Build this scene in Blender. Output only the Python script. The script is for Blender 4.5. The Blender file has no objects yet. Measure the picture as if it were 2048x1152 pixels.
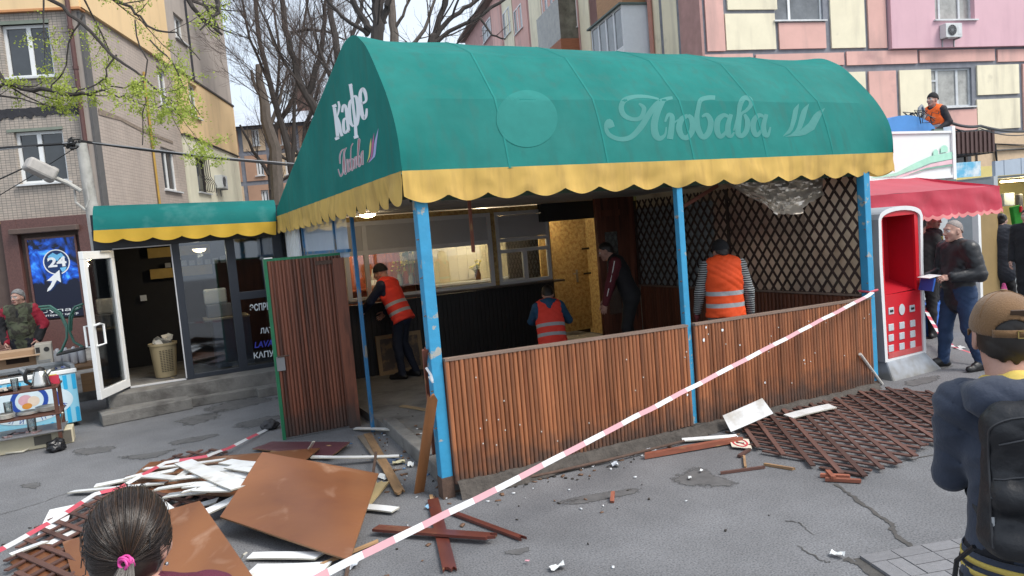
import bpy, bmesh, math, random
import numpy as np
from mathutils import Vector, Matrix, noise as mnoise
from mathutils.bvhtree import BVHTree
S = bpy.context.scene
COL = S.collection
PI = math.pi
rad = math.radians
# ------------------------------------------------------------------ camera
F_PX, YAW, PITCH, ROLL = 1418.969, 0.465016, 0.0784237, -0.0839249
CAM = np.array([-1.94396, -5.40174, 2.15])
def _basis():
    w = np.array([math.sin(YAW)*math.cos(PITCH), math.cos(YAW)*math.cos(PITCH), -math.sin(PITCH)])
    r = np.array([math.cos(YAW), -math.sin(YAW), 0.0]); u = np.cross(r, w)
    c, s = math.cos(ROLL), math.sin(ROLL)
    return c*r + s*u, -s*r + c*u, w
CR, CU, CF = _basis()
cd = bpy.data.cameras.new('camera'); cam = bpy.data.objects.new('camera', cd); COL.objects.link(cam)
cd.sensor_width = 36; cd.lens = 36*F_PX/2048; cd.clip_end = 600; cd.clip_start = .05
m = Matrix.Identity(4)
for i in range(3):
    m[i][0], m[i][1], m[i][2], m[i][3] = CR[i], CU[i], -CF[i], CAM[i]
cam.matrix_world = m
S.camera = cam
# ------------------------------------------------------------------ sky, sun, exposure
SUN_EL, SUN_AZ = rad(52), rad(146)          # azimuth: compass from +Y, clockwise
W = bpy.data.worlds.new('World'); S.world = W; W.use_nodes = True
nt = W.node_tree; nt.nodes.clear()
sky = nt.nodes.new('ShaderNodeTexSky'); sky.sky_type = 'NISHITA'; sky.sun_disc = False
sky.sun_elevation = SUN_EL; sky.sun_rotation = SUN_AZ; sky.air_density = 1.2; sky.dust_density = 6.0; sky.ozone_density = 1.6
veil = nt.nodes.new('ShaderNodeMixRGB'); veil.inputs[2].default_value = (3.15, 3.5, 3.95, 1)      # thin bright cloud over the whole sky
wtc = nt.nodes.new('ShaderNodeTexCoord'); wno = nt.nodes.new('ShaderNodeTexNoise'); wno.inputs['Scale'].default_value = 2.2; wno.inputs['Detail'].default_value = 5
wmr = nt.nodes.new('ShaderNodeMapRange'); wmr.inputs[1].default_value = .3; wmr.inputs[2].default_value = .7; wmr.inputs[3].default_value = .7; wmr.inputs[4].default_value = .95
nt.links.new(wtc.outputs['Generated'], wno.inputs['Vector']); nt.links.new(wno.outputs['Fac'], wmr.inputs[0]); nt.links.new(wmr.outputs[0], veil.inputs[0])
bg = nt.nodes.new('ShaderNodeBackground'); bg.inputs[1].default_value = .15
wo = nt.nodes.new('ShaderNodeOutputWorld')
nt.links.new(sky.outputs[0], veil.inputs[1]); nt.links.new(veil.outputs[0], bg.inputs[0]); nt.links.new(bg.outputs[0], wo.inputs[0])
sl = bpy.data.lights.new('sun', 'SUN'); sl.energy = 1.5; sl.angle = rad(24); sl.color = (1, .96, .9)
so = bpy.data.objects.new('sun', sl); COL.objects.link(so)
sdir = Vector((math.sin(SUN_AZ)*math.cos(SUN_EL), math.cos(SUN_AZ)*math.cos(SUN_EL), math.sin(SUN_EL)))
so.rotation_euler = sdir.to_track_quat('Z', 'Y').to_euler(); so.location = (0, -10, 30)
S.view_settings.view_transform = 'Standard'; S.view_settings.look = 'None'
S.view_settings.gamma = 1; S.view_settings.exposure = 1.06; S.view_settings.use_curve_mapping = False
S.render.engine = 'CYCLES'
S.cycles.max_bounces = 8; S.cycles.transparent_max_bounces = 16; S.cycles.use_denoising = True
S.cycles.caustics_reflective = False; S.cycles.caustics_refractive = False
# ------------------------------------------------------------------ measuring: photograph pixels onto planes of the place
def ray(px, py): return (px-1024)/F_PX*CR - (py-576)/F_PX*CU + CF
def gp(px, py, z=0.0):
    d = ray(px, py); return CAM + (z-CAM[2])/d[2]*d
def fp(px, py, y=0.0):
    d = ray(px, py); return CAM + (y-CAM[1])/d[1]*d
def xp(px, py, x=0.0):
    d = ray(px, py); return CAM + (x-CAM[0])/d[0]*d
def dp(px, py, D): return CAM + ray(px, py)*D
class Frame:                                   # an upright wall's own axes: x along it, y into it, z up
    def __init__(s, o, rz):
        s.o = np.array([o[0], o[1], 0.0]); s.rz = rz; c, n = math.cos(rz), math.sin(rz)
        s.R = np.array([[c, n, 0], [-n, c, 0], [0, 0, 1]])
    def px(s, px, py, ly=0.0):
        c = s.R @ (CAM-s.o); d = s.R @ ray(px, py); t = (ly-c[1])/d[1]; q = c+t*d
        return float(q[0]), float(q[2])
    def w(s, x, y, z): return s.R.T @ np.array([x, y, z]) + s.o
# ------------------------------------------------------------------ materials
MATS = {}
def mat(name, col, rough=.7, metal=0.0, var=.12, vs=6.0, col2=None, c2=(.5, .62), c2s=2.5, bump=.0, bs=60.0, stretch=(1, 1, 1), rnd=.0,
        spec=.5, emit=None, trans=0.0, glass=0.0, alpha=None, cd=4.0, coat=0.0, sheen=0.0):
    if name in MATS: return MATS[name]
    m = bpy.data.materials.new(name); m.use_nodes = True; MATS[name] = m
    n = m.node_tree.nodes; l = m.node_tree.links; b = n['Principled BSDF']
    b.inputs['Roughness'].default_value = rough; b.inputs['Metallic'].default_value = metal
    b.inputs['Specular IOR Level'].default_value = spec
    if coat: b.inputs['Coat Weight'].default_value = coat; b.inputs['Coat Roughness'].default_value = .15
    if sheen: b.inputs['Sheen Weight'].default_value = sheen
    tc = n.new('ShaderNodeTexCoord'); oi = n.new('ShaderNodeObjectInfo')
    ad = n.new('ShaderNodeVectorMath'); ad.operation = 'ADD'
    ml = n.new('ShaderNodeMath'); ml.operation = 'MULTIPLY'; ml.inputs[1].default_value = 37.0
    l.new(oi.outputs['Random'], ml.inputs[0])
    mp = n.new('ShaderNodeMapping'); mp.inputs['Scale'].default_value = stretch
    l.new(tc.outputs['Object'], ad.inputs[0])
    if rnd: l.new(ml.outputs[0], ad.inputs[1])
    l.new(ad.outputs[0], mp.inputs[0])
    def nz(scale, det=4.0, rg=.6):
        t = n.new('ShaderNodeTexNoise'); t.inputs['Scale'].default_value = scale; t.inputs['Detail'].default_value = det
        t.inputs['Roughness'].default_value = rg; l.new(mp.outputs[0], t.inputs['Vector']); return t
    base = None
    rgb = n.new('ShaderNodeRGB'); rgb.outputs[0].default_value = (*col, 1); base = rgb.outputs[0]
    if col2 is not None:
        t = nz(c2s, cd); rp = n.new('ShaderNodeValToRGB'); rp.color_ramp.elements[0].position = c2[0]; rp.color_ramp.elements[1].position = c2[1]
        l.new(t.outputs['Fac'], rp.inputs[0]); mx = n.new('ShaderNodeMixRGB'); mx.inputs[2].default_value = (*col2, 1)
        l.new(rp.outputs[0], mx.inputs[0]); l.new(base, mx.inputs[1]); base = mx.outputs[0]
    hv = n.new('ShaderNodeHueSaturation')
    if var:
        t = nz(vs, 6.0, .65); mr = n.new('ShaderNodeMapRange'); mr.inputs[1].default_value = .25; mr.inputs[2].default_value = .75
        mr.inputs[3].default_value = 1-var; mr.inputs[4].default_value = 1+var; l.new(t.outputs['Fac'], mr.inputs[0]); val = mr.outputs[0]
        if rnd:
            m2 = n.new('ShaderNodeMapRange'); m2.inputs[3].default_value = 1-rnd; m2.inputs[4].default_value = 1+rnd
            l.new(oi.outputs['Random'], m2.inputs[0]); mm = n.new('ShaderNodeMath'); mm.operation = 'MULTIPLY'
            l.new(val, mm.inputs[0]); l.new(m2.outputs[0], mm.inputs[1]); val = mm.outputs[0]
        l.new(val, hv.inputs['Value'])
    l.new(base, hv.inputs['Color']); base = hv.outputs[0]
    l.new(base, b.inputs['Base Color'])
    if bump:
        t = nz(bs, 5.0, .6); bp = n.new('ShaderNodeBump'); bp.inputs['Strength'].default_value = bump; bp.inputs['Distance'].default_value = .02
        l.new(t.outputs['Fac'], bp.inputs['Height']); l.new(bp.outputs[0], b.inputs['Normal'])
    if emit:
        b.inputs['Emission Color'].default_value = (*emit[0], 1); b.inputs['Emission Strength'].default_value = emit[1]
    if trans:                                   # cloth or sheet that lets some light through
        o = n['Material Output']; tr = n.new('ShaderNodeBsdfTranslucent'); mx = n.new('ShaderNodeMixShader'); mx.inputs[0].default_value = trans
        l.new(base, tr.inputs[0]); l.new(b.outputs[0], mx.inputs[1]); l.new(tr.outputs[0], mx.inputs[2]); l.new(mx.outputs[0], o.inputs[0])
    if glass:                                   # thin pane: a clear sheet with a mirror-like sheen, glass = how clear it is
        o = n['Material Output']; tr = n.new('ShaderNodeBsdfTransparent'); gl = n.new('ShaderNodeBsdfGlossy'); gl.inputs['Roughness'].default_value = rough
        tr.inputs[0].default_value = (*col, 1); lw = n.new('ShaderNodeLayerWeight'); lw.inputs[0].default_value = .35
        mr = n.new('ShaderNodeMapRange'); mr.inputs[3].default_value = 1-glass; mr.inputs[4].default_value = .9; l.new(lw.outputs['Fresnel'], mr.inputs[0])
        mx = n.new('ShaderNodeMixShader'); l.new(mr.outputs[0], mx.inputs[0]); l.new(tr.outputs[0], mx.inputs[1]); l.new(gl.outputs[0], mx.inputs[2])
        l.new(mx.outputs[0], o.inputs[0])
    m['bsdf'] = b.name
    return m
def nodes_of(m): return m.node_tree.nodes, m.node_tree.links, m.node_tree.nodes['Principled BSDF']
# ------------------------------------------------------------------ mesh builder
class MB:
    def __init__(s): s.v = []; s.f = []; s.m = []
    def add(s, vs, fs, mi=0):
        o = len(s.v); s.v += [tuple(map(float, q)) for q in vs]; s.f += [[i+o for i in f] for f in fs]; s.m += [mi]*len(fs); return s
    def box(s, c, d, R=None, mi=0):
        x, y, z = d[0]/2, d[1]/2, d[2]/2
        q = [Vector(p) for p in ((-x,-y,-z),(x,-y,-z),(x,y,-z),(-x,y,-z),(-x,-y,z),(x,-y,z),(x,y,z),(-x,y,z))]
        if R is not None: q = [R @ p for p in q]
        c = Vector(c)
        return s.add([p+c for p in q], [(0,3,2,1),(4,5,6,7),(0,1,5,4),(1,2,6,5),(2,3,7,6),(3,0,4,7)], mi)
    def box2(s, a, b, mi=0):
        return s.box([(a[i]+b[i])/2 for i in range(3)], [abs(b[i]-a[i]) for i in range(3)], None, mi)
    def bar(s, a, b, w, h, up=(0, 0, 1), mi=0):
        a = Vector(a); b = Vector(b); t = b-a; L = t.length; t.normalize(); u = Vector(up)
        if abs(t.dot(u)) > .98: u = Vector((0, 1, 0))
        r = t.cross(u).normalized(); u = r.cross(t)
        R = Matrix((t, r, u)).transposed()
        return s.box((a+b)/2, (L, w, h), R, mi)
    def tube(s, pts, r, n=6, mi=0, cap=True):
        P = [Vector(p) for p in pts]; k = len(P); o = len(s.v)
        rr = r if hasattr(r, '__len__') else [r]*k
        t = (P[1]-P[0]).normalized(); a = t.orthogonal().normalized()
        for i in range(k):
            t = (P[min(i+1, k-1)]-P[max(i-1, 0)])
            if t.length < 1e-9: t = Vector((0, 0, 1))
            t.normalize(); a = a - t*a.dot(t)
            if a.length < 1e-6: a = t.orthogonal()
            a.normalize(); b = t.cross(a)
            for j in range(n):
                an = 2*PI*j/n; q = P[i]+(a*math.cos(an)+b*math.sin(an))*rr[i]; s.v.append(tuple(q))
        for i in range(k-1):
            for j in range(n):
                s.f.append([o+i*n+j, o+i*n+(j+1) % n, o+(i+1)*n+(j+1) % n, o+(i+1)*n+j]); s.m.append(mi)
        if cap:
            s.f.append([o+j for j in range(n)][::-1]); s.m.append(mi); s.f.append([o+(k-1)*n+j for j in range(n)]); s.m.append(mi)
        return s
    def lathe(s, prof, c=(0, 0, 0), n=20, mi=0, sx=1.0, sy=1.0):
        o = len(s.v); k = len(prof)
        for r, z in prof:
            for j in range(n):
                a = 2*PI*j/n; s.v.append((c[0]+r*math.cos(a)*sx, c[1]+r*math.sin(a)*sy, c[2]+z))
        for i in range(k-1):
            for j in range(n):
                s.f.append([o+i*n+j, o+i*n+(j+1) % n, o+(i+1)*n+(j+1) % n, o+(i+1)*n+j]); s.m.append(mi)
        if prof[0][0] > 1e-4: s.f.append([o+j for j in range(n)][::-1]); s.m.append(mi)
        if prof[-1][0] > 1e-4: s.f.append([o+(k-1)*n+j for j in range(n)]); s.m.append(mi)
        return s
    def prism(s, poly, fn, d0, d1, mi=0):      # poly: 2D outline; fn(u, v, d) -> point
        n = len(poly)
        vs = [fn(u, v, d0) for u, v in poly]+[fn(u, v, d1) for u, v in poly]
        fs = [list(range(n)), list(range(2*n-1, n-1, -1))]+[[j, j+n, (j+1) % n+n, (j+1) % n] for j in range(n)]
        return s.add(vs, fs, mi)
    def grid(s, fn, nu, nv, mi=0):
        o = len(s.v)
        for i in range(nu+1):
            for j in range(nv+1): s.v.append(tuple(map(float, fn(i/nu, j/nv))))
        for i in range(nu):
            for j in range(nv):
                q = o+i*(nv+1)+j; s.f.append([q, q+nv+1, q+nv+2, q+1]); s.m.append(mi)
        return s
    def strip(s, A, B, mi=0):
        n = len(A); return s.add(list(A)+list(B), [(i, i+1, n+i+1, n+i) for i in range(n-1)], mi)
    def mesh(s, name, mats, smooth=False, origin=None, ang=None, fix=True):
        me = bpy.data.meshes.new(name)
        v = np.array(s.v, dtype=float)
        if origin is not None: v = v-np.array(origin, dtype=float)
        me.from_pydata(v.tolist(), [], s.f)
        for q in (mats if isinstance(mats, (list, tuple)) else [mats]): me.materials.append(q)
        me.polygons.foreach_set('material_index', np.array(s.m, dtype=np.int32))
        if fix:
            b = bmesh.new(); b.from_mesh(me); bmesh.ops.recalc_face_normals(b, faces=b.faces); b.to_mesh(me); b.free()
        if smooth: me.polygons.foreach_set('use_smooth', np.ones(len(me.polygons), dtype=bool))
        if smooth and ang: me.set_sharp_from_angle(angle=rad(ang))
        me.update(); return me
    def build(s, name, mats, parent=None, smooth=False, origin=None, ang=40, bev=0, solid=0, fix=True, **kw):
        me = s.mesh(name, mats, smooth, origin, ang, fix)
        o = link(name, me, parent)
        if origin is not None: o.location = origin
        if solid: q = o.modifiers.new('thick', 'SOLIDIFY'); q.thickness = solid; q.offset = -1
        if bev: q = o.modifiers.new('edge', 'BEVEL'); q.width = bev; q.segments = 2; q.limit_method = 'ANGLE'
        for k, w in kw.items(): o[k] = w
        return o
def link(name, data, parent=None, loc=None, rot=None):
    o = bpy.data.objects.new(name, data); COL.objects.link(o)
    if parent is not None: o.parent = parent
    if loc is not None: o.location = loc
    if rot is not None: o.rotation_euler = rot
    return o
def tag(o, label, cat, group=None):
    o['label'] = label; o['category'] = cat
    if group: o['group'] = group
    return o
def thing(name, label, cat, loc=(0, 0, 0), rz=0.0, group=None):
    o = link(name, None, None, loc, (0, 0, rz)); o.empty_display_size = .2
    return tag(o, label, cat, group)
def copy_tree(o, parent=None):
    c = o.copy(); COL.objects.link(c); c.parent = parent
    for ch in list(o.children): copy_tree(ch, c)
    return c
def structure(o): o['kind'] = 'structure'; return o
def stuff(o): o['kind'] = 'stuff'; return o
def text2d(t, shear=0.0, bold=0.0):                # outline of writing as flat triangles, height of capitals about 0.7
    c = bpy.data.curves.new('writing', 'FONT'); c.body = t; c.shear = shear; c.offset = bold; c.resolution_u = 3
    o = bpy.data.objects.new('writing', c); COL.objects.link(o); bpy.context.view_layer.update()
    dg = bpy.context.evaluated_depsgraph_get(); e = o.evaluated_get(dg); me = e.to_mesh()
    v = [(q.co.x, q.co.y) for q in me.vertices]; f = [list(p.vertices) for p in me.polygons]
    e.to_mesh_clear(); bpy.data.objects.remove(o); bpy.data.curves.remove(c)
    if not v: return [(0, 0), (1, 0), (1, 1)], [[0, 1, 2]]
    a = np.array(v); a[:, 0] -= a[:, 0].min(); return a.tolist(), f
def text_on(mb, t, fn, mi=0, shear=0.0, bold=0.0, box=None):  # fn(u, v) -> point, u,v in 0..1 over the writing's own box
    v, f = text2d(t, shear, bold); a = np.array(v); lo = a.min(0); hi = a.max(0)
    if box: lo = np.array([lo[0], box[0]]); hi = np.array([hi[0], box[1]])
    a = (a-lo)/(hi-lo); return mb.add([fn(*q) for q in a], f, mi)
def bil(p00, p10, p11, p01):
    p = [np.array(q, dtype=float) for q in (p00, p10, p11, p01)]
    return lambda u, v: p[0]*(1-u)*(1-v)+p[1]*u*(1-v)+p[2]*u*v+p[3]*(1-u)*v
rng = random.Random(7)
# ================================================================== ground
def proj(p):
    q = np.array(p, dtype=float)-CAM; d = q @ CF; return 1024+F_PX*(q @ CR)/d, 576-F_PX*(q @ CU)/d
def asphalt():
    m = mat('asphalt', (.170, .173, .182), .9, var=.2, vs=1.6, col2=(.122, .124, .131), c2=(.40, .70), c2s=.5, bump=.38, bs=120, cd=10)
    n, l, b = nodes_of(m)
    tc = n.new('ShaderNodeTexCoord')
    vo = n.new('ShaderNodeTexNoise'); vo.inputs['Scale'].default_value = 78; vo.inputs['Detail'].default_value = 3; l.new(tc.outputs['Object'], vo.inputs['Vector'])
    r = n.new('ShaderNodeValToRGB'); r.color_ramp.elements[0].position = .33; r.color_ramp.elements[0].color = (.58, .58, .58, 1)
    r.color_ramp.elements[1].position = .72; r.color_ramp.elements[1].color = (1.32, 1.32, 1.32, 1); e = r.color_ramp.elements.new(.5); e.color = (1, 1, 1, 1)
    l.new(vo.outputs['Fac'], r.inputs[0])
    mx = n.new('ShaderNodeMixRGB'); mx.blend_type = 'MULTIPLY'; mx.inputs[0].default_value = 1
    src = b.inputs['Base Color'].links[0].from_socket
    l.new(src, mx.inputs[1]); l.new(r.outputs[0], mx.inputs[2]); l.new(mx.outputs[0], b.inputs['Base Color'])
    return m
M_ASPH = asphalt()
mb = MB()
mb.grid(lambda u, v: (-150+300*u, -60+300*v, 0), 12, 12)
ground = structure(mb.build('ground', M_ASPH))
M_STAIN = mat('damp_asphalt', (.10, .099, .10), .8, var=.3, vs=9, bump=.3, bs=90)
M_TAR = mat('crack_fill', (.072, .068, .064), .9, var=.3, vs=14, bump=.3, bs=80)
def ragged(m):                                     # wet edges fade out raggedly: the sheet is clear where its 'w' attribute and a noise run low
    n, l, b = nodes_of(m); at_ = n.new('ShaderNodeAttribute'); at_.attribute_name = 'w'; tc = n.new('ShaderNodeTexCoord'); t = n.new('ShaderNodeTexNoise'); t.inputs['Scale'].default_value = 9; t.inputs['Detail'].default_value = 8; t.inputs['Roughness'].default_value = .68
    l.new(tc.outputs['Object'], t.inputs['Vector']); a = n.new('ShaderNodeMath'); a.operation = 'MULTIPLY_ADD'; a.inputs[1].default_value = 1.5; l.new(t.outputs['Fac'], a.inputs[0]); l.new(at_.outputs['Fac'], a.inputs[2])
    r = n.new('ShaderNodeMapRange'); r.inputs[1].default_value = 1.02; r.inputs[2].default_value = 1.25; l.new(a.outputs[0], r.inputs[0]); o = n['Material Output']; tr = n.new('ShaderNodeBsdfTransparent'); mx = n.new('ShaderNodeMixShader'); l.new(r.outputs[0], mx.inputs[0]); l.new(tr.outputs[0], mx.inputs[1]); l.new(b.outputs[0], mx.inputs[2]); l.new(mx.outputs[0], o.inputs[0])
ragged(M_STAIN)
def blob(pts, name, m, z=.004, n=6):
    P = [np.array(gp(*q)[:2]) for q in pts]; c = sum(P)/len(P); ring = []
    for i in range(len(P)):
        a, b, c0, d0 = P[i], P[(i+1) % len(P)], P[i-1], P[(i+2) % len(P)]
        for k in range(n): t = k/n; ring.append(.5*((2*a)+(-c0+b)*t+(2*c0-5*a+4*b-d0)*t*t+(-c0+3*a-3*b+d0)*t**3))
    N = len(ring); V = [(c[0], c[1], z)]; F = []; w = [1.0]
    for s_, ww in ((.6, .75), (1.0, .35), (1.45, 0.0)):
        for q in ring: p = c+(q-c)*s_; V.append((p[0], p[1], z)); w.append(ww)
    mb = MB(); mb.v = V; F = [[0, 1+k, 1+(k+1) % N] for k in range(N)]
    for r in range(2): F += [[1+r*N+k, 1+(r+1)*N+k, 1+(r+1)*N+(k+1) % N, 1+r*N+(k+1) % N] for k in range(N)]
    mb.f = F; mb.m = [0]*len(F); o = mb.build(name, m, ground, fix=False); at_ = o.data.attributes.new('w', 'FLOAT', 'POINT'); at_.data.foreach_set('value', np.array(w, dtype=np.float32)); return o
for pts in ([(1345,957),(1385,941),(1410,939),(1440,955),(1475,968),(1420,974),(1390,972),(1362,968)],
            [(1130,1000),(1180,990),(1262,978),(1275,984),(1210,1000),(1150,1008)],
            [(330,965),(395,950),(430,955),(418,968),(350,972)],
            [(355,842),(420,826),(435,834),(385,850)], [(420,815),(470,800),(520,795),(545,800),(500,812),(455,822),(425,824)],
            [(470,850),(540,833),(560,836),(500,856)], [(235,915),(300,907),(345,900),(300,918)],
            [(150,900),(225,893),(210,905),(160,910)], [(345,883),(420,870),(430,873),(360,890)],
            [(40,972),(78,966),(70,978)], [(1010,1105),(1060,1095),(1040,1110)],
            [(1840,728),(1880,722),(1900,732),(1850,742)], [(1810,765),(1870,752),(1875,760),(1830,772)]):
    structure(blob(pts, 'stain', M_STAIN))
def crack(pts, w0, w1, name='crack', m=M_TAR, z=.0045, n=7):
    P = [np.array(gp(*q)) for q in pts]; A = []; B = []; N = (len(P)-1)*n
    for i in range(N+1):
        k = min(i//n, len(P)-2); t = i/n-k; q = P[k]*(1-t)+P[k+1]*t; d = P[k+1]-P[k]; d /= np.linalg.norm(d)
        nn = np.array([-d[1], d[0], 0]); f = i/N; w = (w0*(1-f)+w1*f)*rng.uniform(.6, 1.35)*.5; j = rng.uniform(-.012, .012)
        A.append((q[0]+nn[0]*(w+j), q[1]+nn[1]*(w+j), z)); B.append((q[0]-nn[0]*(w-j), q[1]-nn[1]*(w-j), z))
    return structure(MB().strip(A, B).build(name, m, ground, fix=False))
crack([(1672,968),(1700,990),(1745,1022),(1782,1048),(1790,1070),(1824,1096)], .03, .035)
crack([(1690,1118),(1720,1130),(1755,1160)], .05, .06)
crack([(1570,1042),(1595,1045),(1630,1070)], .012, .006)
crack([(1595,1092),(1640,1120),(1660,1126)], .01, .012)
crack([(1800,925),(1870,910),(1900,903)], .012, .01)
crack([(60,880),(200,862)], .008, .004); crack([(0,1030),(70,1010),(140,985)], .008, .006); crack([(560,835),(640,800)], .01, .01)
# paving blocks let into the asphalt at the lower right
M_PAVE = mat('paving_concrete', (.19, .19, .2), .9, var=.15, vs=5, rnd=.09, bump=.35, bs=70)
pa = np.array(gp(1712, 1117)); pb = np.array(gp(1925, 1080)); ex = (pb-pa); ex /= np.linalg.norm(ex); ey = np.array([ex[1], -ex[0], 0])
bed = structure(MB().add([pa-ex*.02+(0,0,.002), pa+ex*2.0+(0,0,.002), pa+ex*2.0+ey*1.45+(0,0,.002), pa-ex*.02+ey*1.45+(0,0,.002)], [(0,1,2,3)]).build('pavement', M_TAR, fix=False))
pv = None
def paver(x, y, w, h):
    global pv
    c = pa+ex*(x+w/2)+ey*(y+h/2)
    if pv is None:
        pv = MB().box((0, 0, 0), (1, 1, .03)).mesh('paving_block', M_PAVE)
    o = link('paving_block', pv, bed, (c[0], c[1], .003+rng.uniform(-.001, .002)), (rng.uniform(-.004, .004), rng.uniform(-.004, .004), math.atan2(ex[1], ex[0])+rng.uniform(-.01, .01)))
    o.scale = (w-.008, h-.008, 1)
for i in range(9): paver(.02+i*.21, 0, .21, .105)
for r in range(6):
    for c in range(5):
        x = .02+c*.42+(.105 if r % 2 else 0); y = .105+r*.21
        if (r+c) % 2:
            paver(x, y, .21, .105); paver(x, y+.105, .21, .105); paver(x+.21, y, .105, .21); paver(x+.315, y, .105, .21)
        else:
            paver(x, y, .105, .21); paver(x+.105, y, .105, .21); paver(x+.21, y, .21, .105); paver(x+.21, y+.105, .21, .105)
# ================================================================== common building parts
M_FRAME = mat('white_plastic_frame', (.78, .8, .8), .45, var=.05)
M_PANE = mat('window_glass', (.035, .04, .045), .04, var=.3, vs=2.5, spec=.9)
M_SILLW = mat('painted_sill', (.62, .64, .65), .6, var=.15)
M_DARKT = mat('tar_joint', (.03, .03, .036), .85, var=.3, vs=5, bump=.3, bs=20)
M_GREYJ = mat('grey_joint', (.20, .21, .24), .85, var=.25, vs=3, bump=.2, bs=25)
def rectpx(fr, TL, TR, BR, BL, ly=0.0):
    a, b, c, d = [fr.px(*q, ly) for q in (TL, TR, BR, BL)]
    return (a[0]+d[0])/2, (b[0]+c[0])/2, (c[1]+d[1])/2, (a[1]+b[1])/2      # x0, x1, z0, z1
class Build:
    def __init__(s, name, label, cat, o, rz, group=None):
        s.root = thing(name, label, cat, (o[0], o[1], 0), rz, group); s.rz = rz
    def put(s, ob, fr):
        ob.parent = s.root; ob.rotation_euler = (0, 0, fr.rz-s.rz); return ob
    def wall(s, fr, x0, x1, z0, z1, m, holes=(), y=0.0, dep=.22, name='wall', thick=.0):
        xs = sorted({x0, x1, *[min(max(h[i], x0), x1) for h in holes for i in (0, 1)]}); zs = sorted({z0, z1, *[min(max(h[i], z0), z1) for h in holes for i in (2, 3)]})
        mb = MB()
        for i in range(len(xs)-1):
            for j in range(len(zs)-1):
                cx, cz = (xs[i]+xs[i+1])/2, (zs[j]+zs[j+1])/2
                if any(h[0] < cx < h[1] and h[2] < cz < h[3] for h in holes): continue
                mb.add([(xs[i], y, zs[j]), (xs[i+1], y, zs[j]), (xs[i+1], y, zs[j+1]), (xs[i], y, zs[j+1])], [(0, 1, 2, 3)])
        for a, b, c, d in holes:
            mb.add([(a,y,c),(b,y,c),(b,y,d),(a,y,d),(a,y+dep,c),(b,y+dep,c),(b,y+dep,d),(a,y+dep,d)], [(0,1,5,4),(1,2,6,5),(2,3,7,6),(3,0,4,7)])
        if thick:
            mb.add([(x0,y,z0),(x1,y,z0),(x1,y,z1),(x0,y,z1),(x0,y+thick,z0),(x1,y+thick,z0),(x1,y+thick,z1),(x0,y+thick,z1)], [(0,4,5,1),(1,5,6,2),(2,6,7,3),(3,7,4,0)])
        o = mb.build(name, m, fix=False); return s.put(o, fr)
    def rect(s, fr, name, x0, x1, z0, z1, y0, y1, m, bev=0):
        c = ((x0+x1)/2, (y0+y1)/2, (z0+z1)/2); o = MB().box((0,0,0), (x1-x0, y1-y0, z1-z0)).build(name, m, bev=bev); s.put(o, fr)
        R = Matrix.Rotation(fr.rz-s.rz, 3, 'Z'); o.location = R @ Vector(c); return o
    def window(s, fr, x0, x1, z0, z1, y=0.0, dep=.16, mull=(.5,), trans=(), fw=.06, frame=None, pane=None, sill=True, cross=None):
        frame = frame or M_FRAME; pane = pane or M_PANE; Y = y+dep
        mb = MB()
        mb.box2((x0, Y-.03, z0), (x1, Y+.03, z0+fw)); mb.box2((x0, Y-.03, z1-fw), (x1, Y+.03, z1))
        mb.box2((x0, Y-.029, z0+fw), (x0+fw, Y+.03, z1-fw)); mb.box2((x1-fw, Y-.029, z0+fw), (x1, Y+.03, z1-fw))
        for t in mull:
            q = x0+(x1-x0)*t; mb.box2((q-fw*.7, Y-.028, z0+fw), (q+fw*.7, Y+.03, z1-fw))
        for (a, b, t) in trans:
            q = z0+(z1-z0)*t; mb.box2((x0+(x1-x0)*a, Y-.027, q-fw*.5), (x0+(x1-x0)*b, Y+.03, q+fw*.5))
        w = mb.build('window', frame); s.put(w, fr)
        ed = [0, *mull, 1]
        for i in range(len(ed)-1):
            a = x0+(x1-x0)*ed[i]; b = x0+(x1-x0)*ed[i+1]; tl = rng.uniform(-.01, .01)
            p = MB().add([(a, Y+.01+tl, z0+.02), (b, Y+.01-tl, z0+.02), (b, Y+.01-tl, z1-.02), (a, Y+.01+tl, z1-.02)], [(0,1,2,3)]).build('pane', pane, w, fix=False)
        if sill:
            MB().box2((x0-.08, y-.09, z0-.05), (x1+.08, y+dep-.02, z0-.003)).build('sill', M_SILLW, w)
        return w
def tilewall(name, c1, c2, mortar, bw, bh, ms=.012, var=.3):
    m = mat(name, c1, .75, var=.12, vs=.8); n, l, b = nodes_of(m)
    tc = n.new('ShaderNodeTexCoord'); sp = n.new('ShaderNodeSeparateXYZ'); cb = n.new('ShaderNodeCombineXYZ')
    l.new(tc.outputs['Object'], sp.inputs[0]); l.new(sp.outputs[0], cb.inputs[0]); l.new(sp.outputs[2], cb.inputs[1])
    br = n.new('ShaderNodeTexBrick'); br.offset = 0.0; br.inputs['Scale'].default_value = 1; br.inputs['Mortar Size'].default_value = ms*.5; br.inputs['Mortar Smooth'].default_value = .2
    br.inputs['Brick Width'].default_value = bw; br.inputs['Row Height'].default_value = bh; br.inputs['Bias'].default_value = -.2
    br.inputs['Color1'].default_value = (*c1, 1); br.inputs['Color2'].default_value = (*c2, 1); br.inputs['Mortar'].default_value = (*mortar, 1)
    l.new(cb.outputs[0], br.inputs['Vector'])
    hs = [q for q in n if q.type == 'HUE_SAT'][0]; l.new(br.outputs['Color'], hs.inputs['Color'])
    bp = n.new('ShaderNodeBump'); bp.inputs['Strength'].default_value = .6; bp.inputs['Distance'].default_value = .01; bp.invert = True
    l.new(br.outputs['Fac'], bp.inputs['Height']); l.new(bp.outputs[0], b.inputs['Normal'])
    return m
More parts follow.
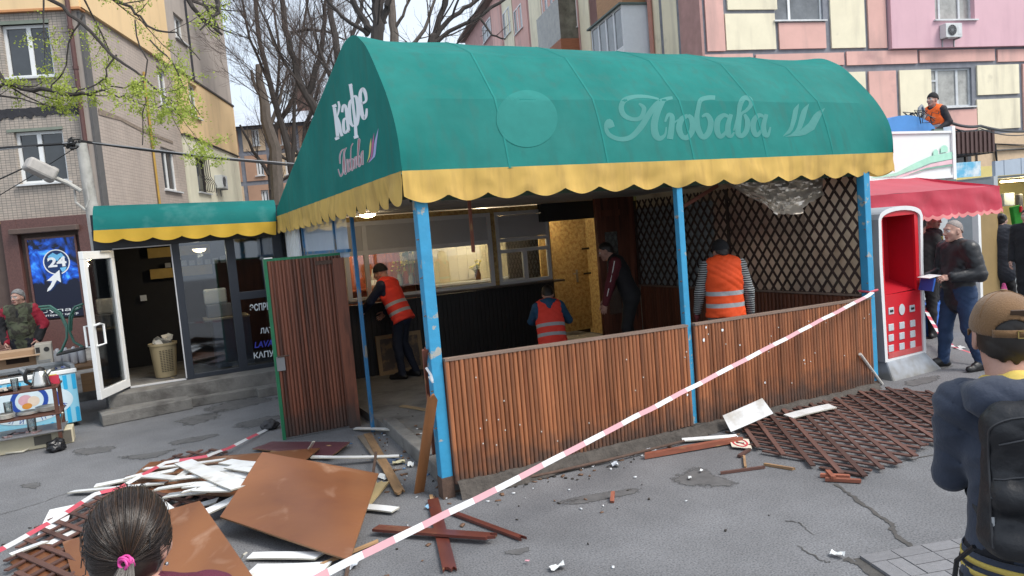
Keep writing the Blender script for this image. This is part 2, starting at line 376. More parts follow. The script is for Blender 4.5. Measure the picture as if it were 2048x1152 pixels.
# ================================================================== left apartment building
rzL = rad(-20.8); oL = dp(206, 400, 18.5)
f1 = Frame(oL, rzL); f2 = Frame(oL, rzL+PI/2)
BL = Build('apartment_building', 'tall tiled apartment building with yellow insulated storeys behind the low coffee kiosk', 'building', oL, rzL)
M_TILE1 = tilewall('facade_tiles', (.42, .36, .305), (.33, .295, .255), (.16, .15, .14), .112, .064)
M_TILE2 = tilewall('side_tiles', (.47, .40, .35), (.42, .36, .315), (.30, .26, .23), .16, .09, .010)
M_YEL = mat('yellow_render', (.78, .57, .32), .85, var=.06, vs=.5)
M_CREAM = mat('cream_render', (.80, .77, .60), .85, var=.06, vs=.6)
M_TAN = mat('tan_concrete', (.42, .37, .33), .85, var=.12, vs=1.2, bump=.2, bs=12)
M_BROWN = mat('brown_plaster', (.105, .075, .065), .9, var=.14, vs=3, bump=.3, bs=30)
M_GRAN = mat('red_granite', (.115, .055, .048), .45, var=.35, vs=30, bump=.05)
M_PIPE = mat('rust_red_pipe', (.10, .045, .04), .6, var=.2)
zY = f1.px(100, 18)[1]; zB = f1.px(100, 440)[1]
wu = rectpx(f1, (2,50), (97,46), (110,150), (12,158)); wl = rectpx(f1, (28,265), (125,258), (137,360), (40,371))
pl, pr, pz0, pz1 = rectpx(f1, (62,478), (155,475), (166,630), (72,640))
door_open = (-1e3, -1e3, 0, 0)
wtop = (wu[0], wu[1], wu[2]+2.9*2, wu[3]+2.9*2)
BL.wall(f1, -14, -.33, zB+.05, zY, M_TILE1, [wu, wl])
BL.wall(f1, -.33, 0, zB+.05, zY, M_TAN)
BL.wall(f1, -14, .0, 0, zB, M_BROWN, name='plinth_wall', y=.03)
BL.rect(f1, 'ledge', -14, -.1, zB, zB+.05, -.03, .1, mat('ochre_paint', (.42, .27, .08), .8, var=.3, vs=5))
BL.rect(f1, 'insulation_panel', -14, .06, zY, 16, -.09, .3, M_YEL)
BL.rect(f1, 'ledge', -14, .07, zY-.06, zY-.004, -.11, .2, mat('orange_trim', (.52, .24, .10), .8, var=.1))
for w in (wu, wl): BL.window(f1, *w, mull=(.46,) if w is wl else (.52,), dep=.14, fw=.075)
BL.rect(f1, 'lintel', wl[0]-.15, wl[1]+.02, wl[3], wl[3]+.07, -.02, .1, mat('green_grey_concrete', (.2, .23, .19), .9))
BL.rect(f1, 'lintel', wu[0]-.15, wu[1]+.02, wu[3], wu[3]+.09, -.02, .1, MATS['green_grey_concrete'])
# black tar smeared along the slab joint
def tar_band(fr, pts, w, bl, y=-.012, name='tar_joint'):
    P = [fr.px(*q) for q in pts]; A = []; B = []
    for i in range(len(P)-1):
        for k in range(14):
            t = k/14; x = P[i][0]*(1-t)+P[i+1][0]*t; z = P[i][1]*(1-t)+P[i+1][1]*t
            A.append((x, y, z+w*rng.uniform(.35, .5))); B.append((x, y, z-w*rng.uniform(.3, .75)))
    o = MB().strip(A, B).build(name, M_DARKT, fix=False, solid=.01); bl.put(o, fr); return o
tar_band(f1, [(-40,232), (30,226), (95,221), (165,216)], .24, BL)
# granite portal and the picture in it stands on its own further below
mbp = MB(); q = (pl-.55, pr+.5, pz0-.25, pz1+.55)
mbp.box2((q[0], -.12, 0), (pl-.18, .1, q[3])); mbp.box2((pr+.14, -.12, 0), (q[1], .1, q[3])); mbp.box2((pl-.18, -.118, pz1+.22), (pr+.14, .1, q[3])); mbp.box2((pl-.18, -.06, 0), (pr+.14, .1, pz0-.05))
o = mbp.build('portal', M_GRAN, bev=.01); BL.put(o, f1)
o = MB().box2((pl-.3, -.3, pz1+.16), (pr+.2, -.122, pz1+.3)).build('canopy_ledge', M_BROWN, bev=.02); BL.put(o, f1)
# side wall
x2 = f2.px(345, 128)[0]; xE = f2.px(482, 400)[0]; xT = f2.px(440, 60)[0]
zc = f2.px(400, 283)[1]; zL = zY
wb1 = rectpx(f2, (316,128), (337,150), (340,218), (317,205)); wb2 = rectpx(f2, (322,293), (352,303), (360,384), (329,378))
wy = rectpx(f2, (370,160), (388,178), (393,240), (374,228)); wt = rectpx(f2, (346,18), (366,45), (373,94), (350,68))
bw = rectpx(f2, (386,313), (408,320), (416,388), (393,383))
BL.wall(f2, 0, .28, 0, zL, M_TAN)
BL.wall(f2, .28, x2, 0, zL, M_TILE2, [wb1, wb2])
o = BL.rect(f2, 'corner_strip', -.02, .3, 0, zL-.1, -.012, .05, mat('dark_grey_paint', (.11, .108, .108), .85, var=.15))
BL.rect(f2, 'insulation_panel', -.05, x2-.4, zL, 16, -.1, .2, M_YEL)
BL.wall(f2, x2-.4, xT+.6, zL, 16, M_TAN, [wt])
BL.wall(f2, x2, xE, zc, zL, M_YEL, [wy], y=-.12, thick=.3, name='insulation_panel')
BL.wall(f2, x2+.05, xE, 0, zc, M_CREAM, [bw], y=-.08, thick=.3, name='insulation_panel')
BL.rect(f2, 'ledge', x2, xE, zL-.05, zL+.02, -.16, .1, mat('dark_cap', (.06, .05, .045), .7))
BL.rect(f2, 'ledge', x2, xE, zc-.03, zc+.01, -.15, 0, MATS['dark_cap'])
for w in (wb1, wb2, wt): BL.window(f2, *w, mull=(.5,), dep=.15, fw=.08)
BL.window(f2, *wy, y=-.12, mull=(.5,), dep=.15, fw=.08); BL.window(f2, *bw, y=-.08, mull=(), dep=.15, frame=mat('dark_frame', (.05, .04, .035), .6))
gr = MB()
for i in range(6):
    x = bw[0]+(bw[1]-bw[0])*i/5
    gr.tube([(x, -.16, bw[3]), (x, -.17, (bw[2]+bw[3])/2), (x, -.36, bw[2]+.28), (x, -.3, bw[2]+.02)], .014, 4)
for z in (bw[3], bw[2]+.5, bw[2]+.05): gr.tube([(bw[0], -.19, z), (bw[1], -.19, z)], .014, 4)
BL.put(gr.build('window_grille', mat('dark_iron', (.03, .026, .024), .6)), f2)
tar_band(f2, [(404,0), (440,62)], .3, BL); 
o = BL.rect(f2, 'tar_joint', f2.px(376, 60)[0]-.12, f2.px(376, 60)[0]+.12, zL+.1, 16, -.012, .05, M_DARKT)
cr = [f2.px(*q) for q in ((196,222), (240,238), (280,258), (345,285))]
o = MB().strip([(x, -.01, z+rng.uniform(.02, .1)) for x, z in cr for _ in (0,)], [(x, -.01, z-rng.uniform(.02, .1)) for x, z in cr]).build('crack', mat('crumbled_mortar', (.25, .2, .16), .95, var=.4, vs=9), fix=False, solid=.006); BL.put(o, f2)
# rainwater pipe on the front near the corner, thin gas pipe on the side
dpx = f1.px(190, 400)[0]
mb = MB().tube([(dpx, -.12, 0), (dpx, -.12, 16)], .06, 8)
for z in (1.5, 3.9, 4.5, 7.2, 8.2): mb.lathe([(.075, z), (.075, z+.08)], (dpx, -.12, 0), 8)
BL.put(mb.build('rainwater_pipe', M_PIPE), f1)
gx = f2.px(306, 330)[0]; gz = f2.px(294, 150)[1]
BL.put(MB().tube([(gx, -.06, 0), (gx, -.06, gz)], .035, 6).build('gas_pipe', mat('ochre_pipe', (.45, .28, .06), .6, var=.2)), f2)
BL.put(MB().box2((-14, .3, 0), (-.35, 12, 16)).build('core_wall', M_TAN), f1)
# wall-mounted air conditioner
M_ACW = mat('air_conditioner_white', (.62, .64, .64), .55, var=.08); M_BLK = mat('black_plastic', (.012, .012, .013), .5, var=.1)
M_STEEL = mat('grey_steel', (.32, .33, .34), .45, metal=.7, var=.12)
def aircon(o, rz, label, sc=1.0):
    t = thing('air_conditioner', label, 'air conditioner', o, rz, None)
    MB().box((0, -.16, .27), (.78, .3, .54)).build('casing', M_ACW, t, bev=.015)
    g = MB()
    g.lathe([(.0, 0), (.2, .0), (.2, .012)], (0, 0, 0), 20); R = Matrix.Rotation(PI/2, 3, 'X')
    g.v = [tuple(R @ Vector(v)+Vector((-.1, -.312, .27))) for v in g.v]
    g.build('fan_grille', M_BLK, t)
    h = MB()
    for k in range(6):
        a = k*PI/6; h.bar((-.1-.2*math.cos(a), -.328, .27-.2*math.sin(a)), (-.1+.2*math.cos(a), -.328, .27+.2*math.sin(a)), .008, .008, (0, 1, 0))
    for r in (.07, .14, .2): h.tube([(-.1+r*math.cos(a*PI/8), -.33, .27+r*math.sin(a*PI/8)) for a in range(17)], .005, 4)
    h.build('fan_guard', M_STEEL, t)
    MB().box2((.18, -.318, .1), (.34, -.309, .45)).build('vent', M_SILLW, t)
    b = MB()
    for x in (-.28, .28): b.box2((x-.02, -.32, -.05), (x+.02, .0, -.002)); b.box2((x-.02, -.03, -.3), (x+.02, 0, -.052))
    b.build('bracket', M_STEEL, t)
    t.scale = (sc, sc, sc); return t
aw = f2.w(f2.px(432, 378)[0], -.08, f2.px(432, 378)[1]); aircon(aw, f2.rz, 'white air conditioner on the cream side wall beside a barred window', .95)
# dark blue poster in the portal; its print is made to glow faintly
M_PB = mat('poster_black', (.004, .005, .009), .35, var=.1)
def poster():
    t = thing('poster', 'dark blue poster with a globe, 24 and a pixel arrow in the granite portal', 'poster', tuple(f1.w(pl, -.02, 0)), rzL)
    w, z0, z1 = pr-pl, pz0, pz1; h = z1-z0
    m = mat('poster_print', (.006, .03, .2), .3, var=.2, vs=6); n, l, b = nodes_of(m)
    tc = n.new('ShaderNodeTexCoord'); wv = n.new('ShaderNodeTexNoise'); wv.inputs['Scale'].default_value = 1.6; wv.inputs['Detail'].default_value = 6; wv.inputs['Distortion'].default_value = 1.8
    l.new(tc.outputs['Object'], wv.inputs['Vector']); r = n.new('ShaderNodeValToRGB'); e = r.color_ramp.elements
    e[0].position = .42; e[0].color = (.002, .004, .015, 1); e[1].position = .75; e[1].color = (.08, .45, .95, 1); k = e.new(.55); k.color = (.005, .07, .45, 1)
    sp = n.new('ShaderNodeSeparateXYZ'); l.new(tc.outputs['Object'], sp.inputs[0]); mr = n.new('ShaderNodeMapRange'); mr.inputs[1].default_value = z0+.18*h; mr.inputs[2].default_value = z0+.5*h
    l.new(sp.outputs[2], mr.inputs[0]); mm = n.new('ShaderNodeMath'); mm.operation = 'MULTIPLY'; l.new(wv.outputs['Fac'], mm.inputs[0]); l.new(mr.outputs[0], mm.inputs[1]); l.new(mm.outputs[0], r.inputs[0])
    l.new(r.outputs[0], b.inputs['Base Color']); b.inputs['Emission Strength'].default_value = .35; l.new(r.outputs[0], b.inputs['Emission Color'])
    MB().box2((0, -.03, z0), (w, .02, z1)).build('sheet', m, t)
    MB().box2((-.05, -.05, z0-.05), (0, .02, z1+.05)).box2((w, -.05, z0-.05), (w+.04, .02, z1+.05)).box2((0, -.05, z1), (w, .02, z1+.05)).build('frame', M_GRAN, t)
    WH = mat('print_white', (.8, .84, .86), .4, var=.03); LB = mat('print_light_blue', (.16, .5, .8), .4, var=.1); DB = mat('print_navy', (.005, .03, .12), .4, var=.1)
    pt = lambda u, v, d=-.034: (u*w, d, z0+v*h)
    g = MB(); cx, cy, rr = .56, .70, .27; asp = w/h
    ring = lambda r, k: (cx+r*math.cos(k*PI/20), cy+r*math.sin(k*PI/20)*asp)
    g.add([pt(*ring(rr, k)) for k in range(40)], [list(range(40))], 2)
    g.strip([pt(*ring(rr*1.06, k), -.036) for k in range(41)], [pt(*ring(rr*.97, k), -.036) for k in range(41)], 0)
    g.add([pt(cx+a*rr, cy+b*rr*asp, -.0355) for a, b in ((-.6,.55),(-.2,.8),(.1,.6),(.45,.75),(.75,.3),(.3,.35),(.1,.1),(-.3,.2),(-.7,.2))], [list(range(9))], 1)
    g.add([pt(cx+a*rr, cy+b*rr*asp, -.0355) for a, b in ((.2,-.5),(.75,-.45),(.6,-.75),(.35,-.85))], [list(range(4))], 1)
    text_on(g, '24', lambda u, v: pt(cx-.19+.4*u, cy-.06+.125*v, -.038), 0, bold=.035)
    arrow = [(.60,.6),(.60,.44),(.52,.475),(.43,.40),(.36,.36),(.28,.34),(.30,.375),(.37,.42),(.42,.47),(.30,.475)]
    st = []
    for i in range(len(arrow)):
        a, b = arrow[i], arrow[(i+1) % len(arrow)]
        for k in range(4):
            u = a[0]+(b[0]-a[0])*k/4; v = a[1]+(b[1]-a[1])*k/4; st.append((round(u*45)/45, round(v*80)/80))
    g.add([pt(u+.04, v-.006, -.039) for u, v in arrow], [list(range(len(arrow)))], 2)
    g.add([pt(u, v, -.041) for u, v in arrow], [list(range(len(arrow)))], 0)
    text_on(g, 'Супай', lambda u, v: pt(.06+.84*u, .065+.055*v, -.038), 0, bold=.0)
    text_on(g, 'интернет центр', lambda u, v: pt(.1+.78*u, .02+.028*v, -.038), 0, bold=.01)
    g.build('print', [WH, LB, DB], t, fix=False)
poster()
# brick steps at the far left beside the portal
M_STEPB = mat('brick_step', (.15, .085, .07), .9, var=.3, vs=8, bump=.4, bs=30)
st = thing('brick_stairs', 'flight of reddish brown brick steps at the left edge beside the granite portal', 'stairs', tuple(f1.w(f1.px(0,700)[0]+.15, -2.9, 0)), rzL)
for k in range(7):
    MB().box2((-2.5, k*.32, k*.17), (.9-.16*k, 3, k*.17+.165)).build('step', M_STEPB, st, bev=.01)
# ================================================================== right apartment building
oR = dp(1405, 104, 23.0); rzR = rad(-12.6)
g1 = Frame(oR, rzR); g2 = Frame(oR, rzR-PI/2)
BR = Build('apartment_building', 'pink and cream panel apartment building rising behind the green canopy', 'building', oR, rzR)
M_PINK = mat('pink_render', (.68, .41, .36), .85, var=.08, vs=1.2, rnd=.04, bump=.1, bs=18, col2=(.5, .3, .28), c2=(.6, .75), c2s=.8)
M_CRM = mat('cream_panel', (.78, .72, .54), .85, var=.07, vs=1.5, rnd=.04, bump=.1, bs=18, col2=(.5, .46, .36), c2=(.62, .8), c2s=.9)
M_MAG = mat('mauve_insulation', (.67, .43, .48), .85, var=.06, vs=.8)
M_DUST = mat('dusty_pink', (.42, .25, .23), .9, var=.18, vs=2)
def panel(fr, corners, m, name='panel', y0=-.03, bl=None):
    x0, x1, z0, z1 = rectpx(fr, *corners); o = (bl or BR).rect(fr, name, x0, x1, z0, z1, y0, .1, m); return o
def R4(x0, y0, x1, y1, sl=-.03):     # picture rectangle whose top and bottom follow the wall's slope
    d = (x1-x0)*sl; t = .03*(y1-y0); return ((x0, y0), (x1, y0+d), (x1+t, y1+d), (x0+t, y1))
zA = [g1.px(1420, 104)[1], g1.px(1765, 98)[1]]; xA = [g1.px(1420, 104)[0], g1.px(1765, 98)[0]]
wins = {'up': rectpx(g1, *R4(1549, 0, 1646, 42)), 'lo': rectpx(g1, *R4(1861, 137, 1944, 215)), 'ur': rectpx(g1, *R4(1861, -25, 1940, 43))}
wins = {k: ((v[0], v[1], v[3]-1.75, v[3]) if False else v) for k, v in wins.items()}
wins['up'] = (wins['up'][0], wins['up'][1], wins['up'][2], wins['up'][2]+1.45); wins['ur'] = (wins['ur'][0], wins['ur'][1], wins['ur'][2], wins['ur'][2]+1.45)
BR.wall(g1, 0, 16, 0, 16, M_GREYJ, list(wins.values()), y=0.03, dep=.2)
for c, m in ((R4(1406,-90,1442,103), M_PINK), (R4(1450,-90,1549,21), M_CRM), (R4(1450,29,1549,101), M_CRM), (R4(1557,47,1650,99), M_PINK), (R4(1656,-90,1724,97), M_CRM), (R4(1731,-90,1767,97), M_PINK),
             (R4(1406,110,1505,137), M_PINK), (R4(1511,110,1687,135), M_PINK), (R4(1692,104,1833,131), M_PINK), (R4(1838,102,1988,126), M_PINK), (R4(1994,100,2140,124), M_PINK),
             (R4(1560,146,1640,250), M_PINK), (R4(1646,146,1730,250), M_CRM), (R4(1737,143,1791,250), M_PINK), (R4(1798,141,1861,252), M_CRM), (R4(1953,131,2036,190), M_CRM), (R4(1953,199,2038,259), M_CRM),
             (R4(1893,220,1952,262), M_PINK), (R4(1861,220,1887,262), M_CRM), (R4(2044,128,2140,260), M_PINK), (R4(1798,262,1890,330), M_CREAM), (R4(1940,268,2140,420), mat('ochre_render', (.6, .45, .3), .85, var=.12))): panel(g1, c, m)
x0, x1, z0, z1 = rectpx(g1, *R4(1767,-200,2200,101)); v = wins['ur']
BR.wall(g1, x0, x1, z0, z1, M_MAG, [v], y=-.16, dep=.3, thick=.2, name='insulation_panel')
M_PANEB = mat('bright_glass', (.12, .13, .14), .05, var=.5, vs=1.8, spec=1.0)
BR.window(g1, *wins['up'], y=0, mull=(.33,), dep=.14, fw=.06, pane=M_PANEB)
M_OLDF = mat('old_painted_frame', (.55, .58, .6), .6, var=.15)
BR.window(g1, *wins['lo'], y=0, mull=(.2, .68), trans=((0, .2, .7),), dep=.14, fw=.07, frame=M_OLDF, pane=mat('curtained_glass', (.33, .33, .31), .12, var=.5, vs=2.2, spec=.9))
BR.window(g1, *v, y=-.16, mull=(.2, .7), dep=.2, fw=.06, frame=M_OLDF, pane=MATS['curtained_glass'])
ax = g1.px(1888, 84); aircon(g1.w(ax[0], -.16, ax[1]+.05), rzR, 'white air conditioner hanging under a window of the mauve wall', .9)
# cable bundle and rusty band on the same wall
for pts, r in (([(1905,258),(1960,285),(2040,292),(2100,296)], .03), ([(1985,290),(1990,335)], .05), ([(1990,300),(2060,298)], .035)):
    P = [g1.w(g1.px(*q)[0], -.07, g1.px(*q)[1]) for q in pts]
    mb = MB()
    for k in range(3): mb.tube([np.array(p)+np.array([rng.uniform(-.04,.04), -.02*k, rng.uniform(-.05,.05)]) for p in P], r*.5, 5)
    o = mb.build('wall_cables', M_BLK); o.parent = BR.root; o.matrix_parent_inverse = BR.root.matrix_basis.inverted()
BR.put(MB().box2((0, .25, 0), (16, 12, 16)).build('core_wall', M_DUST), g1)
# the wing that runs back, seen along its face
xf = g2.px(930, 84)[0]
zW = g2.px(930, 84)[1]
BR.wall(g2, xf, 0, 0, zW, M_DUST, name='wing_wall')
def wx(px, py=60, ly=0.0): return g2.px(px, py, ly)[0]
for a, b, m in ((1362,1404,M_DUST), (1328,1357,M_CRM), (1309,1322,M_CRM), (1162,1182,M_CRM), (1122,1146,M_CRM), (1146,1160,M_PINK), (1088,1120,M_PINK), (1062,1086,M_CRM), (1030,1058,M_PINK), (1008,1028,M_CRM), (985,1004,M_PINK)):
    BR.rect(g2, 'panel', wx(a), wx(b), 2, zW-.05, -.04, .05, m)
for a, b in ((1357,1362), (1322,1328)): BR.rect(g2, 'grey_joint', wx(a), wx(b), 2, zW-.1, -.02, .05, M_GREYJ)
for pa_, pb_, py0, py1 in ((1146,1158,2,58), (1088,1110,-20,40), (1032,1048,10,62), (1010,1024,15,70), (968,985,40,78)):
    za_, zb2 = g2.px((pa_+pb_)/2, py1)[1], g2.px((pa_+pb_)/2, py0)[1]; BR.window(g2, wx(pa_, py1), wx(pb_, py1), za_, min(zb2, zW-.3), y=-.05, dep=.0, mull=(.5,), sill=True)
BR.put(MB().tube([(wx(1309), -.14, 0), (wx(1309), -.14, zW)], .09, 8).build('rainwater_pipe', mat('salmon_pipe', (.42, .2, .16), .7)), g2)
xn = wx(1304, 60); pr_ = .9
for pr_ in np.arange(.4, 2.2, .02):
    if proj(g2.w(xn, -pr_, 8.0))[0] < 1251: break
xr = wx(1182, 60, -pr_); zt = g2.px(1251, 2, -pr_)[1]; zb = g2.px(1304, 104)[1]-.3
M_WPAN = mat('white_balcony_panel', (.66, .69, .72), .5, var=.05)
mb = MB().box2((xr, -pr_, zb), (xn, -.05, zt-1.45))
mb.box2((xn-.05, -pr_, zt-1.45), (xn, -.05, zt))
for k in range(5):
    x = xr+(xn-xr)*k/4; mb.box2((x-.06 if k else x, -pr_, zt-1.45), (x+.06 if k < 4 else xn-.051, -pr_+.06, zt))
mb.box2((xr, -pr_+.002, zt-.08), (xn-.052, -pr_+.062, zt-.002))
bal = mb.build('balcony', M_WPAN); BR.put(bal, g2)
MB().add([(xr, -pr_+.03, zt-1.5), (xn, -pr_+.03, zt-1.5), (xn, -pr_+.03, zt), (xr, -pr_+.03, zt)], [(0,1,2,3)]).build('pane', M_PANEB, bal, fix=False)
MB().box2((xr-.2, -pr_-.12, zt), (xn+.1, 0, zt+.06)).build('roof', mat('green_grey_sheet', (.1, .14, .13), .6), bal)
b2 = BR.rect(g2, 'balcony', xr+.2, xn-.4, zt+.1, zt+2.6, -pr_*.8, 0, mat('varnished_slats', (.40, .22, .11), .7, var=.25, vs=3, stretch=(1, 1, 14)))
xb0, xb1 = wx(1075, 60, -.9), wx(1122, 60, -.9)
zq = g2.px(1122, 92, -.9)[1]
b3 = BR.rect(g2, 'balcony', xb0, xb1, zq-1.0, zq+.3, -.95, 0, mat('brown_slats', (.32, .12, .06), .7, var=.3, vs=3, stretch=(1, 1, 14)))
b4 = BR.rect(g2, 'balcony_glazing', xb0+.03, xb1-.03, zq+.301, zq+2.2, -.93, 0, mat('dull_glass', (.16, .15, .12), .2, var=.5, vs=3))
xd0, xd1 = wx(925, 100, -.9), wx(968, 100, -.9)
BR.rect(g2, 'balcony', xd0, xd1, 5.2, 8.6, -1.0, 0, mat('brown_sheet', (.2, .15, .12), .8, var=.2))
BR.rect(g2, 'balcony_frame', xd0, xd1+.05, 6.3, 8.7, -1.02, -.9, M_FRAME)
zE = g2.px(991, 0)[1]
BR.put(MB().box2((xf-.3, -.6, zW), (0, 1, zW+.2)).build('eave', mat('eave_brown', (.14, .1, .08), .8)), g2)
# ================================================================== far block between the trees
oF = dp(470, 430, 46); rzF = rad(-24); h1 = Frame(oF, rzF)
BF = Build('apartment_building', 'distant three storey apartment block behind the bare trees with orange panels', 'building', oF, rzF)
M_ORG = mat('faded_orange_render', (.46, .28, .19), .85, var=.2, vs=.4, rnd=.08)
zr = h1.px(560, 250)[1]; fw_ = rectpx(h1, (516,345), (524,345), (526,375), (518,375))
fws = [rectpx(h1, (x, y), (x+15, y), (x+17, y+33), (x+2, y+33)) for x, y in ((502,258), (511,318), (569,316), (560,256), (522,380), (575,375), (630,250), (640,312))]
BF.wall(h1, -6, 20, 0, zr, M_GREYJ, fws, y=.05, dep=.2)
xs = [h1.px(x, 340)[0] for x in (430, 487, 540, 600, 660, 720)]
zs = [0, *[h1.px(487, y)[1] for y in (368, 308)], zr]
for i in range(5):
    for j in range(3):
        BF.wall(h1, xs[i]+.14, xs[i+1]-.14, zs[j]+.14, zs[j+1]-.14, M_ORG if (i+j) % 3 else MATS['ochre_render'], [f for f in fws if xs[i] < (f[0]+f[1])/2 < xs[i+1] and zs[j] < (f[2]+f[3])/2 < zs[j+1]], y=0, dep=.25, name='panel', thick=.05)
for f in fws: BF.window(h1, *f, mull=(.5,), dep=.15, fw=.1)
BF.put(MB().add([(-7, -.6, zr), (21, -.6, zr), (21, 5, zr+2.1), (-7, 5, zr+2.1), (-7, 10, zr), (21, 10, zr)], [(0,1,2,3), (3,2,5,4)]).build('roof', mat('pale_slate_sheet', (.42, .46, .52), .6, var=.2, vs=.8), fix=False), h1)
BF.put(MB().box2((-6, .3, 0), (20, 10, zr)).build('core_wall', M_ORG), h1)
for x in (4, 9): BF.put(MB().box2((x, 3, zr+1), (x+1, 3.8, zr+2.9)).build('chimney', M_STEPB), h1)
# ================================================================== trees
def tubes(name, P, Rr, m, parent, n=3):      # many thin branches of k points each, as one part
    P = np.asarray(P); N, k, _ = P.shape; Rr = np.asarray(Rr)
    t = np.gradient(P, axis=1); t /= np.linalg.norm(t, axis=2, keepdims=True)+1e-9
    ref = np.array([.31, .77, .55]); a = np.cross(t, ref); a /= np.linalg.norm(a, axis=2, keepdims=True)+1e-9; b = np.cross(t, a)
    an = 2*PI*np.arange(n)/n
    V = P[:, :, None, :]+Rr[:, :, None, None]*(a[:, :, None, :]*np.cos(an)[None, None, :, None]+b[:, :, None, :]*np.sin(an)[None, None, :, None])
    V = V.reshape(-1, 3); base = (np.arange(N)*k*n)[:, None, None]+(np.arange(k-1)*n)[None, :, None]; j = np.arange(n)[None, None, :]; j2 = (j+1) % n
    F = np.stack([base+j, base+j2, base+n+j2, base+n+j], -1).reshape(-1, 4)
    return raw_mesh(name, V, F, m, parent)
def raw_mesh(name, V, F, m, parent=None, smooth=False):
    me = bpy.data.meshes.new(name); V = np.ascontiguousarray(V, dtype=np.float32); F = np.ascontiguousarray(F, dtype=np.int32); k = F.shape[1]
    me.vertices.add(len(V)); me.vertices.foreach_set('co', V.ravel()); me.loops.add(F.size); me.loops.foreach_set('vertex_index', F.ravel())
    me.polygons.add(len(F)); me.polygons.foreach_set('loop_start', np.arange(0, F.size, k, dtype=np.int32)); me.update(calc_edges=True)
    for q in (m if isinstance(m, (list, tuple)) else [m]): me.materials.append(q)
    if smooth: me.polygons.foreach_set('use_smooth', np.ones(len(F), dtype=bool))
    return link(name, me, parent)
M_BARK = mat('dark_bark', (.05, .043, .040), .95, var=.3, vs=9, bump=.6, bs=22, stretch=(1, 1, .35))
M_BARK2 = mat('pale_bark', (.14, .12, .105), .95, var=.3, vs=9, bump=.6, bs=22, stretch=(1, 1, .35))
M_TWIG = mat('twig', (.115, .09, .082), .95, var=.15)
def grow(limbs, R, levels, spread=.7, up=.25, dens=2.2, maxn=9000, lens=(.42, .45, .5), minr=.006):
    out = [[] for _ in range(levels)]
    cur = limbs
    for lv in range(levels):
        nxt = []
        for P, r in cur:
            L = float(np.sum(np.linalg.norm(np.diff(P, axis=0), axis=1))); n = max(2, int(dens*L*(.75 if lv == 0 else 1.7+1.0*lv)))
            for _ in range(n):
                t = R.uniform(.12, 1.0)*(len(P)-1); i = min(int(t), len(P)-2); q = P[i]+(P[i+1]-P[i])*(t-i)
                rr = r[i]+(r[min(i+1, len(r)-1)]-r[i])*(t-i)
                d = P[i+1]-P[i]; d = d/(np.linalg.norm(d)+1e-9); v = R.normal(size=3); v -= d*(v@d); v /= np.linalg.norm(v)+1e-9
                d2 = d*math.cos(spread)+v*math.sin(spread)*R.uniform(.7, 1.3); d2[2] += up*R.uniform(0, 1); d2 /= np.linalg.norm(d2)
                ll = L*lens[min(lv, len(lens)-1)]*R.uniform(.45, 1.1); ll = min(ll, 3.2 if lv == 0 else (1.5 if lv == 1 else .8))
                b = R.normal(size=3)*.22; pts = np.array([q, q+d2*ll*.33+b*ll*.12, q+d2*ll*.68+b*ll*.3+np.array([0, 0, .05*ll]), q+d2*ll+b*ll*.62+np.array([0, 0, .16*ll])])
                r0 = max(minr, min(rr*.5, .024 if lv == 0 else .010)); nxt.append((pts, np.array([r0, r0*.8, r0*.6, max(r0*.35, minr*.6)])))
        if len(nxt) > maxn: idx = R.permutation(len(nxt))[:maxn]; nxt = [nxt[i] for i in idx]
        out[lv] = nxt; cur = nxt
    return out
def bare_tree(label, D, limbs, seed, bark=M_BARK, levels=3, dens=1.6, maxn=5200, dj=.5, up=.25, name='bare_tree', group='bare trees behind the cafe', minr=.0042):
    R = np.random.RandomState(seed); base = limbs[0][0]; o = dp(base[0], base[1], D); o = np.array([o[0], o[1], 0.0])
    t = thing(name, label, 'tree', tuple(o), 0, group); LB = []; mb = MB()
    for li, lb in enumerate(limbs):
        off = R.uniform(-dj, dj)*(li > 0); P = []; r = []; nn = len(lb)
        for i, (x, y, w) in enumerate(lb):
            q = dp(x, y, D+off*i/max(1, nn-1)); P.append(q-o); r.append(w*D/F_PX/2)
        if li == 0: P[0] = np.array([0, 0, -.05])
        P = np.array(P); r = np.array(r); n2 = (nn-1)*3+1; ts = np.linspace(0, nn-1, n2)
        P2 = np.array([[np.interp(q, range(nn), P[:, k]) for k in range(3)] for q in ts]); r2 = np.interp(ts, range(nn), r)
        P2[1:-1] += R.normal(size=(n2-2, 3))*np.minimum(r2[1:-1], .12)[:, None]*.35
        mb.tube(P2, r2, 8); LB.append((P2[n2//5:] if li == 0 else P2, r2[n2//5:] if li == 0 else r2))
    mb.build('trunk', bark, t, smooth=True)
    g = grow(LB, R, levels, dens=dens, maxn=int(maxn*1.25), up=up, minr=minr)
    for lv, c in enumerate(g):
        if c: tubes('crown', [q[0] for q in c], [q[1] for q in c], bark if lv == 0 else M_TWIG, t, 4 if lv == 0 else 3)
    return t
T = bare_tree
T('thick dark bare tree forking just above the left end of the canopy ridge', 17, [[(752,430,30),(754,250,28),(757,70,26),(752,20,24),(765,-120,18)], [(744,62,16),(722,30,13),(690,-25,9),(660,-120,6)], [(768,48,15),(775,10,13),(800,-50,9),(830,-140,5)], [(738,70,10),(700,45,8),(660,8,6),(630,-40,4)], [(750,10,11),(740,-20,9),(728,-80,6)]], 3, dens=1.5)
T('leaning bare tree whose trunk crosses behind the sloping left side of the canopy', 24, [[(668,430,20),(648,260,20),(610,190,16),(585,120,13),(570,60,12),(555,-60,9)], [(612,195,12),(640,120,10),(650,40,8),(655,-40,5)], [(582,65,7),(615,60,6),(650,62,5),(690,80,3)], [(640,250,9),(618,200,8),(560,110,5),(520,20,4),(505,-40,3)]], 5, dens=1.8, maxn=7000)
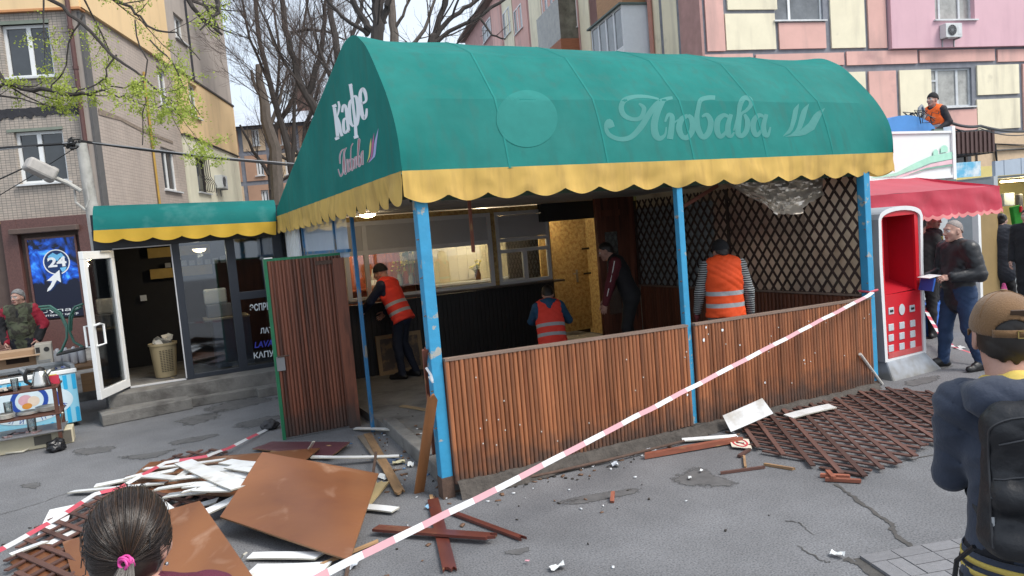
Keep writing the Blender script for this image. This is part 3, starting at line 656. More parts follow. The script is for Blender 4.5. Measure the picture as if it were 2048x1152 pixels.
T('pale stump like tree with a broken top beside the yellow wall', 30, [[(560,430,26),(545,300,24),(530,210,20),(517,130,12)], [(528,205,8),(508,165,7),(503,140,5)], [(536,260,9),(560,200,6),(575,140,4)]], 8, bark=M_BARK2, dens=1.2, maxn=2500)
T('slender grey bare tree with many upright shoots next to the pale stump', 27, [[(600,430,15),(575,300,14),(545,180,11),(520,80,9),(505,-30,7)], [(570,280,8),(540,170,6),(500,80,5),(485,0,4)], [(585,330,8),(590,210,7),(600,90,5),(620,-20,4)], [(552,200,6),(560,100,5),(545,0,4)]], 11, dens=2.0, maxn=7000)
T('bare tree with two reddish stems rising over the canopy left of the forked trunk', 21, [[(690,430,18),(688,260,18),(680,150,16),(668,70,13),(655,-40,10)], [(682,160,12),(700,90,9),(720,20,7),(735,-60,5)], [(684,200,9),(650,130,7),(625,60,5),(605,-30,3)]], 13, dens=1.9, maxn=6500)
T('pale barked bare tree right of the forked trunk above the canopy ridge', 23, [[(800,430,20),(795,200,20),(786,70,18),(783,0,15),(790,-120,11)], [(788,60,8),(805,30,6),(830,-20,4)], [(795,120,9),(850,60,7),(870,0,5),(885,-60,4)]], 17, bark=M_BARK2, dens=1.7, maxn=5500)
T('bare tree with long dark limbs reaching right over the canopy ridge', 18, [[(840,430,20),(850,160,19),(862,78,14),(880,35,12),(900,-40,9)], [(860,90,12),(880,60,10),(905,33,9),(940,10,8),(990,-30,6)], [(866,88,10),(900,62,8),(950,40,7),(1000,5,6),(1060,-40,4)], [(905,33,5),(920,-10,4),(925,-50,3)], [(960,36,5),(985,70,4),(1010,78,3)]], 19, dens=1.7, maxn=6500)
T('distant thin bare tree in front of the far orange block', 36, [[(610,430,9),(605,330,9),(612,250,8),(640,170,6),(668,90,4)], [(606,320,6),(575,270,5),(540,235,3)], [(608,290,6),(640,260,4),(680,220,3)]], 23, dens=2.2, maxn=6000)
T('thicket like bare tree in front of the far orange block beside the kiosk roof', 33, [[(535,430,14),(540,330,13),(552,260,11),(590,190,8),(600,120,6)], [(538,350,8),(505,300,6),(480,250,4)], [(545,300,8),(580,320,6),(620,290,4)], [(540,380,7),(580,350,5),(610,330,3)]], 29, dens=2.4, maxn=7000)
# leafing branches that hang into the upper left from a tree standing left of the frame
M_LEAF = mat('young_leaf', (.42, .50, .09), .6, var=.25, vs=3, trans=.4)
def leafy():
    D = 10.5; R = np.random.RandomState(37); b = dp(-330, 700, D); o = np.array([b[0], b[1], 0])
    t = thing('maple_tree', 'tree in fresh yellow green leaf whose branches hang across the tiled building', 'tree', tuple(o))
    limbs = [[(-330,700,60),(-320,300,54),(-290,-60,44),(-250,-260,36)], [(-285,-60,24),(-120,-80,18),(40,-30,11),(103,0,8),(160,45,7),(230,110,6),(290,160,4),(338,198,3)],
             [(-250,-260,24),(0,-180,17),(150,-60,10),(233,0,7),(270,25,5),(310,60,4),(352,66,3),(400,120,2)], [(-120,-80,13),(-60,60,11),(10,165,9),(60,178,9),(120,185,7),(165,188,7),(206,180,4)],
             [(0,-180,14),(200,-150,12),(330,-60,12),(375,2,10),(410,38,8),(445,70,5)], [(330,-60,10),(420,-50,9),(440,10,9),(432,30,5),(400,60,3)], [(233,110,4),(205,150,3),(160,185,3),(130,185,2)], [(290,160,3),(250,175,3),(190,165,2)],
             [(165,30,4),(140,90,3),(125,150,3),(100,180,2)], [(270,40,3),(290,120,3),(288,200,2),(285,290,2)], [(300,80,3),(350,130,3),(370,190,2),(400,230,2)], [(206,180,3),(250,195,3),(310,215,2),(360,200,2)], [(10,165,6),(-20,190,5),(40,200,3),(90,210,2)], [(338,198,2),(370,225,2),(400,235,1.5)]]
    LB = []; mb = MB()
    for li, lb in enumerate(limbs):
        off = 0 if li == 0 else R.uniform(-.5, .5); P = np.array([dp(x, y, D+off*(i/(len(lb)-1) if li else 0))-o for i, (x, y, w) in enumerate(lb)]); r = np.array([w*D/F_PX/2 for x, y, w in lb])
        if li == 0: P[0][2] = -.1
        nn = len(lb); n2 = (nn-1)*3+1; ts = np.linspace(0, nn-1, n2); P2 = np.array([[np.interp(q, range(nn), P[:, k]) for k in range(3)] for q in ts]); r2 = np.interp(ts, range(nn), r)
        P2[1:-1] += R.normal(size=(n2-2, 3))*.02; mb.tube(P2, r2, 7)
        if li: LB.append((P2, r2))
    mb.build('trunk', M_BARK, t, smooth=True)
    g = grow(LB, R, 3, spread=.8, up=-.15, dens=2.3, maxn=1700, lens=(.24, .42, .5), minr=.0022)
    for lv, c in enumerate(g): tubes('crown', [q[0] for q in c], [q[1] for q in c], M_BARK, t, 3)
    ends = np.array([q[0][k] for q in g[2] for k in (1, 2, 3)]+[q[0][k] for q in g[1] for k in (2, 3)]); px = np.array([proj(e+o) for e in ends])
    keep = (px[:, 0] > -60) & (px[:, 0] < 455) & (px[:, 1] < 330); ends = ends[keep]; px = px[keep]
    dens = np.where((px[:, 1] > 95+R.uniform(-70, 70, len(px))) | (R.rand(len(px)) < .3), 1, 0) > 0; ends = ends[dens]
    ends = ends[R.permutation(len(ends))[:2900]]
    V = []; F = []
    for e in ends:
        for _ in range(R.randint(7, 12)):
            c = e+R.normal(size=3)*.042; d = R.normal(size=3); d[2] -= .3; d /= np.linalg.norm(d); s = np.cross(d, R.normal(size=3)); s /= np.linalg.norm(s); L = R.uniform(.02, .044); w = L*R.uniform(.3, .5); q = len(V)
            V += [c, c+d*L*.5+s*w, c+d*L, c+d*L*.5-s*w]; F.append((q, q+1, q+2, q+3))
    raw_mesh('foliage', V, F, M_LEAF, t)
leafy()
# ================================================================== cafe pavilion
CAFE = thing('cafe_pavilion', 'open cafe pavilion under a large arched green canopy with a scalloped yellow hem', 'pavilion')
M_GREEN = mat('green_canopy_cloth', (.018, .265, .238), .7, spec=.22, var=.18, vs=1.3, col2=(.038, .295, .265), c2=(.45, .7), c2s=.9, bump=.3, bs=3.2, trans=.42)
M_YCL = mat('yellow_hem_cloth', (.74, .49, .14), .7, var=.10, vs=4, col2=(.58, .38, .13), c2=(.5, .75), c2s=3.5, stretch=(1, 1, .35), spec=.2, trans=.25, bump=.15, bs=8)
def add_streaks(m, dark, strength, sc):          # rain streaks: long marks in z, kept on the cloth
    n, l, b = nodes_of(m); tc = n.new('ShaderNodeNewGeometry'); mp = n.new('ShaderNodeMapping'); mp.inputs['Scale'].default_value = sc
    t = n.new('ShaderNodeTexNoise'); t.inputs['Scale'].default_value = 1; t.inputs['Detail'].default_value = 5; l.new(tc.outputs['Position'], mp.inputs[0]); l.new(mp.outputs[0], t.inputs['Vector'])
    r = n.new('ShaderNodeMapRange'); r.inputs[1].default_value = .5; r.inputs[2].default_value = .72; r.inputs[4].default_value = strength; l.new(t.outputs['Fac'], r.inputs[0])
    mx = n.new('ShaderNodeMixRGB'); mx.inputs[2].default_value = (*dark, 1); s = b.inputs['Base Color'].links[0].from_socket
    l.new(r.outputs[0], mx.inputs[0]); l.new(s, mx.inputs[1]); l.new(mx.outputs[0], b.inputs['Base Color'])
    for q in list(n):
        if q.type == 'BSDF_TRANSLUCENT': l.new(mx.outputs[0], q.inputs[0])
for m_, c_, k_ in ((M_PINK, (.40,.27,.25), .55), (M_CRM, (.46,.42,.33), .55), (M_MAG, (.48,.28,.34), .4), (M_YEL, (.55,.40,.24), .4), (M_TILE1, (.22,.2,.18), .5), (M_TILE2, (.33,.28,.25), .5), (M_CREAM, (.6,.57,.45), .4), (M_TAN, (.28,.25,.23), .5)): add_streaks(m_, c_, k_, (2.2, 2.2, .35))
add_streaks(M_GREEN, (.05, .225, .20), .6, (11, 11, .8)); add_streaks(M_YCL, (.42, .26, .09), .5, (9, 9, 1.2))
XL, XR = -.12, 5.85
prof = [(0,2.69),(-.01,2.86),(.04,3.07),(.17,3.31),(.35,3.54),(.58,3.79),(.74,3.91),(.91,4.0),(1.13,4.04),(1.36,4.03),(1.65,3.96),(2.2,3.83),(3.13,3.59),(4.27,3.31),(5.48,3.0),(6.2,2.8)]
ar = np.array(prof); kd = [0, 3, 5, 8, 10, 12, 15]
NP = 61; ts = np.linspace(0, len(prof)-1, NP)
def catm(t):
    i = min(int(t), len(prof)-2); f = t-i; P = [ar[max(i-1, 0)], ar[i], ar[i+1], ar[min(i+2, len(prof)-1)]]
    return .5*((2*P[1])+(-P[0]+P[2])*f+(2*P[0]-5*P[1]+4*P[2]-P[3])*f*f+(-P[0]+3*P[1]-3*P[2]+P[3])*f**3)
SM = np.array([catm(t) for t in ts]); KK = np.array([[np.interp(t, kd, ar[kd][:, k]) for k in (0, 1)] for t in ts])
RIBS = [XL, .84, 1.85, 2.87, 3.85, 4.85, XR]
nrm = np.gradient(SM, axis=0); nrm = np.stack([nrm[:, 1], -nrm[:, 0]], 1); nrm /= np.linalg.norm(nrm, axis=1, keepdims=True)   # points inward (y+)
def can_pt(u, v):
    x = XL+(XR-XL)*u; j = v*(NP-1); i = min(int(j), NP-2); f = j-i
    w = min(1, (x-XL)/.5, (XR-x)/.5); w = w*w*(3-2*w)*.8
    s = (SM[i]*(1-f)+SM[i+1]*f)*(1-w)+(KK[i]*(1-f)+KK[i+1]*f)*w
    k = max(q for q in range(len(RIBS)-1) if RIBS[q] <= x+1e-6); t = (x-RIBS[k])/(RIBS[k+1]-RIBS[k]); sag = .013*math.sin(PI*min(max(t, 0), 1))**.7
    n = nrm[i]; p = s+n*sag
    wr = mnoise.noise(Vector((x*2.2, p[0]*1.5, p[1]*1.2)))*.010
    return (x, p[0]+n[0]*wr, p[1]+n[1]*wr)
mb = MB(); us = sorted({round((r-XL)/(XR-XL), 5) for r in RIBS} | {round(k/72, 5) for k in range(73)})
o_ = len(mb.v)
for u in us:
    for j in range(NP): mb.v.append(can_pt(u, j/(NP-1)))
for i in range(len(us)-1):
    for j in range(NP-1):
        q = i*NP+j; mb.f.append([q, q+NP, q+NP+1, q+1]); mb.m.append(0)
canopy = mb.build('canopy', M_GREEN, CAFE, smooth=True, ang=9)
cbvh = BVHTree.FromPolygons([Vector(v) for v in mb.v], mb.f)
bbm = MB(); jj = list(range(1, int((NP-1)*3/(len(prof)-1))+1))
for j in jj[:-1]:
    a, b = [((XL+.02, *can_pt(.42, q/(NP-1))[1:]), (XR-.02, *can_pt(.42, q/(NP-1))[1:])) for q in (j, j+1)]
    off_ = lambda p, q: (p[0], p[1]+.07, p[2]-.01)
    bbm.add([off_(a[0], j), off_(a[1], j), off_(b[1], j), off_(b[0], j)], [(0, 1, 2, 3)])
bbm.build('light_block_board', mat('light_block_dark', (.10, .09, .075), .9, var=.3), CAFE, fix=False, solid=.015)  # unseen board added to stop light passing through the lower cloth
for x in (XL, XR):
    g = MB(); P = [(x, s[0], s[1]) for s in SM]; n = len(P); low = [(x, s[0], 2.69) for s in SM]
    g.strip(P, low); g.build('gable', M_GREEN, canopy, fix=False)
g = MB()
for x in RIBS[1:-1]:
    pp = [can_pt((x-XL)/(XR-XL), j/(NP-1)) for j in range(0, 34)]; g = MB(); g.strip([(a-.009, b-.0025, c+.0015) for a, b, c in pp], [(a+.009, b-.0025, c+.0015) for a, b, c in pp]); g.build('seam', mat('seam_green', (.024, .275, .248), .7, spec=.2, var=.1, trans=.3), canopy, smooth=True, fix=False)
def hem(a, b, z1, z0, per, name='hem', amp=.06):
    a = np.array(a); b = np.array(b); L = np.linalg.norm(b-a); d = (b-a)/L; nn = np.array([d[1], -d[0]]); N = int(L/.02); mb = MB(); rows = 7
    for i in range(N+1):
        s = i*L/N; sc = amp*(1-abs(math.sin(PI*s/per))**.8)
        for r in range(rows):
            t = r/(rows-1); z = z1+(z0+sc-z1)*t; wv = (.012*math.sin(2*PI*s/per*1.0+.7)+.03*mnoise.noise(Vector((s*1.7, t*.8, a[0])))+.016*mnoise.noise(Vector((s*6, t*2.5, 3))))*(.25+t)
            q = a+d*s+nn*(wv+.006); mb.v.append((q[0], q[1], z))
    for i in range(N):
        for r in range(rows-1):
            q = i*rows+r; mb.f.append([q, q+rows, q+rows+1, q+1]); mb.m.append(0)
    return mb.build(name, M_YCL, canopy, smooth=True, ang=60, fix=False)
hem((XL, 0), (XR, 0), 2.70, 2.44, .37); hem((XL, 6.25), (XL, 0), 2.70, 2.43, .37, amp=.105); hem((XR, 0), (XR, 4.4), 2.70, 2.44, .37)
# faded lettering left on the front of the canopy, following the cloth
M_FADE = mat('faded_print', (.11, .37, .345), .7, spec=.2, var=.12, vs=2, trans=.42)
co = Vector(CAM)
def on_canopy(px, py, off=.006):
    off *= .32
    d = Vector(ray(px, py)).normalized(); h = cbvh.ray_cast(co, d)
    if h[0] is None: h = (Vector(fp(px, py, .1)), Vector((0, -1, 0)), 0, 0)
    n = h[1]; n = n if n.dot(d) < 0 else -n; return h[0]+n*off
Z6 = lambda x, y: (1180+x/3.938, 150+y/3.938)
def ribbon(mb, pts, w, mi=0, fn=on_canopy, zz=Z6, n=6, off=.006):
    P = np.array(pts, float); k = len(P); N = (k-1)*n; ww = w if hasattr(w, '__len__') else [w]*k; A = []; B = []
    Q = []
    for i in range(N+1):
        t = i/n; a = min(int(t), k-2); f = t-a; p0, p1, p2, p3 = P[max(a-1, 0)], P[a], P[a+1], P[min(a+2, k-1)]
        Q.append(.5*((2*p1)+(-p0+p2)*f+(2*p0-5*p1+4*p2-p3)*f*f+(-p0+3*p1-3*p2+p3)*f**3))
    Q = np.array(Q); T = np.gradient(Q, axis=0); T /= np.linalg.norm(T, axis=1, keepdims=True)+1e-9; W = np.interp(np.linspace(0, k-1, N+1), range(k), ww)/2
    for q, t, h in zip(Q, T, W): A.append(fn(*zz(q[0]-t[1]*h, q[1]+t[0]*h), off)); B.append(fn(*zz(q[0]+t[1]*h, q[1]-t[0]*h), off))
    mb.strip(A, B, mi)
mb = MB()
LET = [([(170,415),(150,375),(125,410),(150,470),(230,505),(320,490),(400,410),(470,300),(530,225),(600,190),(650,180)], [50,60,30,34,34,40,46,46,40,30,22]),
       ([(385,225),(425,265),(400,335),(340,350),(270,320),(245,260),(270,200),(350,172),(450,172),(540,190)], [14,36,34,30,40,42,40,30,24,14]),
       ([(575,200),(530,290),(505,390),(515,470),(550,500),(590,470),(600,410)], [40,52,56,56,40,20,10]),
       ([(590,370),(615,315),(645,330),(640,420),(628,505)], [14,26,40,46,50]), ([(640,400),(670,370),(700,350)], [16,14,10]),
       ([(770,320),(720,350),(700,420),(725,485),(770,490),(805,430),(800,350),(770,318)], [26,44,50,40,40,48,44,26]),
       ([(985,180),(930,180),(870,200),(850,270),(840,340),(850,430),(890,490),(935,450),(950,370),(920,315),(880,330)], [34,36,34,34,42,48,40,46,46,34,14]),
       ([(1090,330),(1050,318),(1005,360),(1000,440),(1025,485),(1065,455),(1090,390)], [20,34,46,46,38,24,12]), ([(1110,310),(1085,400),(1090,470),(1115,480),(1135,450)], [30,42,44,24,12]),
       ([(1130,440),(1165,330),(1180,240),(1210,185),(1255,190),(1265,235),(1230,280),(1190,310),(1170,390),(1165,460),(1195,480),(1230,440),(1240,370),(1215,310)], [12,30,40,40,36,34,24,20,40,44,36,40,44,20]),
       ([(1365,330),(1330,318),(1290,360),(1285,430),(1310,475),(1345,440),(1370,370)], [20,34,44,44,36,22,12]), ([(1388,310),(1365,400),(1375,465),(1400,475),(1420,410)], [30,40,42,26,12])]
for i, (p, w) in enumerate(LET): ribbon(mb, p, w, off=.006+.0004*i)
def fill(mb, A, B, n=10, off=.006, fn=on_canopy, zz=Z6, mi=0):
    A = np.array(A, float); B = np.array(B, float); ta = np.linspace(0, len(A)-1, n+1); tb = np.linspace(0, len(B)-1, n+1)
    f = lambda P, t: [np.interp(t, range(len(P)), P[:, k]) for k in (0, 1)]
    mb.strip([fn(*zz(*f(A, t)), off) for t in ta], [fn(*zz(*f(B, t)), off) for t in tb], mi)
fill(mb, [(1515,487),(1570,420),(1590,330),(1600,270),(1645,225)], [(1515,487),(1590,450),(1625,350),(1640,270),(1645,225)], off=.0065)
fill(mb, [(1560,487),(1625,430),(1650,330),(1670,270),(1725,225)], [(1560,487),(1660,440),(1695,340),(1710,280),(1725,225)], off=.007)
fill(mb, [(1530,488),(1640,450),(1720,380),(1770,300),(1850,260)], [(1530,488),(1680,480),(1765,430),(1810,340),(1850,260)], off=.0075)
mb.build('lettering', M_FADE, canopy, fix=False)
mb = MB(); ZC = lambda x, y: (980+x/7.2, 160+y/7.2)
ang = [2*PI*k/48 for k in range(49)]
ctr = on_canopy(*ZC(540, 560), .005)
for r0, r1 in ((0, .2), (.2, .4), (.4, .6), (.6, .8), (.8, .9), (.9, 1)):
    mb.strip([on_canopy(*ZC(530+440*r0*math.cos(a), 560+410*r0*math.sin(a)), .014) for a in ang], [on_canopy(*ZC(530+440*r1*math.cos(a), 560+410*r1*math.sin(a)), .014) for a in ang])
mb.build('faded_disc', mat('faded_disc_green', (.042, .315, .285), .7, spec=.2, var=.08, trans=.42), canopy, fix=False)
# lettering on the left gable
M_LW = mat('sign_white', (.80, .85, .90), .5, var=.06); M_LP = mat('sign_pink', (.40, .16, .20), .5, var=.1); M_LV = mat('sign_violet', (.36, .4, .68), .5); M_LM = mat('sign_magenta', (.42, .1, .28), .5); M_LY = mat('sign_yellow', (.62, .58, .18), .5)
def on_gable(px, py, off=.006):
    off = .0015+(off-.006)*.35; q = xp(px, py, XL); return (XL-off, q[1], q[2])
ZG = lambda x, y: (650+x/5.236, 150+y/5.236)
mb = MB()
KA = [[(80,325),(118,305),(122,345),(108,350),(142,630),(128,640),(133,668),(118,688),(112,660),(106,618),(114,612),(88,350),(82,352)]]
def outl(pts, mi=0, off=.008):
    b = bmesh.new(); vs = [b.verts.new(on_gable(*ZG(*q), off)) for q in pts]; f = b.faces.new(vs); r = bmesh.ops.triangulate(b, faces=[f]); b.verts.index_update()
    mb.add([v.co for v in b.verts], [[v.index for v in f.verts] for f in b.faces], mi); b.free()
G = lambda p, w, mi=0, off=.008: ribbon(mb, p, w, mi, on_gable, ZG, 5, off)
G([(100,345),(112,430),(126,560),(136,650)], [36,34,34,36]); G([(80,335),(122,315)], 34); G([(108,672),(150,652)], 30)
G([(143,275),(152,330),(140,400),(126,440)], [22,26,20,12], off=.0085); G([(128,430),(150,500),(165,590),(182,640)], [14,30,34,30], off=.0086)
G([(182,390),(190,330),(212,320),(226,370),(236,470),(250,580),(256,592)], [26,28,28,34,34,32,22]); G([(228,450),(200,470),(196,540),(206,600),(232,590),(244,540)], [16,28,34,30,24,14], off=.0085)
G([(268,95),(282,200),(300,350),(318,500),(328,650)], [36,34,30,32,36]); G([(252,112),(288,100)], 26, off=.0085); G([(304,656),(352,640)], 30, off=.0085)
G([(290,250),(262,290),(258,400),(272,500),(300,540)], [14,30,38,36,18], off=.0087); G([(296,225),(328,230),(346,310),(350,420),(338,510),(316,540)], [14,34,38,38,34,18], off=.0088)
G([(388,300),(432,268),(424,190),(400,145),(372,190),(374,300),(388,400),(410,455),(434,420),(440,350)], [22,26,36,32,36,44,44,34,30,20])
for i, (p, w) in enumerate([([(140,985),(150,1020),(168,1060),(192,1010),(196,900),(206,800),(228,760)], [12,12,14,18,20,18,10]), ([(160,930),(158,850),(180,790),(215,775)], [12,16,14,8]), ([(200,800),(205,900),(214,1030),(226,1020)], [16,22,22,10]),
             ([(232,880),(236,950),(240,1020)], 16), ([(252,880),(246,940),(256,1010),(268,950),(258,880)], 13), ([(296,715),(276,760),(272,860),(276,980),(292,990),(296,890),(278,880)], [12,10,12,16,14,14,8]),
             ([(318,860),(306,900),(308,970),(318,975)], 16), ([(328,850),(328,960),(336,965)], 15), ([(340,940),(350,780),(356,680),(366,690),(352,830),(352,940),(368,950),(374,880),(358,840)], [10,18,18,14,14,18,16,14,8]),
             ([(394,800),(382,840),(384,930),(396,930)], 15), ([(400,790),(402,920),(410,935)], 14)]): G(p, w, 0, .008+.0003*i); G(p, [q*.5 for q in w] if hasattr(w, '__len__') else w*.5, 1, .0125+.0003*i)
FG = lambda A, B, mi, off: fill(mb, A, B, 10, off, on_gable, ZG, mi)
FG([(440,922),(462,840),(470,730),(486,655)], [(440,922),(474,850),(488,740),(486,655)], 4, .008); FG([(455,920),(484,850),(492,720),(518,600)], [(462,915),(500,850),(514,720),(518,600)], 3, .0084); FG([(460,916),(506,850),(520,700),(564,552)], [(470,910),(530,850),(545,700),(564,552)], 2, .0088)
mb.build('lettering', [M_LW, M_LP, M_LV, M_LM, M_LY], canopy, fix=False)
# posts
M_BLUE = mat('chipped_blue_paint', (.035, .28, .50), .5, var=.12, vs=8, col2=(.34, .36, .34), c2=(.60, .63), c2s=7, bump=.15, bs=25, cd=6)
M_BLUED = mat('worn_dark_blue_paint', (.02, .14, .30), .55, var=.2, vs=10, col2=(.22, .2, .17), c2=(.56, .62), c2s=9, stretch=(1, 1, .4))
M_RUST = mat('rusty_iron', (.09, .055, .04), .8, var=.35, vs=20, bump=.2)
def post(x0, x1, y0, y1, zt, m=M_BLUE, foot=.0):
    p = MB().box2((x0, y0, foot), (x1, y1, zt)).build('post', m, CAFE, bev=.006)
    if foot: MB().box2((x0-.004, y0-.004, 0), (x1+.004, y1+.004, foot+.02)).build('post_foot', M_RUST, p)
    h = MB()
    z = .6
    while z < 2.3: h.tube([(x0-.02, y0+.01, z), (x0+.0, y0+.01, z+.004)], .006, 4); z += .31
    h.build('hooks', M_RUST, p); return p
post(-.015, .085, .02, .12, 2.62, foot=.16); post(2.645, 2.715, .025, .09, 2.62, foot=.06); post(5.36, 5.46, .02, .12, 2.62, foot=.05)
lt = xp(712, 432, .11); MB().box2((.09, 2.54, 0), (.13, 2.58, 2.6)).build('post', M_BLUED, CAFE, bev=.005)
# low wall of half-round slats along the front, two panels
M_SLAT = mat('varnished_slat', (.29, .112, .048), .40, var=.26, vs=5, col2=(.19, .064, .027), c2=(.48, .72), c2s=4, stretch=(3, 3, .35), rnd=.30, bump=.12, bs=40, coat=.25)
M_SLATD = mat('dark_slat', (.165, .055, .03), .5, var=.3, vs=5, col2=(.04, .018, .012), c2=(.5, .7), c2s=3, stretch=(3, 3, .35), rnd=.3, coat=.15, bump=.1)
def weather(m, z0, z1, col):                      # grey weathering at the foot of outdoor boards (dirt splashed up from the ground)
    n, l, b = nodes_of(m); tc = n.new('ShaderNodeNewGeometry'); sp = n.new('ShaderNodeSeparateXYZ'); l.new(tc.outputs['Position'], sp.inputs[0])
    t = n.new('ShaderNodeTexNoise'); t.inputs['Scale'].default_value = 7; l.new(tc.outputs['Position'], t.inputs['Vector'])
    ad = n.new('ShaderNodeMath'); ad.operation = 'MULTIPLY_ADD'; ad.inputs[1].default_value = -.5; l.new(t.outputs['Fac'], ad.inputs[0]); l.new(sp.outputs[2], ad.inputs[2])
    r = n.new('ShaderNodeMapRange'); r.inputs[1].default_value = z0-.25; r.inputs[2].default_value = z1-.25; r.inputs[3].default_value = .8; r.inputs[4].default_value = 0; l.new(ad.outputs[0], r.inputs[0])
    mx = n.new('ShaderNodeMixRGB'); mx.inputs[2].default_value = (*col, 1); s = b.inputs['Base Color'].links[0].from_socket
    l.new(r.outputs[0], mx.inputs[0]); l.new(s, mx.inputs[1]); l.new(mx.outputs[0], b.inputs['Base Color'])
weather(M_SLAT, .12, .42, (.055, .045, .04)); weather(M_SLATD, .05, .4, (.045, .04, .036))
def half_round(w, h, d=.016):
    mb = MB(); a = [PI*k/6 for k in range(7)]; poly = [(-w/2*math.cos(q), -d*math.sin(q)**.8-.004) for q in a]+[(w/2, .012), (-w/2, .012)]
    return mb.prism(poly, lambda u, v, z: (u, v, z), 0, h)
def slat_row(parent, a, b, z0a, z0b, z1a, z1b, n, m, name='slat', smooth=True, axis='x', jit=.004):
    hmax = 1.0; w = abs(b-a)/n; me = half_round(w*.95, 1.0).mesh(name, m, smooth=True, ang=40)
    for i in range(n):
        f = (i+.5)/n; o = link(name, me, parent); z0 = z0a+(z0b-z0a)*f+rng.uniform(-jit, jit*2); z1 = z1a+(z1b-z1a)*f
        o.location = (a+(b-a)*f, rng.uniform(-.003, .003), z0); o.scale = (rng.uniform(.94, 1.02), rng.uniform(.85, 1.1), z1-z0); o.rotation_euler = (0, rng.uniform(-.003, .003), 0)
M_RAIL = mat('worn_top_rail', (.2, .14, .11), .7, var=.3, vs=9, stretch=(.3, 2, 2))
for x0, x1, za0, za1, zt0, zt1, n in ((.09, 2.635, .115, .105, 1.145, 1.085, 61), (2.725, 5.345, .095, .05, 1.085, 1.04, 62)):
    pnl = MB().add([(x0,.012,za0),(x1,.012,za1),(x1,.035,za1),(x0,.035,za0),(x0,.012,zt0),(x1,.012,zt1),(x1,.035,zt1),(x0,.035,zt0)], [(0,3,2,1),(4,5,6,7),(0,1,5,4),(1,2,6,5),(2,3,7,6),(3,0,4,7)]).build('low_wall', M_SLATD, CAFE)
    slat_row(pnl, x0, x1, za0, za1, zt0, zt1, n, M_SLAT)
    MB().bar((x0, .01, zt0+.012), (x1, .01, zt1+.012), .07, .022).build('top_rail', M_RAIL, pnl)
    nl = MB()
    for _ in range(18):
        x = rng.uniform(x0, x1); z = rng.uniform(.25, 1.0); nl.box((x, -.022, z), (.010, .006, .010))
    stuff(nl.build('nail_heads', mat('pale_nail', (.6, .58, .55), .5), pnl))
sc = MB()
for px, py, w, h in ((1408,680,.03,.035),(1445,660,.035,.03),(1412,655,.02,.03),(1530,765,.02,.03),(1608,720,.02,.025),(1480,690,.02,.018),(1375,790,.02,.03)):
    q = fp(px, py, -.024); sc.add([(q[0]+w*.5*math.cos(a)*rng.uniform(.6,1.2), -.024, q[2]+h*.5*math.sin(a)*rng.uniform(.6,1.2)) for a in np.arange(0, 2*PI, .7)], [list(range(9))])
stuff(sc.build('paper_scraps', M_LW, CAFE, fix=False))
# floor slab, kerb at the open left side, concrete footing under the front wall
M_CONC = mat('dirty_concrete', (.17, .165, .155), .9, var=.25, vs=4, col2=(.085, .08, .075), c2=(.5, .68), c2s=2.2, bump=.4, bs=30)
M_SOIL = mat('crumbled_footing', (.075, .066, .058), .95, var=.35, vs=12, bump=.8, bs=25)
MB().box2((.2, .12, 0), (5.4, 7.6, .10)).build('floor', M_CONC, CAFE)
def footing(u, v):
    x = .1+5.28*u; h = .135-.075*u; f = [(-.10, .003), (-.075, .35*h), (-.045, .85*h), (-.028, h), (.1, h)]; k = min(int(v*4), 3); t = v*4-k
    y = f[k][0]*(1-t)+f[k+1][0]*t; z = f[k][1]*(1-t)+f[k+1][1]*t; a = .028*(1 if k < 3 else .3); return (x, y+a*mnoise.noise(Vector((x*7, z*9, 1))), max(.002, z+.022*mnoise.noise(Vector((x*5, y*14, 5)))+.012*mnoise.noise(Vector((x*19, y*30, 2)))))
MB().grid(footing, 160, 12).build('footing', M_SOIL, CAFE, fix=False)
k0, k1 = gp(875, 985), gp(690, 800)
mb = MB(); kp = [(.06,.05),(.12,.8),(.16,1.6),(.22,2.5)]
for i in range(3): mb.bar((kp[i][0]+.07, kp[i][1], .07), (kp[i+1][0]+.07, kp[i+1][1]-.01, .07), .14, .15)
mb.build('kerb', M_CONC, CAFE, bev=.015)
# ceiling of boards and roof beams
M_CEIL = mat('shaded_white_board', (.34, .33, .31), .7, var=.2, vs=3)  # white boards, with the shade under the roof put into this grey
cl = MB().box2((.0, .1, 2.60), (5.75, 7.4, 2.63)).build('ceiling', M_CEIL, CAFE)
cm = MB().box((0, 0, 0), (1, .098, .012)).mesh('board', M_CEIL)
for i in range(50):
    o = link('board', cm, cl, (2.85, .16+i*.1, 2.592+rng.uniform(-.003, .003))); o.scale = (5.6, 1, 1)
fb = MB(); fb.box2((-.02, .13, 2.46), (5.5, .16, 2.7)); fb.box2((-.03, .141, 2.50), (.03, 6.2, 2.7)); fb.build('fascia_beam', mat('dark_green_fascia', (.02, .05, .042), .8), CAFE)
# back wall with the serving windows
Y = 5.40
M_OSB = mat('strand_board', (.46, .33, .13), .75, var=.3, vs=26, col2=(.32, .19, .07), c2=(.45, .6), c2s=16, rnd=.05)
M_BLACK = mat('black_ribbed_sheet', (.016, .014, .014), .6, var=.2)
M_WF = mat('grey_white_frame', (.52, .53, .55), .5, var=.06)
def qz(px, py, y=Y): q = fp(px, py, y); return float(q[0]), float(q[2])
wxL, _ = qz(700, 500); wxR, zs_ = qz(1102, 560); zsL = qz(735, 588)[1]; zT = qz(985, 425)[1]; zM = 2.02
bw_ = CAFE
cx = [wxL, qz(727,500)[0], qz(985,500)[0], qz(994,500)[0], qz(1100,500)[0]]
bwall = MB().box2((.15, Y, 0), (cx[4]+.03, Y+.06, 1.23)).build('counter_wall', M_BLACK, CAFE)
rb = MB()
for i in range(int((cx[4]-.15)/.075)): rb.box2((.16+i*.075, Y-.014, .1), (.2+i*.075, Y-.001, 1.22))
rb.build('ribs', M_BLACK, bwall)
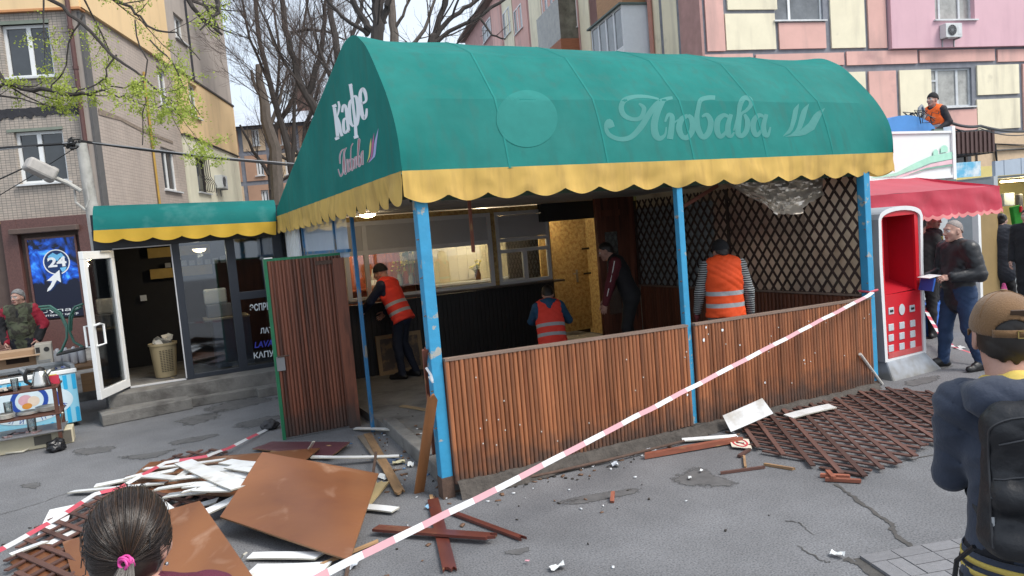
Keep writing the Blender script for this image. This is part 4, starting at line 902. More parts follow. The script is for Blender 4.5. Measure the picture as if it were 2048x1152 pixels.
up = MB(); up.box2((.15, Y+.005, zT), (cx[4]+.03, Y+.06, 2.58)); up.box2((cx[2]+.0, Y+.005, 1.23), (cx[3], Y+.06, zT)); up.box2((cx[4], Y+.005, 1.23), (cx[4]+.03, Y+.06, zT)); up.build('upper_wall', M_OSB, CAFE)
MB().bar((.2, Y-.1, 1.30), (cx[4]+.12, Y-.1, 1.245), .26, .03).build('counter_shelf', mat('dark_shelf', (.05, .035, .028), .5), CAFE)
def sash(x0, x1, z0, z1, cols, rows, f=.07, name='serving_window'):
    w = MB(); 
    w.box2((x0, Y-.02, z0), (x1, Y+.04, z0+f)); w.box2((x0, Y-.02, z1-f), (x1, Y+.04, z1)); w.box2((x0, Y-.019, z0+f), (x0+f, Y+.04, z1-f)); w.box2((x1-f, Y-.019, z0+f), (x1, Y+.04, z1-f))
    for c in cols: w.box2((c-f*.5, Y-.018, z0+f), (c+f*.5, Y+.04, z1-f))
    for a, b, z in rows: w.box2((a, Y-.017, z-f*.5), (b, Y+.039, z+f*.5))
    return w.build(name, M_WF, CAFE, bev=.004)
M_CLEAR = mat('clear_glass', (.93, .95, .94), .02, glass=.93)
s1 = sash(cx[0]-.1, cx[2], 1.27, zT, (cx[1]+.03, qz(848,480)[0]), ((cx[0]-.1, cx[2], zM),))
s2 = sash(cx[3], cx[4], 1.27, zT, (), ((cx[3], cx[4], zM), (cx[3], cx[4], qz(1040,500)[1])), f=.06)
xq = qz(1052,530)[0]; MB().box2((xq-.05, Y-.016, 1.33), (xq+.03, Y+.038, qz(1040,500)[1]-.03)).build('mullion', M_WF, s2)
for s, a, b in ((s1, cx[0], cx[2]), (s2, cx[3], cx[4])):
    MB().box2((a-.08 if s is s1 else a+.06, Y-.004, zM+.035), (b-.06, Y+.02, zT-.07)).build('blind_panel', mat('grey_blind_panel', (.38, .385, .40), .5, var=.04), s)
    MB().box2((a+.02, Y+.01, 1.33), (b-.05, Y+.016, zM-.03)).build('pane', M_CLEAR, s)
MB().box2((cx[3]+.06, Y-.03, 1.335), (xq-.06, Y-.015, 1.36)).build('hatch_rail', M_WF, s2)
# lit room behind the serving windows
M_REDW = mat('red_panelling', (.30, .085, .04), .5, var=.2, vs=4, col2=(.16, .04, .02), c2=(.45, .7), c2s=3, stretch=(3, 3, .4), rnd=.15)
M_CRT = mat('cream_tiles', (.62, .57, .42), .4, var=.06, rnd=.06)
rm = MB(); rm.box2((.12, 7.3, 0), (4.6, 7.36, 2.6)); rm.box2((.12, Y+.07, .0), (.17, 7.29, 2.6)); room = rm.build('kitchen_wall', mat('cream_plaster', (.6, .52, .36), .85, var=.08), CAFE)
pl_ = MB().box((0, 0, 0), (.098, .02, 1.6)).mesh('plank', M_REDW)
for i in range(22): link('plank', pl_, room, (.25+i*.1, 7.285+rng.uniform(-.003, .003), 1.7))
tl = MB().box((0, 0, 0), (.195, .012, .195)).mesh('tile', M_CRT)
for i in range(10):
    for j in range(5): link('tile', tl, room, (2.6+i*.2, 7.29+rng.uniform(-.002, .002), 1.2+j*.2))
MB().box2((2.42, 6.6, 0), (2.54, 7.29, 2.6)).build('pier', mat('dark_pier', (.05, .035, .03), .7), room)
MB().box2((2.55, 6.9, 1.25), (4.55, 7.28, 1.29)).build('worktop', M_WF, room)
M_GLA2 = mat('vase_glass', (.2, .22, .2), .1)
M_BOT = [mat('green_bottle', (.02, .06, .02), .12), mat('clear_bottle', (.35, .33, .3), .12), mat('brown_bottle', (.07, .03, .012), .12)]
MB().box2((.2, 7.0, 1.33), (2.4, 7.26, 1.36)).build('bottle_shelf', M_REDW, room)
for k, (px, kind, lb) in enumerate(((738, 0, 'leftmost bottle on the kitchen shelf behind the wide serving window'), (748, 1, 'second bottle from the left on the kitchen shelf'), (756, 2, 'third bottle from the left on the kitchen shelf'), (766, 1, 'fourth bottle on the kitchen shelf beside the worker'), (846, 0, 'bottle on the kitchen shelf right of the flower vases'))):
    q = fp(px, 575, 7.1); tb_ = thing('bottle', lb, 'bottle', (float(q[0]), 7.1, 1.362), 0, 'bottles on the kitchen shelf')
    MB().lathe([(0, 0), (.045, .0), (.045, .2), (.016, .27), (.016, .34), (0, .34)], n=12).build('glass', M_BOT[kind], tb_, smooth=True); MB().lathe([(.046, .05), (.046, .14)], n=12).build('label', M_FRAME, tb_)
M_STEM = mat('dry_stem', (.10, .14, .05), .8, var=.3); M_PETAL = mat('yellow_petal', (.62, .55, .14), .7, var=.25)
for px, h, lb in ((801, .34, 'vase of yellow flowers on the kitchen shelf'), (824, .62, 'tall vase of dry dark stems beside the yellow flowers'), (962, .3, 'small potted flowers at the right of the wide serving window')):
    q = fp(px, 570, 6.95); vz = thing('flower_vase', lb, 'vase', (float(q[0]), 6.95 if px < 900 else 7.05, 1.362 if px < 900 else 1.292)); MB().lathe([(0, 0), (.05, 0), (.06, .1), (.04, .17), (.045, .2), (.035, .2), (.03, .02)], n=14).build('vase_body', M_BOT[2] if px > 900 else M_GLA2, vz, smooth=True)
    sm_ = MB(); pm_ = MB()
    for _ in range(16):
        e = np.array([rng.gauss(0, .09), rng.gauss(0, .05), h+rng.uniform(-.08, .1)]); sm_.tube([(0, 0, .05), tuple(e*.6+np.array([0, 0, .05])), tuple(e)], .004, 3)
        if px != 824: pm_.lathe([(0, -.02), (.026, 0), (.0, .014)], tuple(e), 6)
        else: pm_.box(e, (.05, .01, .06), Matrix.Rotation(rng.uniform(0, 3), 3, 'X'))
    stuff(sm_.build('stems', M_STEM, vz)); stuff(pm_.build('flowers', M_PETAL if px != 824 else M_STEM, vz))
q0, q1 = fp(797, 488, 7.24), fp(842, 512, 7.24); pc_ = thing('framed_picture', 'framed landscape picture on the red panelling of the kitchen', 'picture', (float(q0[0]), 7.24, float(q1[2])-.12)); w_, h_ = float(q1[0]-q0[0])+.15, .42
MB().box2((0, -.02, 0), (w_, 0, h_)).build('frame', mat('pale_gilt', (.5, .40, .2), .5), pc_); MB().box2((.05, -.028, .05), (w_-.05, -.021, h_-.05)).build('print', mat('sepia_print', (.50, .42, .28), .6, col2=(.16, .13, .08), c2=(.45, .6), c2s=7), pc_)
q0 = fp(757, 735, 5.32); pc2 = thing('framed_picture', 'framed painting standing on the floor against the dark counter', 'picture', (float(q0[0]), 5.28, .101), 0); pc2.rotation_euler = (-.09, 0, 0)
MB().box2((0, 0, 0), (.06, .03, .62)).box2((.68, 0, 0), (.74, .03, .62)).box2((.06, 0, 0), (.68, .03, .06)).box2((.06, 0, .56), (.68, .03, .62)).build('frame', mat('light_wood_frame', (.30, .19, .09), .6, var=.2), pc2); MB().box2((.06, .012, .06), (.68, .02, .56)).build('painting', mat('dark_painting', (.10, .07, .05), .6, col2=(.25, .15, .07), c2=(.5, .62), c2s=6), pc2)
M_LAMP = mat('lamp_glow', (1, .8, .5), .5, var=0, emit=((1, .72, .38), 14.0))
def lamp(name, label, loc, w, r=.11, col=(1, .82, .55), sz=.04):
    t = thing(name, label, 'lamp', loc)
    MB().lathe([(r*1.15, 0), (r*1.2, -.02), (r*1.05, -.03)], n=16).build('fitting', M_WF, t); MB().lathe([(r, -.028), (r*.9, -.055), (r*.5, -.075), (0, -.08)], n=16).build('lamp_shade', M_LAMP, t, smooth=True)
    l = bpy.data.lights.new(name, 'POINT'); l.energy = w; l.color = col; l.shadow_soft_size = sz; lo = link('bulb', l, t, (0, 0, -.13)); return t
lamp('ceiling_lamp', 'round ceiling lamp glowing over the left part of the serving counter', tuple(fp(735, 424, 4.3)), 2.2)
lamp('ceiling_lamp', 'kitchen ceiling lamp shining behind the wider serving window', (1.3, 6.5, 2.56), 22)
lamp('ceiling_lamp', 'kitchen ceiling lamp shining behind the narrow serving window', (3.5, 6.4, 2.56), 28)
# recess with the strand-board door
yd = 6.2; D = lambda px, py: qz(px, py, yd)
dx0, dx1, dz0, dz1 = D(1103,500)[0]-.25, D(1174,500)[0], .16, D(1140,440)[1]
MB().box2((4.1, yd+.5, 0), (6.6, yd+.56, 2.6)).build('recess_back', mat('recess_shade_black', (.02, .018, .016), .9), CAFE); rw = MB(); rw.box2((D(1197,500)[0], 4.5, 0), (D(1197,500)[0]+.06, yd+.5, 2.6)); rw.build('recess_wall', M_OSB, CAFE)  # back wall coloured black to paint the shade behind the door
dr = MB().box2((dx0, yd, dz0), (dx1, yd+.045, dz1)).build('door', M_OSB, CAFE)
hx, hz = D(1154, 553); h = MB(); h.box2((hx-.02, yd-.012, hz-.11), (hx+.02, yd-.001, hz+.13)); h.build('lock_plate', M_STEEL, dr); MB().tube([(hx, yd-.01, hz+.06), (hx, yd-.05, hz+.06), (hx-.11, yd-.055, hz+.06)], .009, 6).build('handle', M_STEEL, dr)
for z in (hz+.5, hz+.02): MB().box2((dx1-.12, yd-.008, z), (dx1+.05, yd-.001, z+.035)).build('hinge', M_BLK, dr)
MB().box2((4.1, 5.3, 2.28), (5.3, 5.42, 2.6)).build('lintel', mat('black_board', (.012, .015, .018), .7), CAFE)
lamp('ceiling_lamp', 'lamp behind the lintel that lights the strand board door', (4.5, 5.8, 2.56), 5.5)
yk = 4.42; a0, a1 = qz(1196, 500, yk)[0], 5.42
dk = MB().box2((a0, yk, 0), (a1, yk+.05, 2.58)).build('inner_wall', M_SLATD, CAFE)
sm = MB().box((0, 0, 0), (.088, .02, 2.46)).mesh('plank', M_SLATD)
for i in range(int((a1-a0)/.09)): link('plank', sm, dk, (a0+.045+i*.09, yk-.012, 1.35))
mx0, mz1 = qz(1207, 465, yk); mx1, mz0 = qz(1243, 625, yk)
mr_ = MB().box2((mx0, yk-.035, mz0), (mx1, yk-.024, mz1)).build('mirror', mat('dusty_mirror', (.5, .5, .46), .12, metal=.9, var=.1), dk)
MB().box2((a0+.1, yk-.06, 2.28), (a0+.45, yk-.024, 2.38)).build('fuse_box', M_SLATD, dk)
# right side: low planked wall, lattice and pale sheets behind
xw = 5.40
lw = MB().box2((xw+.02, .1, .1), (xw+.05, 4.4, 1.06)).build('side_low_wall', M_SLATD, CAFE)
sm2 = half_round(.062, .94).mesh('slat', mat('red_brown_slat', (.14, .045, .022), .5, var=.25, vs=5, stretch=(3, 3, .35), rnd=.25), smooth=True, ang=40)
for i in range(66): link('slat', sm2, lw, (xw+.02, .14+i*.0645, .11), (0, 0, -PI/2))
MB().box2((xw-.02, .1, 1.06), (xw+.05, 4.4, 1.085)).build('ledge', M_RAIL, lw)
M_SHEET = mat('pale_backing_sheet', (.62, .56, .48), .8, var=.16, vs=1.4, col2=(.38, .30, .24), c2=(.5, .75), c2s=1.1, trans=.62, rnd=.14)
for y0, y1 in ((.1, .95), (.955, 1.9), (1.905, 2.9), (2.905, 4.4)): MB().box2((xw+.06, y0, 1.06), (xw+.064, y1, 2.58)).build('backing_sheet', M_SHEET, CAFE)
M_LATT = mat('dark_brown_lattice', (.042, .026, .022), .6, var=.3, vs=9, stretch=(2, 2, .4), rnd=.25)
lat = link('lattice', None, CAFE)
for q in (.09, 2.2, 4.34): MB().box2((xw-.022, q, 1.08), (xw+.0, q+.045, 2.5)).build('upright', M_LATT, lat)
sl_ = MB().box((0, 0, 0), (.008, 1, .032)).mesh('strip', M_LATT); SP = .155; TH = math.atan2(.215, SP)
y = .13-1.45/math.tan(TH)
while y < 4.36:
    for sgn in (1, -1):
        ya, yb = (y, y+1.42/math.tan(TH)); za, zb = 1.08, 2.5
        if sgn < 0: za, zb = zb, za
        A = np.array([ya, za]); B = np.array([yb, zb])
        for lim, side in ((.13, 0), (4.36, 1)):
            for P, Q in ((A, B), (B, A)):
                if (side == 0 and P[0] < lim < Q[0]) or (side == 1 and P[0] > lim > Q[0]): P[:] = Q+(P-Q)*((lim-Q[0])/(P[0]-Q[0]))
        if max(A[0], B[0]) > .14 and min(A[0], B[0]) < 4.35 and abs(B[0]-A[0]) > .03:
            L = np.linalg.norm(B-A); o = link('strip', sl_, lat, (xw-.006-(.009 if sgn > 0 else 0), (A[0]+B[0])/2, (A[1]+B[1])/2), (math.atan2(B[1]-A[1], B[0]-A[0])+rng.uniform(-.008, .008), 0, 0)); o.scale = (1, L, 1)
    y += SP
# left side: glazed strip under the hem, thin blue bars, pale folded sheet
M_GLS = mat('reflection_tinted_glass', (.48, .56, .66), .06, var=.05, spec=1.0)  # pale colour paints the bright reflection into the panes
xs_ = .06
sg = MB().box2((xs_-.02, 2.6, 2.08), (xs_+.02, 6.2, 2.115)).box2((xs_-.02, 3.2, 2.115), (xs_+.02, 3.25, 2.6)).box2((xs_-.02, 5.15, 2.0), (xs_+.02, 5.22, 2.6)).build('side_glazing', M_BLUED, CAFE)
for a, b in ((2.61, 3.2), (3.25, 5.15), (5.22, 6.2)): MB().add([(xs_, a, 2.02), (xs_, b, 2.02), (xs_, b, 2.6), (xs_, a, 2.6)], [(0, 1, 2, 3)]).build('pane', M_GLS, sg, fix=False)
fs = MB(); 
for i in range(14): fs.box2((xs_-.06-.02*(i % 2), 5.3+i*.07, .3), (xs_-.03, 5.365+i*.07, 2.5))
fs.build('folded_shutter', M_FRAME, CAFE)
MB().box2((xs_, 4.0, 0), (xs_+.04, 6.2, 2.02)).build('side_wall', M_SLATD, CAFE)
sp_ = MB().box2((.02, 3.02, 0), (.07, 3.98, 1.19)).build('side_panel', M_SLATD, CAFE)
# the open door with a green edge
dz = 2.08; DW = .86
door = link('door', MB().box2((-DW+.035, .0, .02), (0, .03, dz-.03)).mesh('door', M_SLATD), CAFE, (.03, 2.95, 0), (0, 0, rad(-2)))
slat_row(door, -DW+.035, 0, .025, .025, dz-.03, dz-.03, 21, M_SLATD)
M_GRN = mat('green_paint', (.015, .17, .075), .5, var=.15, vs=8)
MB().box2((-DW, -.016, .0), (-DW+.035, .034, dz)).box2((-DW+.035, -.012, dz-.029), (0, .034, dz)).build('door_edge', M_GRN, door)
MB().box2((-.1, -.05, 0), (.03, -.022, dz-.06)).build('stile', M_SLATD, door); MB().box2((-.3, -.032, dz-.12), (.0, -.022, dz-.075)).build('hinge', M_RUST, door)
lz = fp(562, 722, 2.95)[2]; h = MB(); h.box2((-DW+.02, -.045, lz-.11), (-DW+.11, -.022, lz+.05)); h.lathe([(.03, 0), (.032, .03), (.0, .034)], (0, 0, 0), 10)
lk = h.build('lock', M_STEEL, door); MB().tube([(-DW+.04, -.045, lz+.06), (-DW+.04, -.09, lz+.06), (-DW+.16, -.09, lz+.06)], .01, 6).build('handle', M_RUST, door)
MB().box2((-DW+.01, -.02, dz), (-DW+.1, .02, dz+.012)).build('catch', M_FRAME, door)
# loose hanging bits inside
def sheet(name, fn, nu, nv, m, **k): return MB().grid(fn, nu, nv).build(name, m, smooth=True, fix=False, **k)
M_FOIL = mat('crumpled_foil', (.74, .67, .58), .38, metal=.7, var=.25, vs=5)
p0, p1, pm = fp(1452, 362, .55), fp(1645, 352, .55), fp(1552, 432, .35)
def foil(u, v):
    q = p0*(1-u)+p1*u; dz_ = (pm[2]-q[2])*math.sin(PI*min(1, u*1.02))**.8*v*(1+.04*math.sin(23*u)); q = q+np.array([.09*math.sin(u*9)*v, -.2*v*math.sin(PI*u), dz_])
    n = .05*mnoise.noise(Vector((u*9, v*4, 1)))+.035*mnoise.noise(Vector((u*23+v*6, v*9, 4)))+.02*mnoise.noise(Vector((u*50, v*22, 7)))
    return (q[0]+n*.4, q[1]+n*1.5, q[2]+n*.5*v)
tag(sheet('foil_sheet', foil, 60, 24, M_FOIL, origin=p0), 'crumpled silver foil sheet sagging from the ceiling in front of the lattice', 'foil')
M_BRK = mat('broken_red_wood', (.26, .085, .05), .6, var=.3, vs=8, stretch=(.5, 2, 2), rnd=.25, col2=(.42, .24, .11), c2=(.62, .7), c2s=6)
def slat_piece(a, b, w, h, m=M_BRK, name='loose_slat', end=True, up=(0, 0, 1)):
    a = Vector(a); b = Vector(b); c = (a+b)/2; L = (b-a).length; t = (b-a).normalized(); mb = MB()
    n = 5; poly = [(-L/2, -w/2)]+[(L/2+(rng.uniform(-.05, .03) if end else 0)*min(1, L), -w/2+w*k/n) for k in range(n+1)]+[(-L/2+(rng.uniform(-.03, .04) if end else 0)*min(1, L), w/2)]
    mb.prism(poly, lambda u, v, z: (u, v, z), -h/2, h/2); o = mb.build(name, m)
    r = t.cross(Vector(up)); r = r.normalized() if r.length > .01 else Vector((1, 0, 0)); R = Matrix((t, -r, (-r).cross(t)*-1)).transposed()
    u2 = Vector(up) - t*t.dot(Vector(up)); u2.normalize() if u2.length > .01 else None
    if u2.length < .01: u2 = t.orthogonal().normalized()
    y = u2.cross(t); R = Matrix((t, y, u2)).transposed(); o.matrix_world = Matrix.Translation(c) @ R.to_4x4(); return o
q0, q1 = fp(937, 388, 1.6), fp(947, 506, 1.6)
tag(slat_piece(q0, q1, .035, .02, up=(0, 1, 0)), 'broken red slat hanging straight down from the ceiling behind the thick corner post', 'slat'); 
tag(slat_piece(fp(1368, 412, 1.0), fp(1437, 370, 1.0), .04, .02, up=(0, 1, 0)), 'broken reddish slat hanging slantwise under the hem beside the middle post', 'slat')
# ================================================================== coffee kiosk at the left
KY = 6.4
KIOSK = thing('coffee_kiosk', 'low dark glazed coffee kiosk under a green awning left of the pavilion', 'kiosk', (-2.65, KY, 0))
def K(x, y, z): return (x+2.65, y-KY, z)
def kbox(name, a, b, m, par=None, **k): return MB().box2(K(*a), K(*b)).build(name, m, par or KIOSK, **k)
M_DKF = mat('dark_blue_grey_frame', (.017, .022, .032), .45, var=.1)
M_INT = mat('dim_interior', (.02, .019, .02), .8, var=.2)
M_SMOKE = mat('shop_glass', (.62, .68, .74), .03, glass=.90)
fx = lambda px, py=600: float(fp(px, py, KY)[0])
mb = MB()
for a, b in ((-2.66, -2.42), (-1.66, -1.55), (-.905, -.775), (-.2, -.06)): mb.box2(K(a, KY, .33), K(b, KY+.09, 2.40))
mb.box2(K(-2.66, KY-.002, 2.40), K(-.06, KY+.1, 2.66)); mb.box2(K(-1.55, KY+.001, .33), K(-.2, KY+.088, .40)); mb.box2(K(-.775, KY+.003, 1.45), K(-.2, KY+.087, 1.57))
mb.build('frame', M_DKF, KIOSK, bev=.004)
mb = MB().box2(K(-1.67, KY-.012, .36), K(-1.655, KY+.1, 2.38)).box2(K(-2.43, KY-.012, 2.38), K(-1.655, KY+.1, 2.395)).box2(K(-2.42, KY-.014, .335), K(-1.67, KY+.1, .35))
mb.build('door_frame', M_WF, KIOSK)
for a, b, c, d in ((-1.55, -.905, .4, 2.4), (-.775, -.2, .4, 1.45), (-.775, -.2, 1.57, 2.4)): kbox('pane', (a, KY+.04, c), (b, KY+.048, d), M_SMOKE)
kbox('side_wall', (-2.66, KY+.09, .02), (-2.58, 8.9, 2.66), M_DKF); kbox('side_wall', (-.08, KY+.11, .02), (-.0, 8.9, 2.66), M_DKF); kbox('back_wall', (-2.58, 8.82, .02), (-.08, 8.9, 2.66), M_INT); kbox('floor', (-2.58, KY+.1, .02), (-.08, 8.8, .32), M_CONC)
kbox('roof', (-2.66, KY+.1, 2.662), (-.0, 8.9, 2.9), M_DKF)
# counter, shelves, printer and lamp inside
def ki(px, py, y): q = fp(px, py, y); return (float(q[0]), y, float(q[2]))
M_GREYL = mat('grey_laminate', (.27, .29, .32), .5, var=.06); M_CARD = mat('cream_board', (.62, .53, .38), .7, var=.08); M_MUST = mat('mustard_shelf', (.42, .28, .06), .6, var=.15)
c0 = ki(425, 640, 7.2); c1 = ki(487, 640, 7.2)
kbox('counter', (c0[0], 7.2, .32), (c1[0]+.1, 7.75, c0[2]-.01), M_GREYL); kbox('counter_top', (c0[0]-.12, 7.12, c0[2]-.008), (c1[0]+.1, 7.8, c0[2]+.02), M_CARD)
for py in (462, 455): pass
s0 = ki(300, 545, 8.6); s1 = ki(425, 545, 8.6)
for z in (s0[2]-.12, s0[2]+.25): kbox('shelf', (s0[0], 8.55, z), (s1[0], 8.81, z+.17), M_MUST)
for i in range(9):
    x = s0[0]+.25+i*.13; kbox('shelf_box', (x, 8.5, s0[2]+.06), (x+.09, 8.54, s0[2]+rng.uniform(.14, .2)), mat('shelf_goods', (.35, .36, .36), .5, rnd=.4))
lamp('ceiling_lamp', 'round lamp glowing inside the coffee kiosk above the tall pane', ki(398, 494, 7.0), 7, r=.1)
pq = ki(435, 600, 7.35); pb_ = thing('printer', 'pale grey printer on the counter inside the coffee kiosk', 'printer', (pq[0], 7.4, c0[2]+.02))
MB().box2((-.18, -.05, 0), (.22, .2, .22)).build('body', M_GREYL, pb_, bev=.02); MB().box2((-.2, .02, .221), (.16, .1, .48)).build('paper_tray', M_FRAME, pb_, bev=.03)
t = thing('cable_box', 'small white socket box on the dark wall inside the kiosk doorway', 'socket', ki(287, 596, 8.7)); MB().box2((-.05, -.03, -.05), (.05, .03, .05)).build('cover', M_FRAME, t)
# lettering on the pane
for s, pts, mi in (('ЭСПРЕССО', ((499,610),(565,601),(566,617),(500,622)), 0), ('ЛАТТЕ', ((520,657),(560,651),(561,664),(521,667)), 0), ('LAVAZZA', ((508,684),(575,674),(576,688),(509,696)), 1), ('КАПУЧИНО', ((507,706),(590,693),(591,707),(508,717)), 0)):
    q = [fp(*p, KY+.036) for p in pts]; f = bil(q[3], q[2], q[1], q[0])
    mb = MB(); text_on(mb, s, lambda u, v: K(*f(u, v)), 0, bold=.02, shear=.2 if mi else 0, box=(0, .72)); mb.build('lettering', mat('letter_blue', (.04, .05, .42), .5) if mi else mat('letter_white', (.6, .66, .7), .5, var=.02), KIOSK, fix=False)
# awning
A = [fp(187, 412, 6.5), fp(548, 400, 6.5), fp(187, 461, 6.12), fp(552, 443, 6.12)]
mb = MB(); 
def aw_(u, v):
    a = A[0]*(1-u)+A[1]*u; b = A[2]*(1-u)+A[3]*u; q = a*(1-v)+b*v; q = q+np.array([0, -.13*math.sin(PI*v)*.7, .05*math.sin(PI*v)]); return K(*q)
mb.grid(aw_, 24, 8); awn = mb.build('awning', mat('teal_awning_cloth', (.008, .17, .16), .7, spec=.2, var=.14, vs=2, col2=(.05, .22, .21), c2=(.5, .7), trans=.25, bump=.1, bs=6), KIOSK, smooth=True, fix=False)
g = MB(); g.add([K(*A[0]), K(*A[2]), K(A[0][0], 6.5, A[2][2])], [(0, 1, 2)]); g.add([K(*A[1]), K(*A[3]), K(A[1][0], 6.5, A[3][2])], [(0, 1, 2)]); g.build('awning_end', MATS['teal_awning_cloth'], awn, fix=False)
mb = MB(); N = 120
B0, B1 = fp(187, 461, 6.12), fp(552, 443, 6.12); C0, C1 = fp(188, 487, 6.12), fp(552, 470, 6.12)
for i in range(N+1):
    u = i/N; sc = .055*(1-abs(math.sin(PI*u*6.4+.2))**.8)
    for r in range(6):
        t = r/5; q = (B0*(1-u)+B1*u)*(1-t)+(C0*(1-u)+C1*u+np.array([0, 0, sc]))*t; q[1] -= .005+.012*math.sin(u*40)*t; mb.v.append(K(*q))
for i in range(N):
    for r in range(5): q = i*6+r; mb.f.append([q, q+6, q+7, q+1]); mb.m.append(0)
mb.build('hem', mat('bright_yellow_hem', (.70, .44, .045), .7, var=.1, vs=4, trans=.25), awn, smooth=True, fix=False)
kbox('awning_bracket', (-2.6, 6.13, 2.62), (-.1, 6.5, 2.65), M_DKF)
# threshold and steps
kbox('plinth', (-2.7, 6.02, 0), (-.35, KY+.09, .33), M_CONC, bev=.015)
stp = MB().box2((0, -.0, 0), (1.14, .42, .16)).build('step', M_CONC, KIOSK, bev=.015); stp.location = K(-2.77, 5.56, 0); stp.rotation_euler = (0, 0, rad(9))
kbox('step', (-1.66, 5.86, 0), (-.42, 6.02, .13), M_CONC, bev=.012); kbox('step', (-.75, 5.7, 0), (-.4, 5.858, .14), M_CONC, bev=.012)
# white plastic door standing open
hx_, hy_ = -2.44, KY-.02; fr_ = gp(199, 800, .37); dl = math.hypot(fr_[0]-hx_, fr_[1]-hy_); da = math.atan2(fr_[1]-hy_, fr_[0]-hx_)
pd = link('door', None, KIOSK, K(hx_, hy_, .37), (0, 0, da))
mbd = MB(); H = 2.0; mbd.box2((0, -.03, 0), (dl, .03, .12)).box2((0, -.03, H-.11), (dl, .03, H)).box2((0, -.0295, .12), (.1, .0295, H-.11)).box2((dl-.1, -.0295, .12), (dl, .0295, H-.11)); mbd.build('door_frame', M_FRAME, pd, bev=.006)
MB().box2((.1, -.004, .12), (dl-.1, .004, H-.11)).build('pane', M_CLEAR, pd)
mbh = MB().tube([(dl-.06, -.03, 1.0), (dl-.06, -.1, 1.0), (dl-.06, -.1, .72), (dl-.06, -.03, .72)], .016, 8).tube([(dl-.06, .03, 1.0), (dl-.06, .1, 1.02), (dl-.16, .1, 1.0), (dl-.16, .1, .74), (dl-.06, .03, .72)], .016, 8); mbh.build('handle', M_FRAME, pd, smooth=True)
MB().box2((.12, .035, H-.02), (.42, .055, H+.0)).build('door_closer', M_STEEL, pd)
# waste basket in the doorway
b = gp(333, 752, .33); bk = thing('laundry_basket', 'beige plastic basket with slots, full of paper, inside the dark kiosk doorway', 'basket', tuple(b))
M_BEI = mat('beige_plastic', (.52, .42, .25), .5, var=.05)
mb = MB().lathe([(.145, 0), (.15, .02), (.185, .5), (.2, .505), (.2, .54), (.185, .54), (.14, .03), (.0, .03)], n=28, sx=1.05); mb.build('basket_body', M_BEI, bk, smooth=True)
sm3 = MB()
for c in range(-2, 3):
    for r in range(13):
        z = .1+r*.027; R_ = .152+.07*z+.002; a = -PI/2+.2+c*.13*1.7; sm3.box((R_*1.05*math.cos(a), R_*math.sin(a), z), (.028, .004, .011), Matrix.Rotation(a+PI/2, 3, 'Z'))
stuff(sm3.build('slots', mat('slot_shadow', (.1, .08, .05), .8), bk))
for i in range(16):
    p = MB().box((0, 0, 0), (rng.uniform(.08, .16), rng.uniform(.06, .12), .008)).build('paper', mat('paper_waste', (.58, .56, .5), .8, rnd=.35, var=.1), bk)
    p.location = (rng.uniform(-.13, .13), rng.uniform(-.12, .12), .54+rng.uniform(-.02, .09)); p.rotation_euler = (rng.uniform(-1, 1), rng.uniform(-1, 1), rng.uniform(0, 3))
# ------------------------------------------------------------------ street lamp and cables
M_WPOLE = mat('whitewashed_concrete', (.46, .45, .42), .85, var=.25, vs=4, bump=.3, bs=30, col2=(.28, .26, .24), c2=(.55, .7))
DL = 10.6; lb = dp(188, 478, DL); lt_ = dp(163, 287, DL); rt = np.array([lb[0]-(lt_[0]-lb[0])*0, lb[1], 0])
SL = thing('street_lamp', 'whitewashed street lamp with a boxy grey head reaching left from beside the kiosk awning', 'street lamp', (float(lt_[0]), float(lt_[1]), 0))
lo_ = lambda px, py, d=0.0: dp(px, py, DL+d)-np.array([lt_[0], lt_[1], 0])
MB().tube([(.09, 0, 0), (.05, 0, 2.2), lo_(163, 287)], [.13, .10, .075], 10).build('pole', M_WPOLE, SL, smooth=True)
MB().tube([lo_(162, 382, -.12), lo_(135, 366, -.2), lo_(100, 352, -.3)], .032, 8).build('arm', M_WPOLE, SL, smooth=True)
MB().tube([lo_(149, 380, -.12), lo_(152, 405, -.1), lo_(171, 420, -.06)], .018, 6).tube([lo_(172, 365, -.08), lo_(178, 400, -.08), lo_(172, 415, -.08)], .012, 5).build('bracket', M_WPOLE, SL)
mb = MB(); a = lo_(108, 352, -.28); b_ = lo_(52, 325, -.55); d_ = (b_-a)/np.linalg.norm(b_-a); mb.bar(a, b_, .24, .19); mb.bar(a-d_*.02, a+d_*.1, .17, .23)
mb.v = [tuple(np.array(v)) for v in mb.v]; hd = mb.build('lamp_head', mat('weathered_grey_shell', (.40, .38, .36), .6, var=.2, vs=9), SL, bev=.035)
MB().bar(a+d_*.08+np.array([0,0,-.085]), b_-d_*.05+np.array([0,0,-.085]), .15, .03).build('diffuser', mat('milky_cover', (.5, .5, .48), .4), SL)
mb = MB()
for _ in range(10):
    c_ = lo_(150+rng.uniform(-14, 12), 288+rng.uniform(-8, 6), rng.uniform(-.15, .1)); mb.tube([c_, c_+np.array([rng.uniform(-.08, .08), rng.uniform(-.05, .05), rng.uniform(-.06, .06)]), c_+np.array([rng.uniform(-.12, .12), 0, rng.uniform(-.08, .08)])], .02, 5)
mb.build('cable_joint', M_BLK, SL)
def cable(pts, r, label, m=None, sag=0.0):
    P = [dp(*p) for p in pts]; Q = []
    for i in range(len(P)-1):
        for k in range(8): t = k/8; q = P[i]*(1-t)+P[i+1]*t; q = q-np.array([0, 0, sag*4*t*(1-t)]); Q.append(q)
    Q.append(P[-1]); o = np.array(Q[0]); o0 = MB().tube(Q, r, 5).build('overhead_cable', m or M_BLK, origin=o, smooth=True); return tag(o0, label, 'cable', 'overhead cables at the street lamp')
M_GREYC = mat('grey_cable', (.3, .31, .33), .6)
cable([(-120,300,10.2),(0,296,10.4),(150,286,10.6)], .02, 'black overhead cable running left from the top of the street lamp')
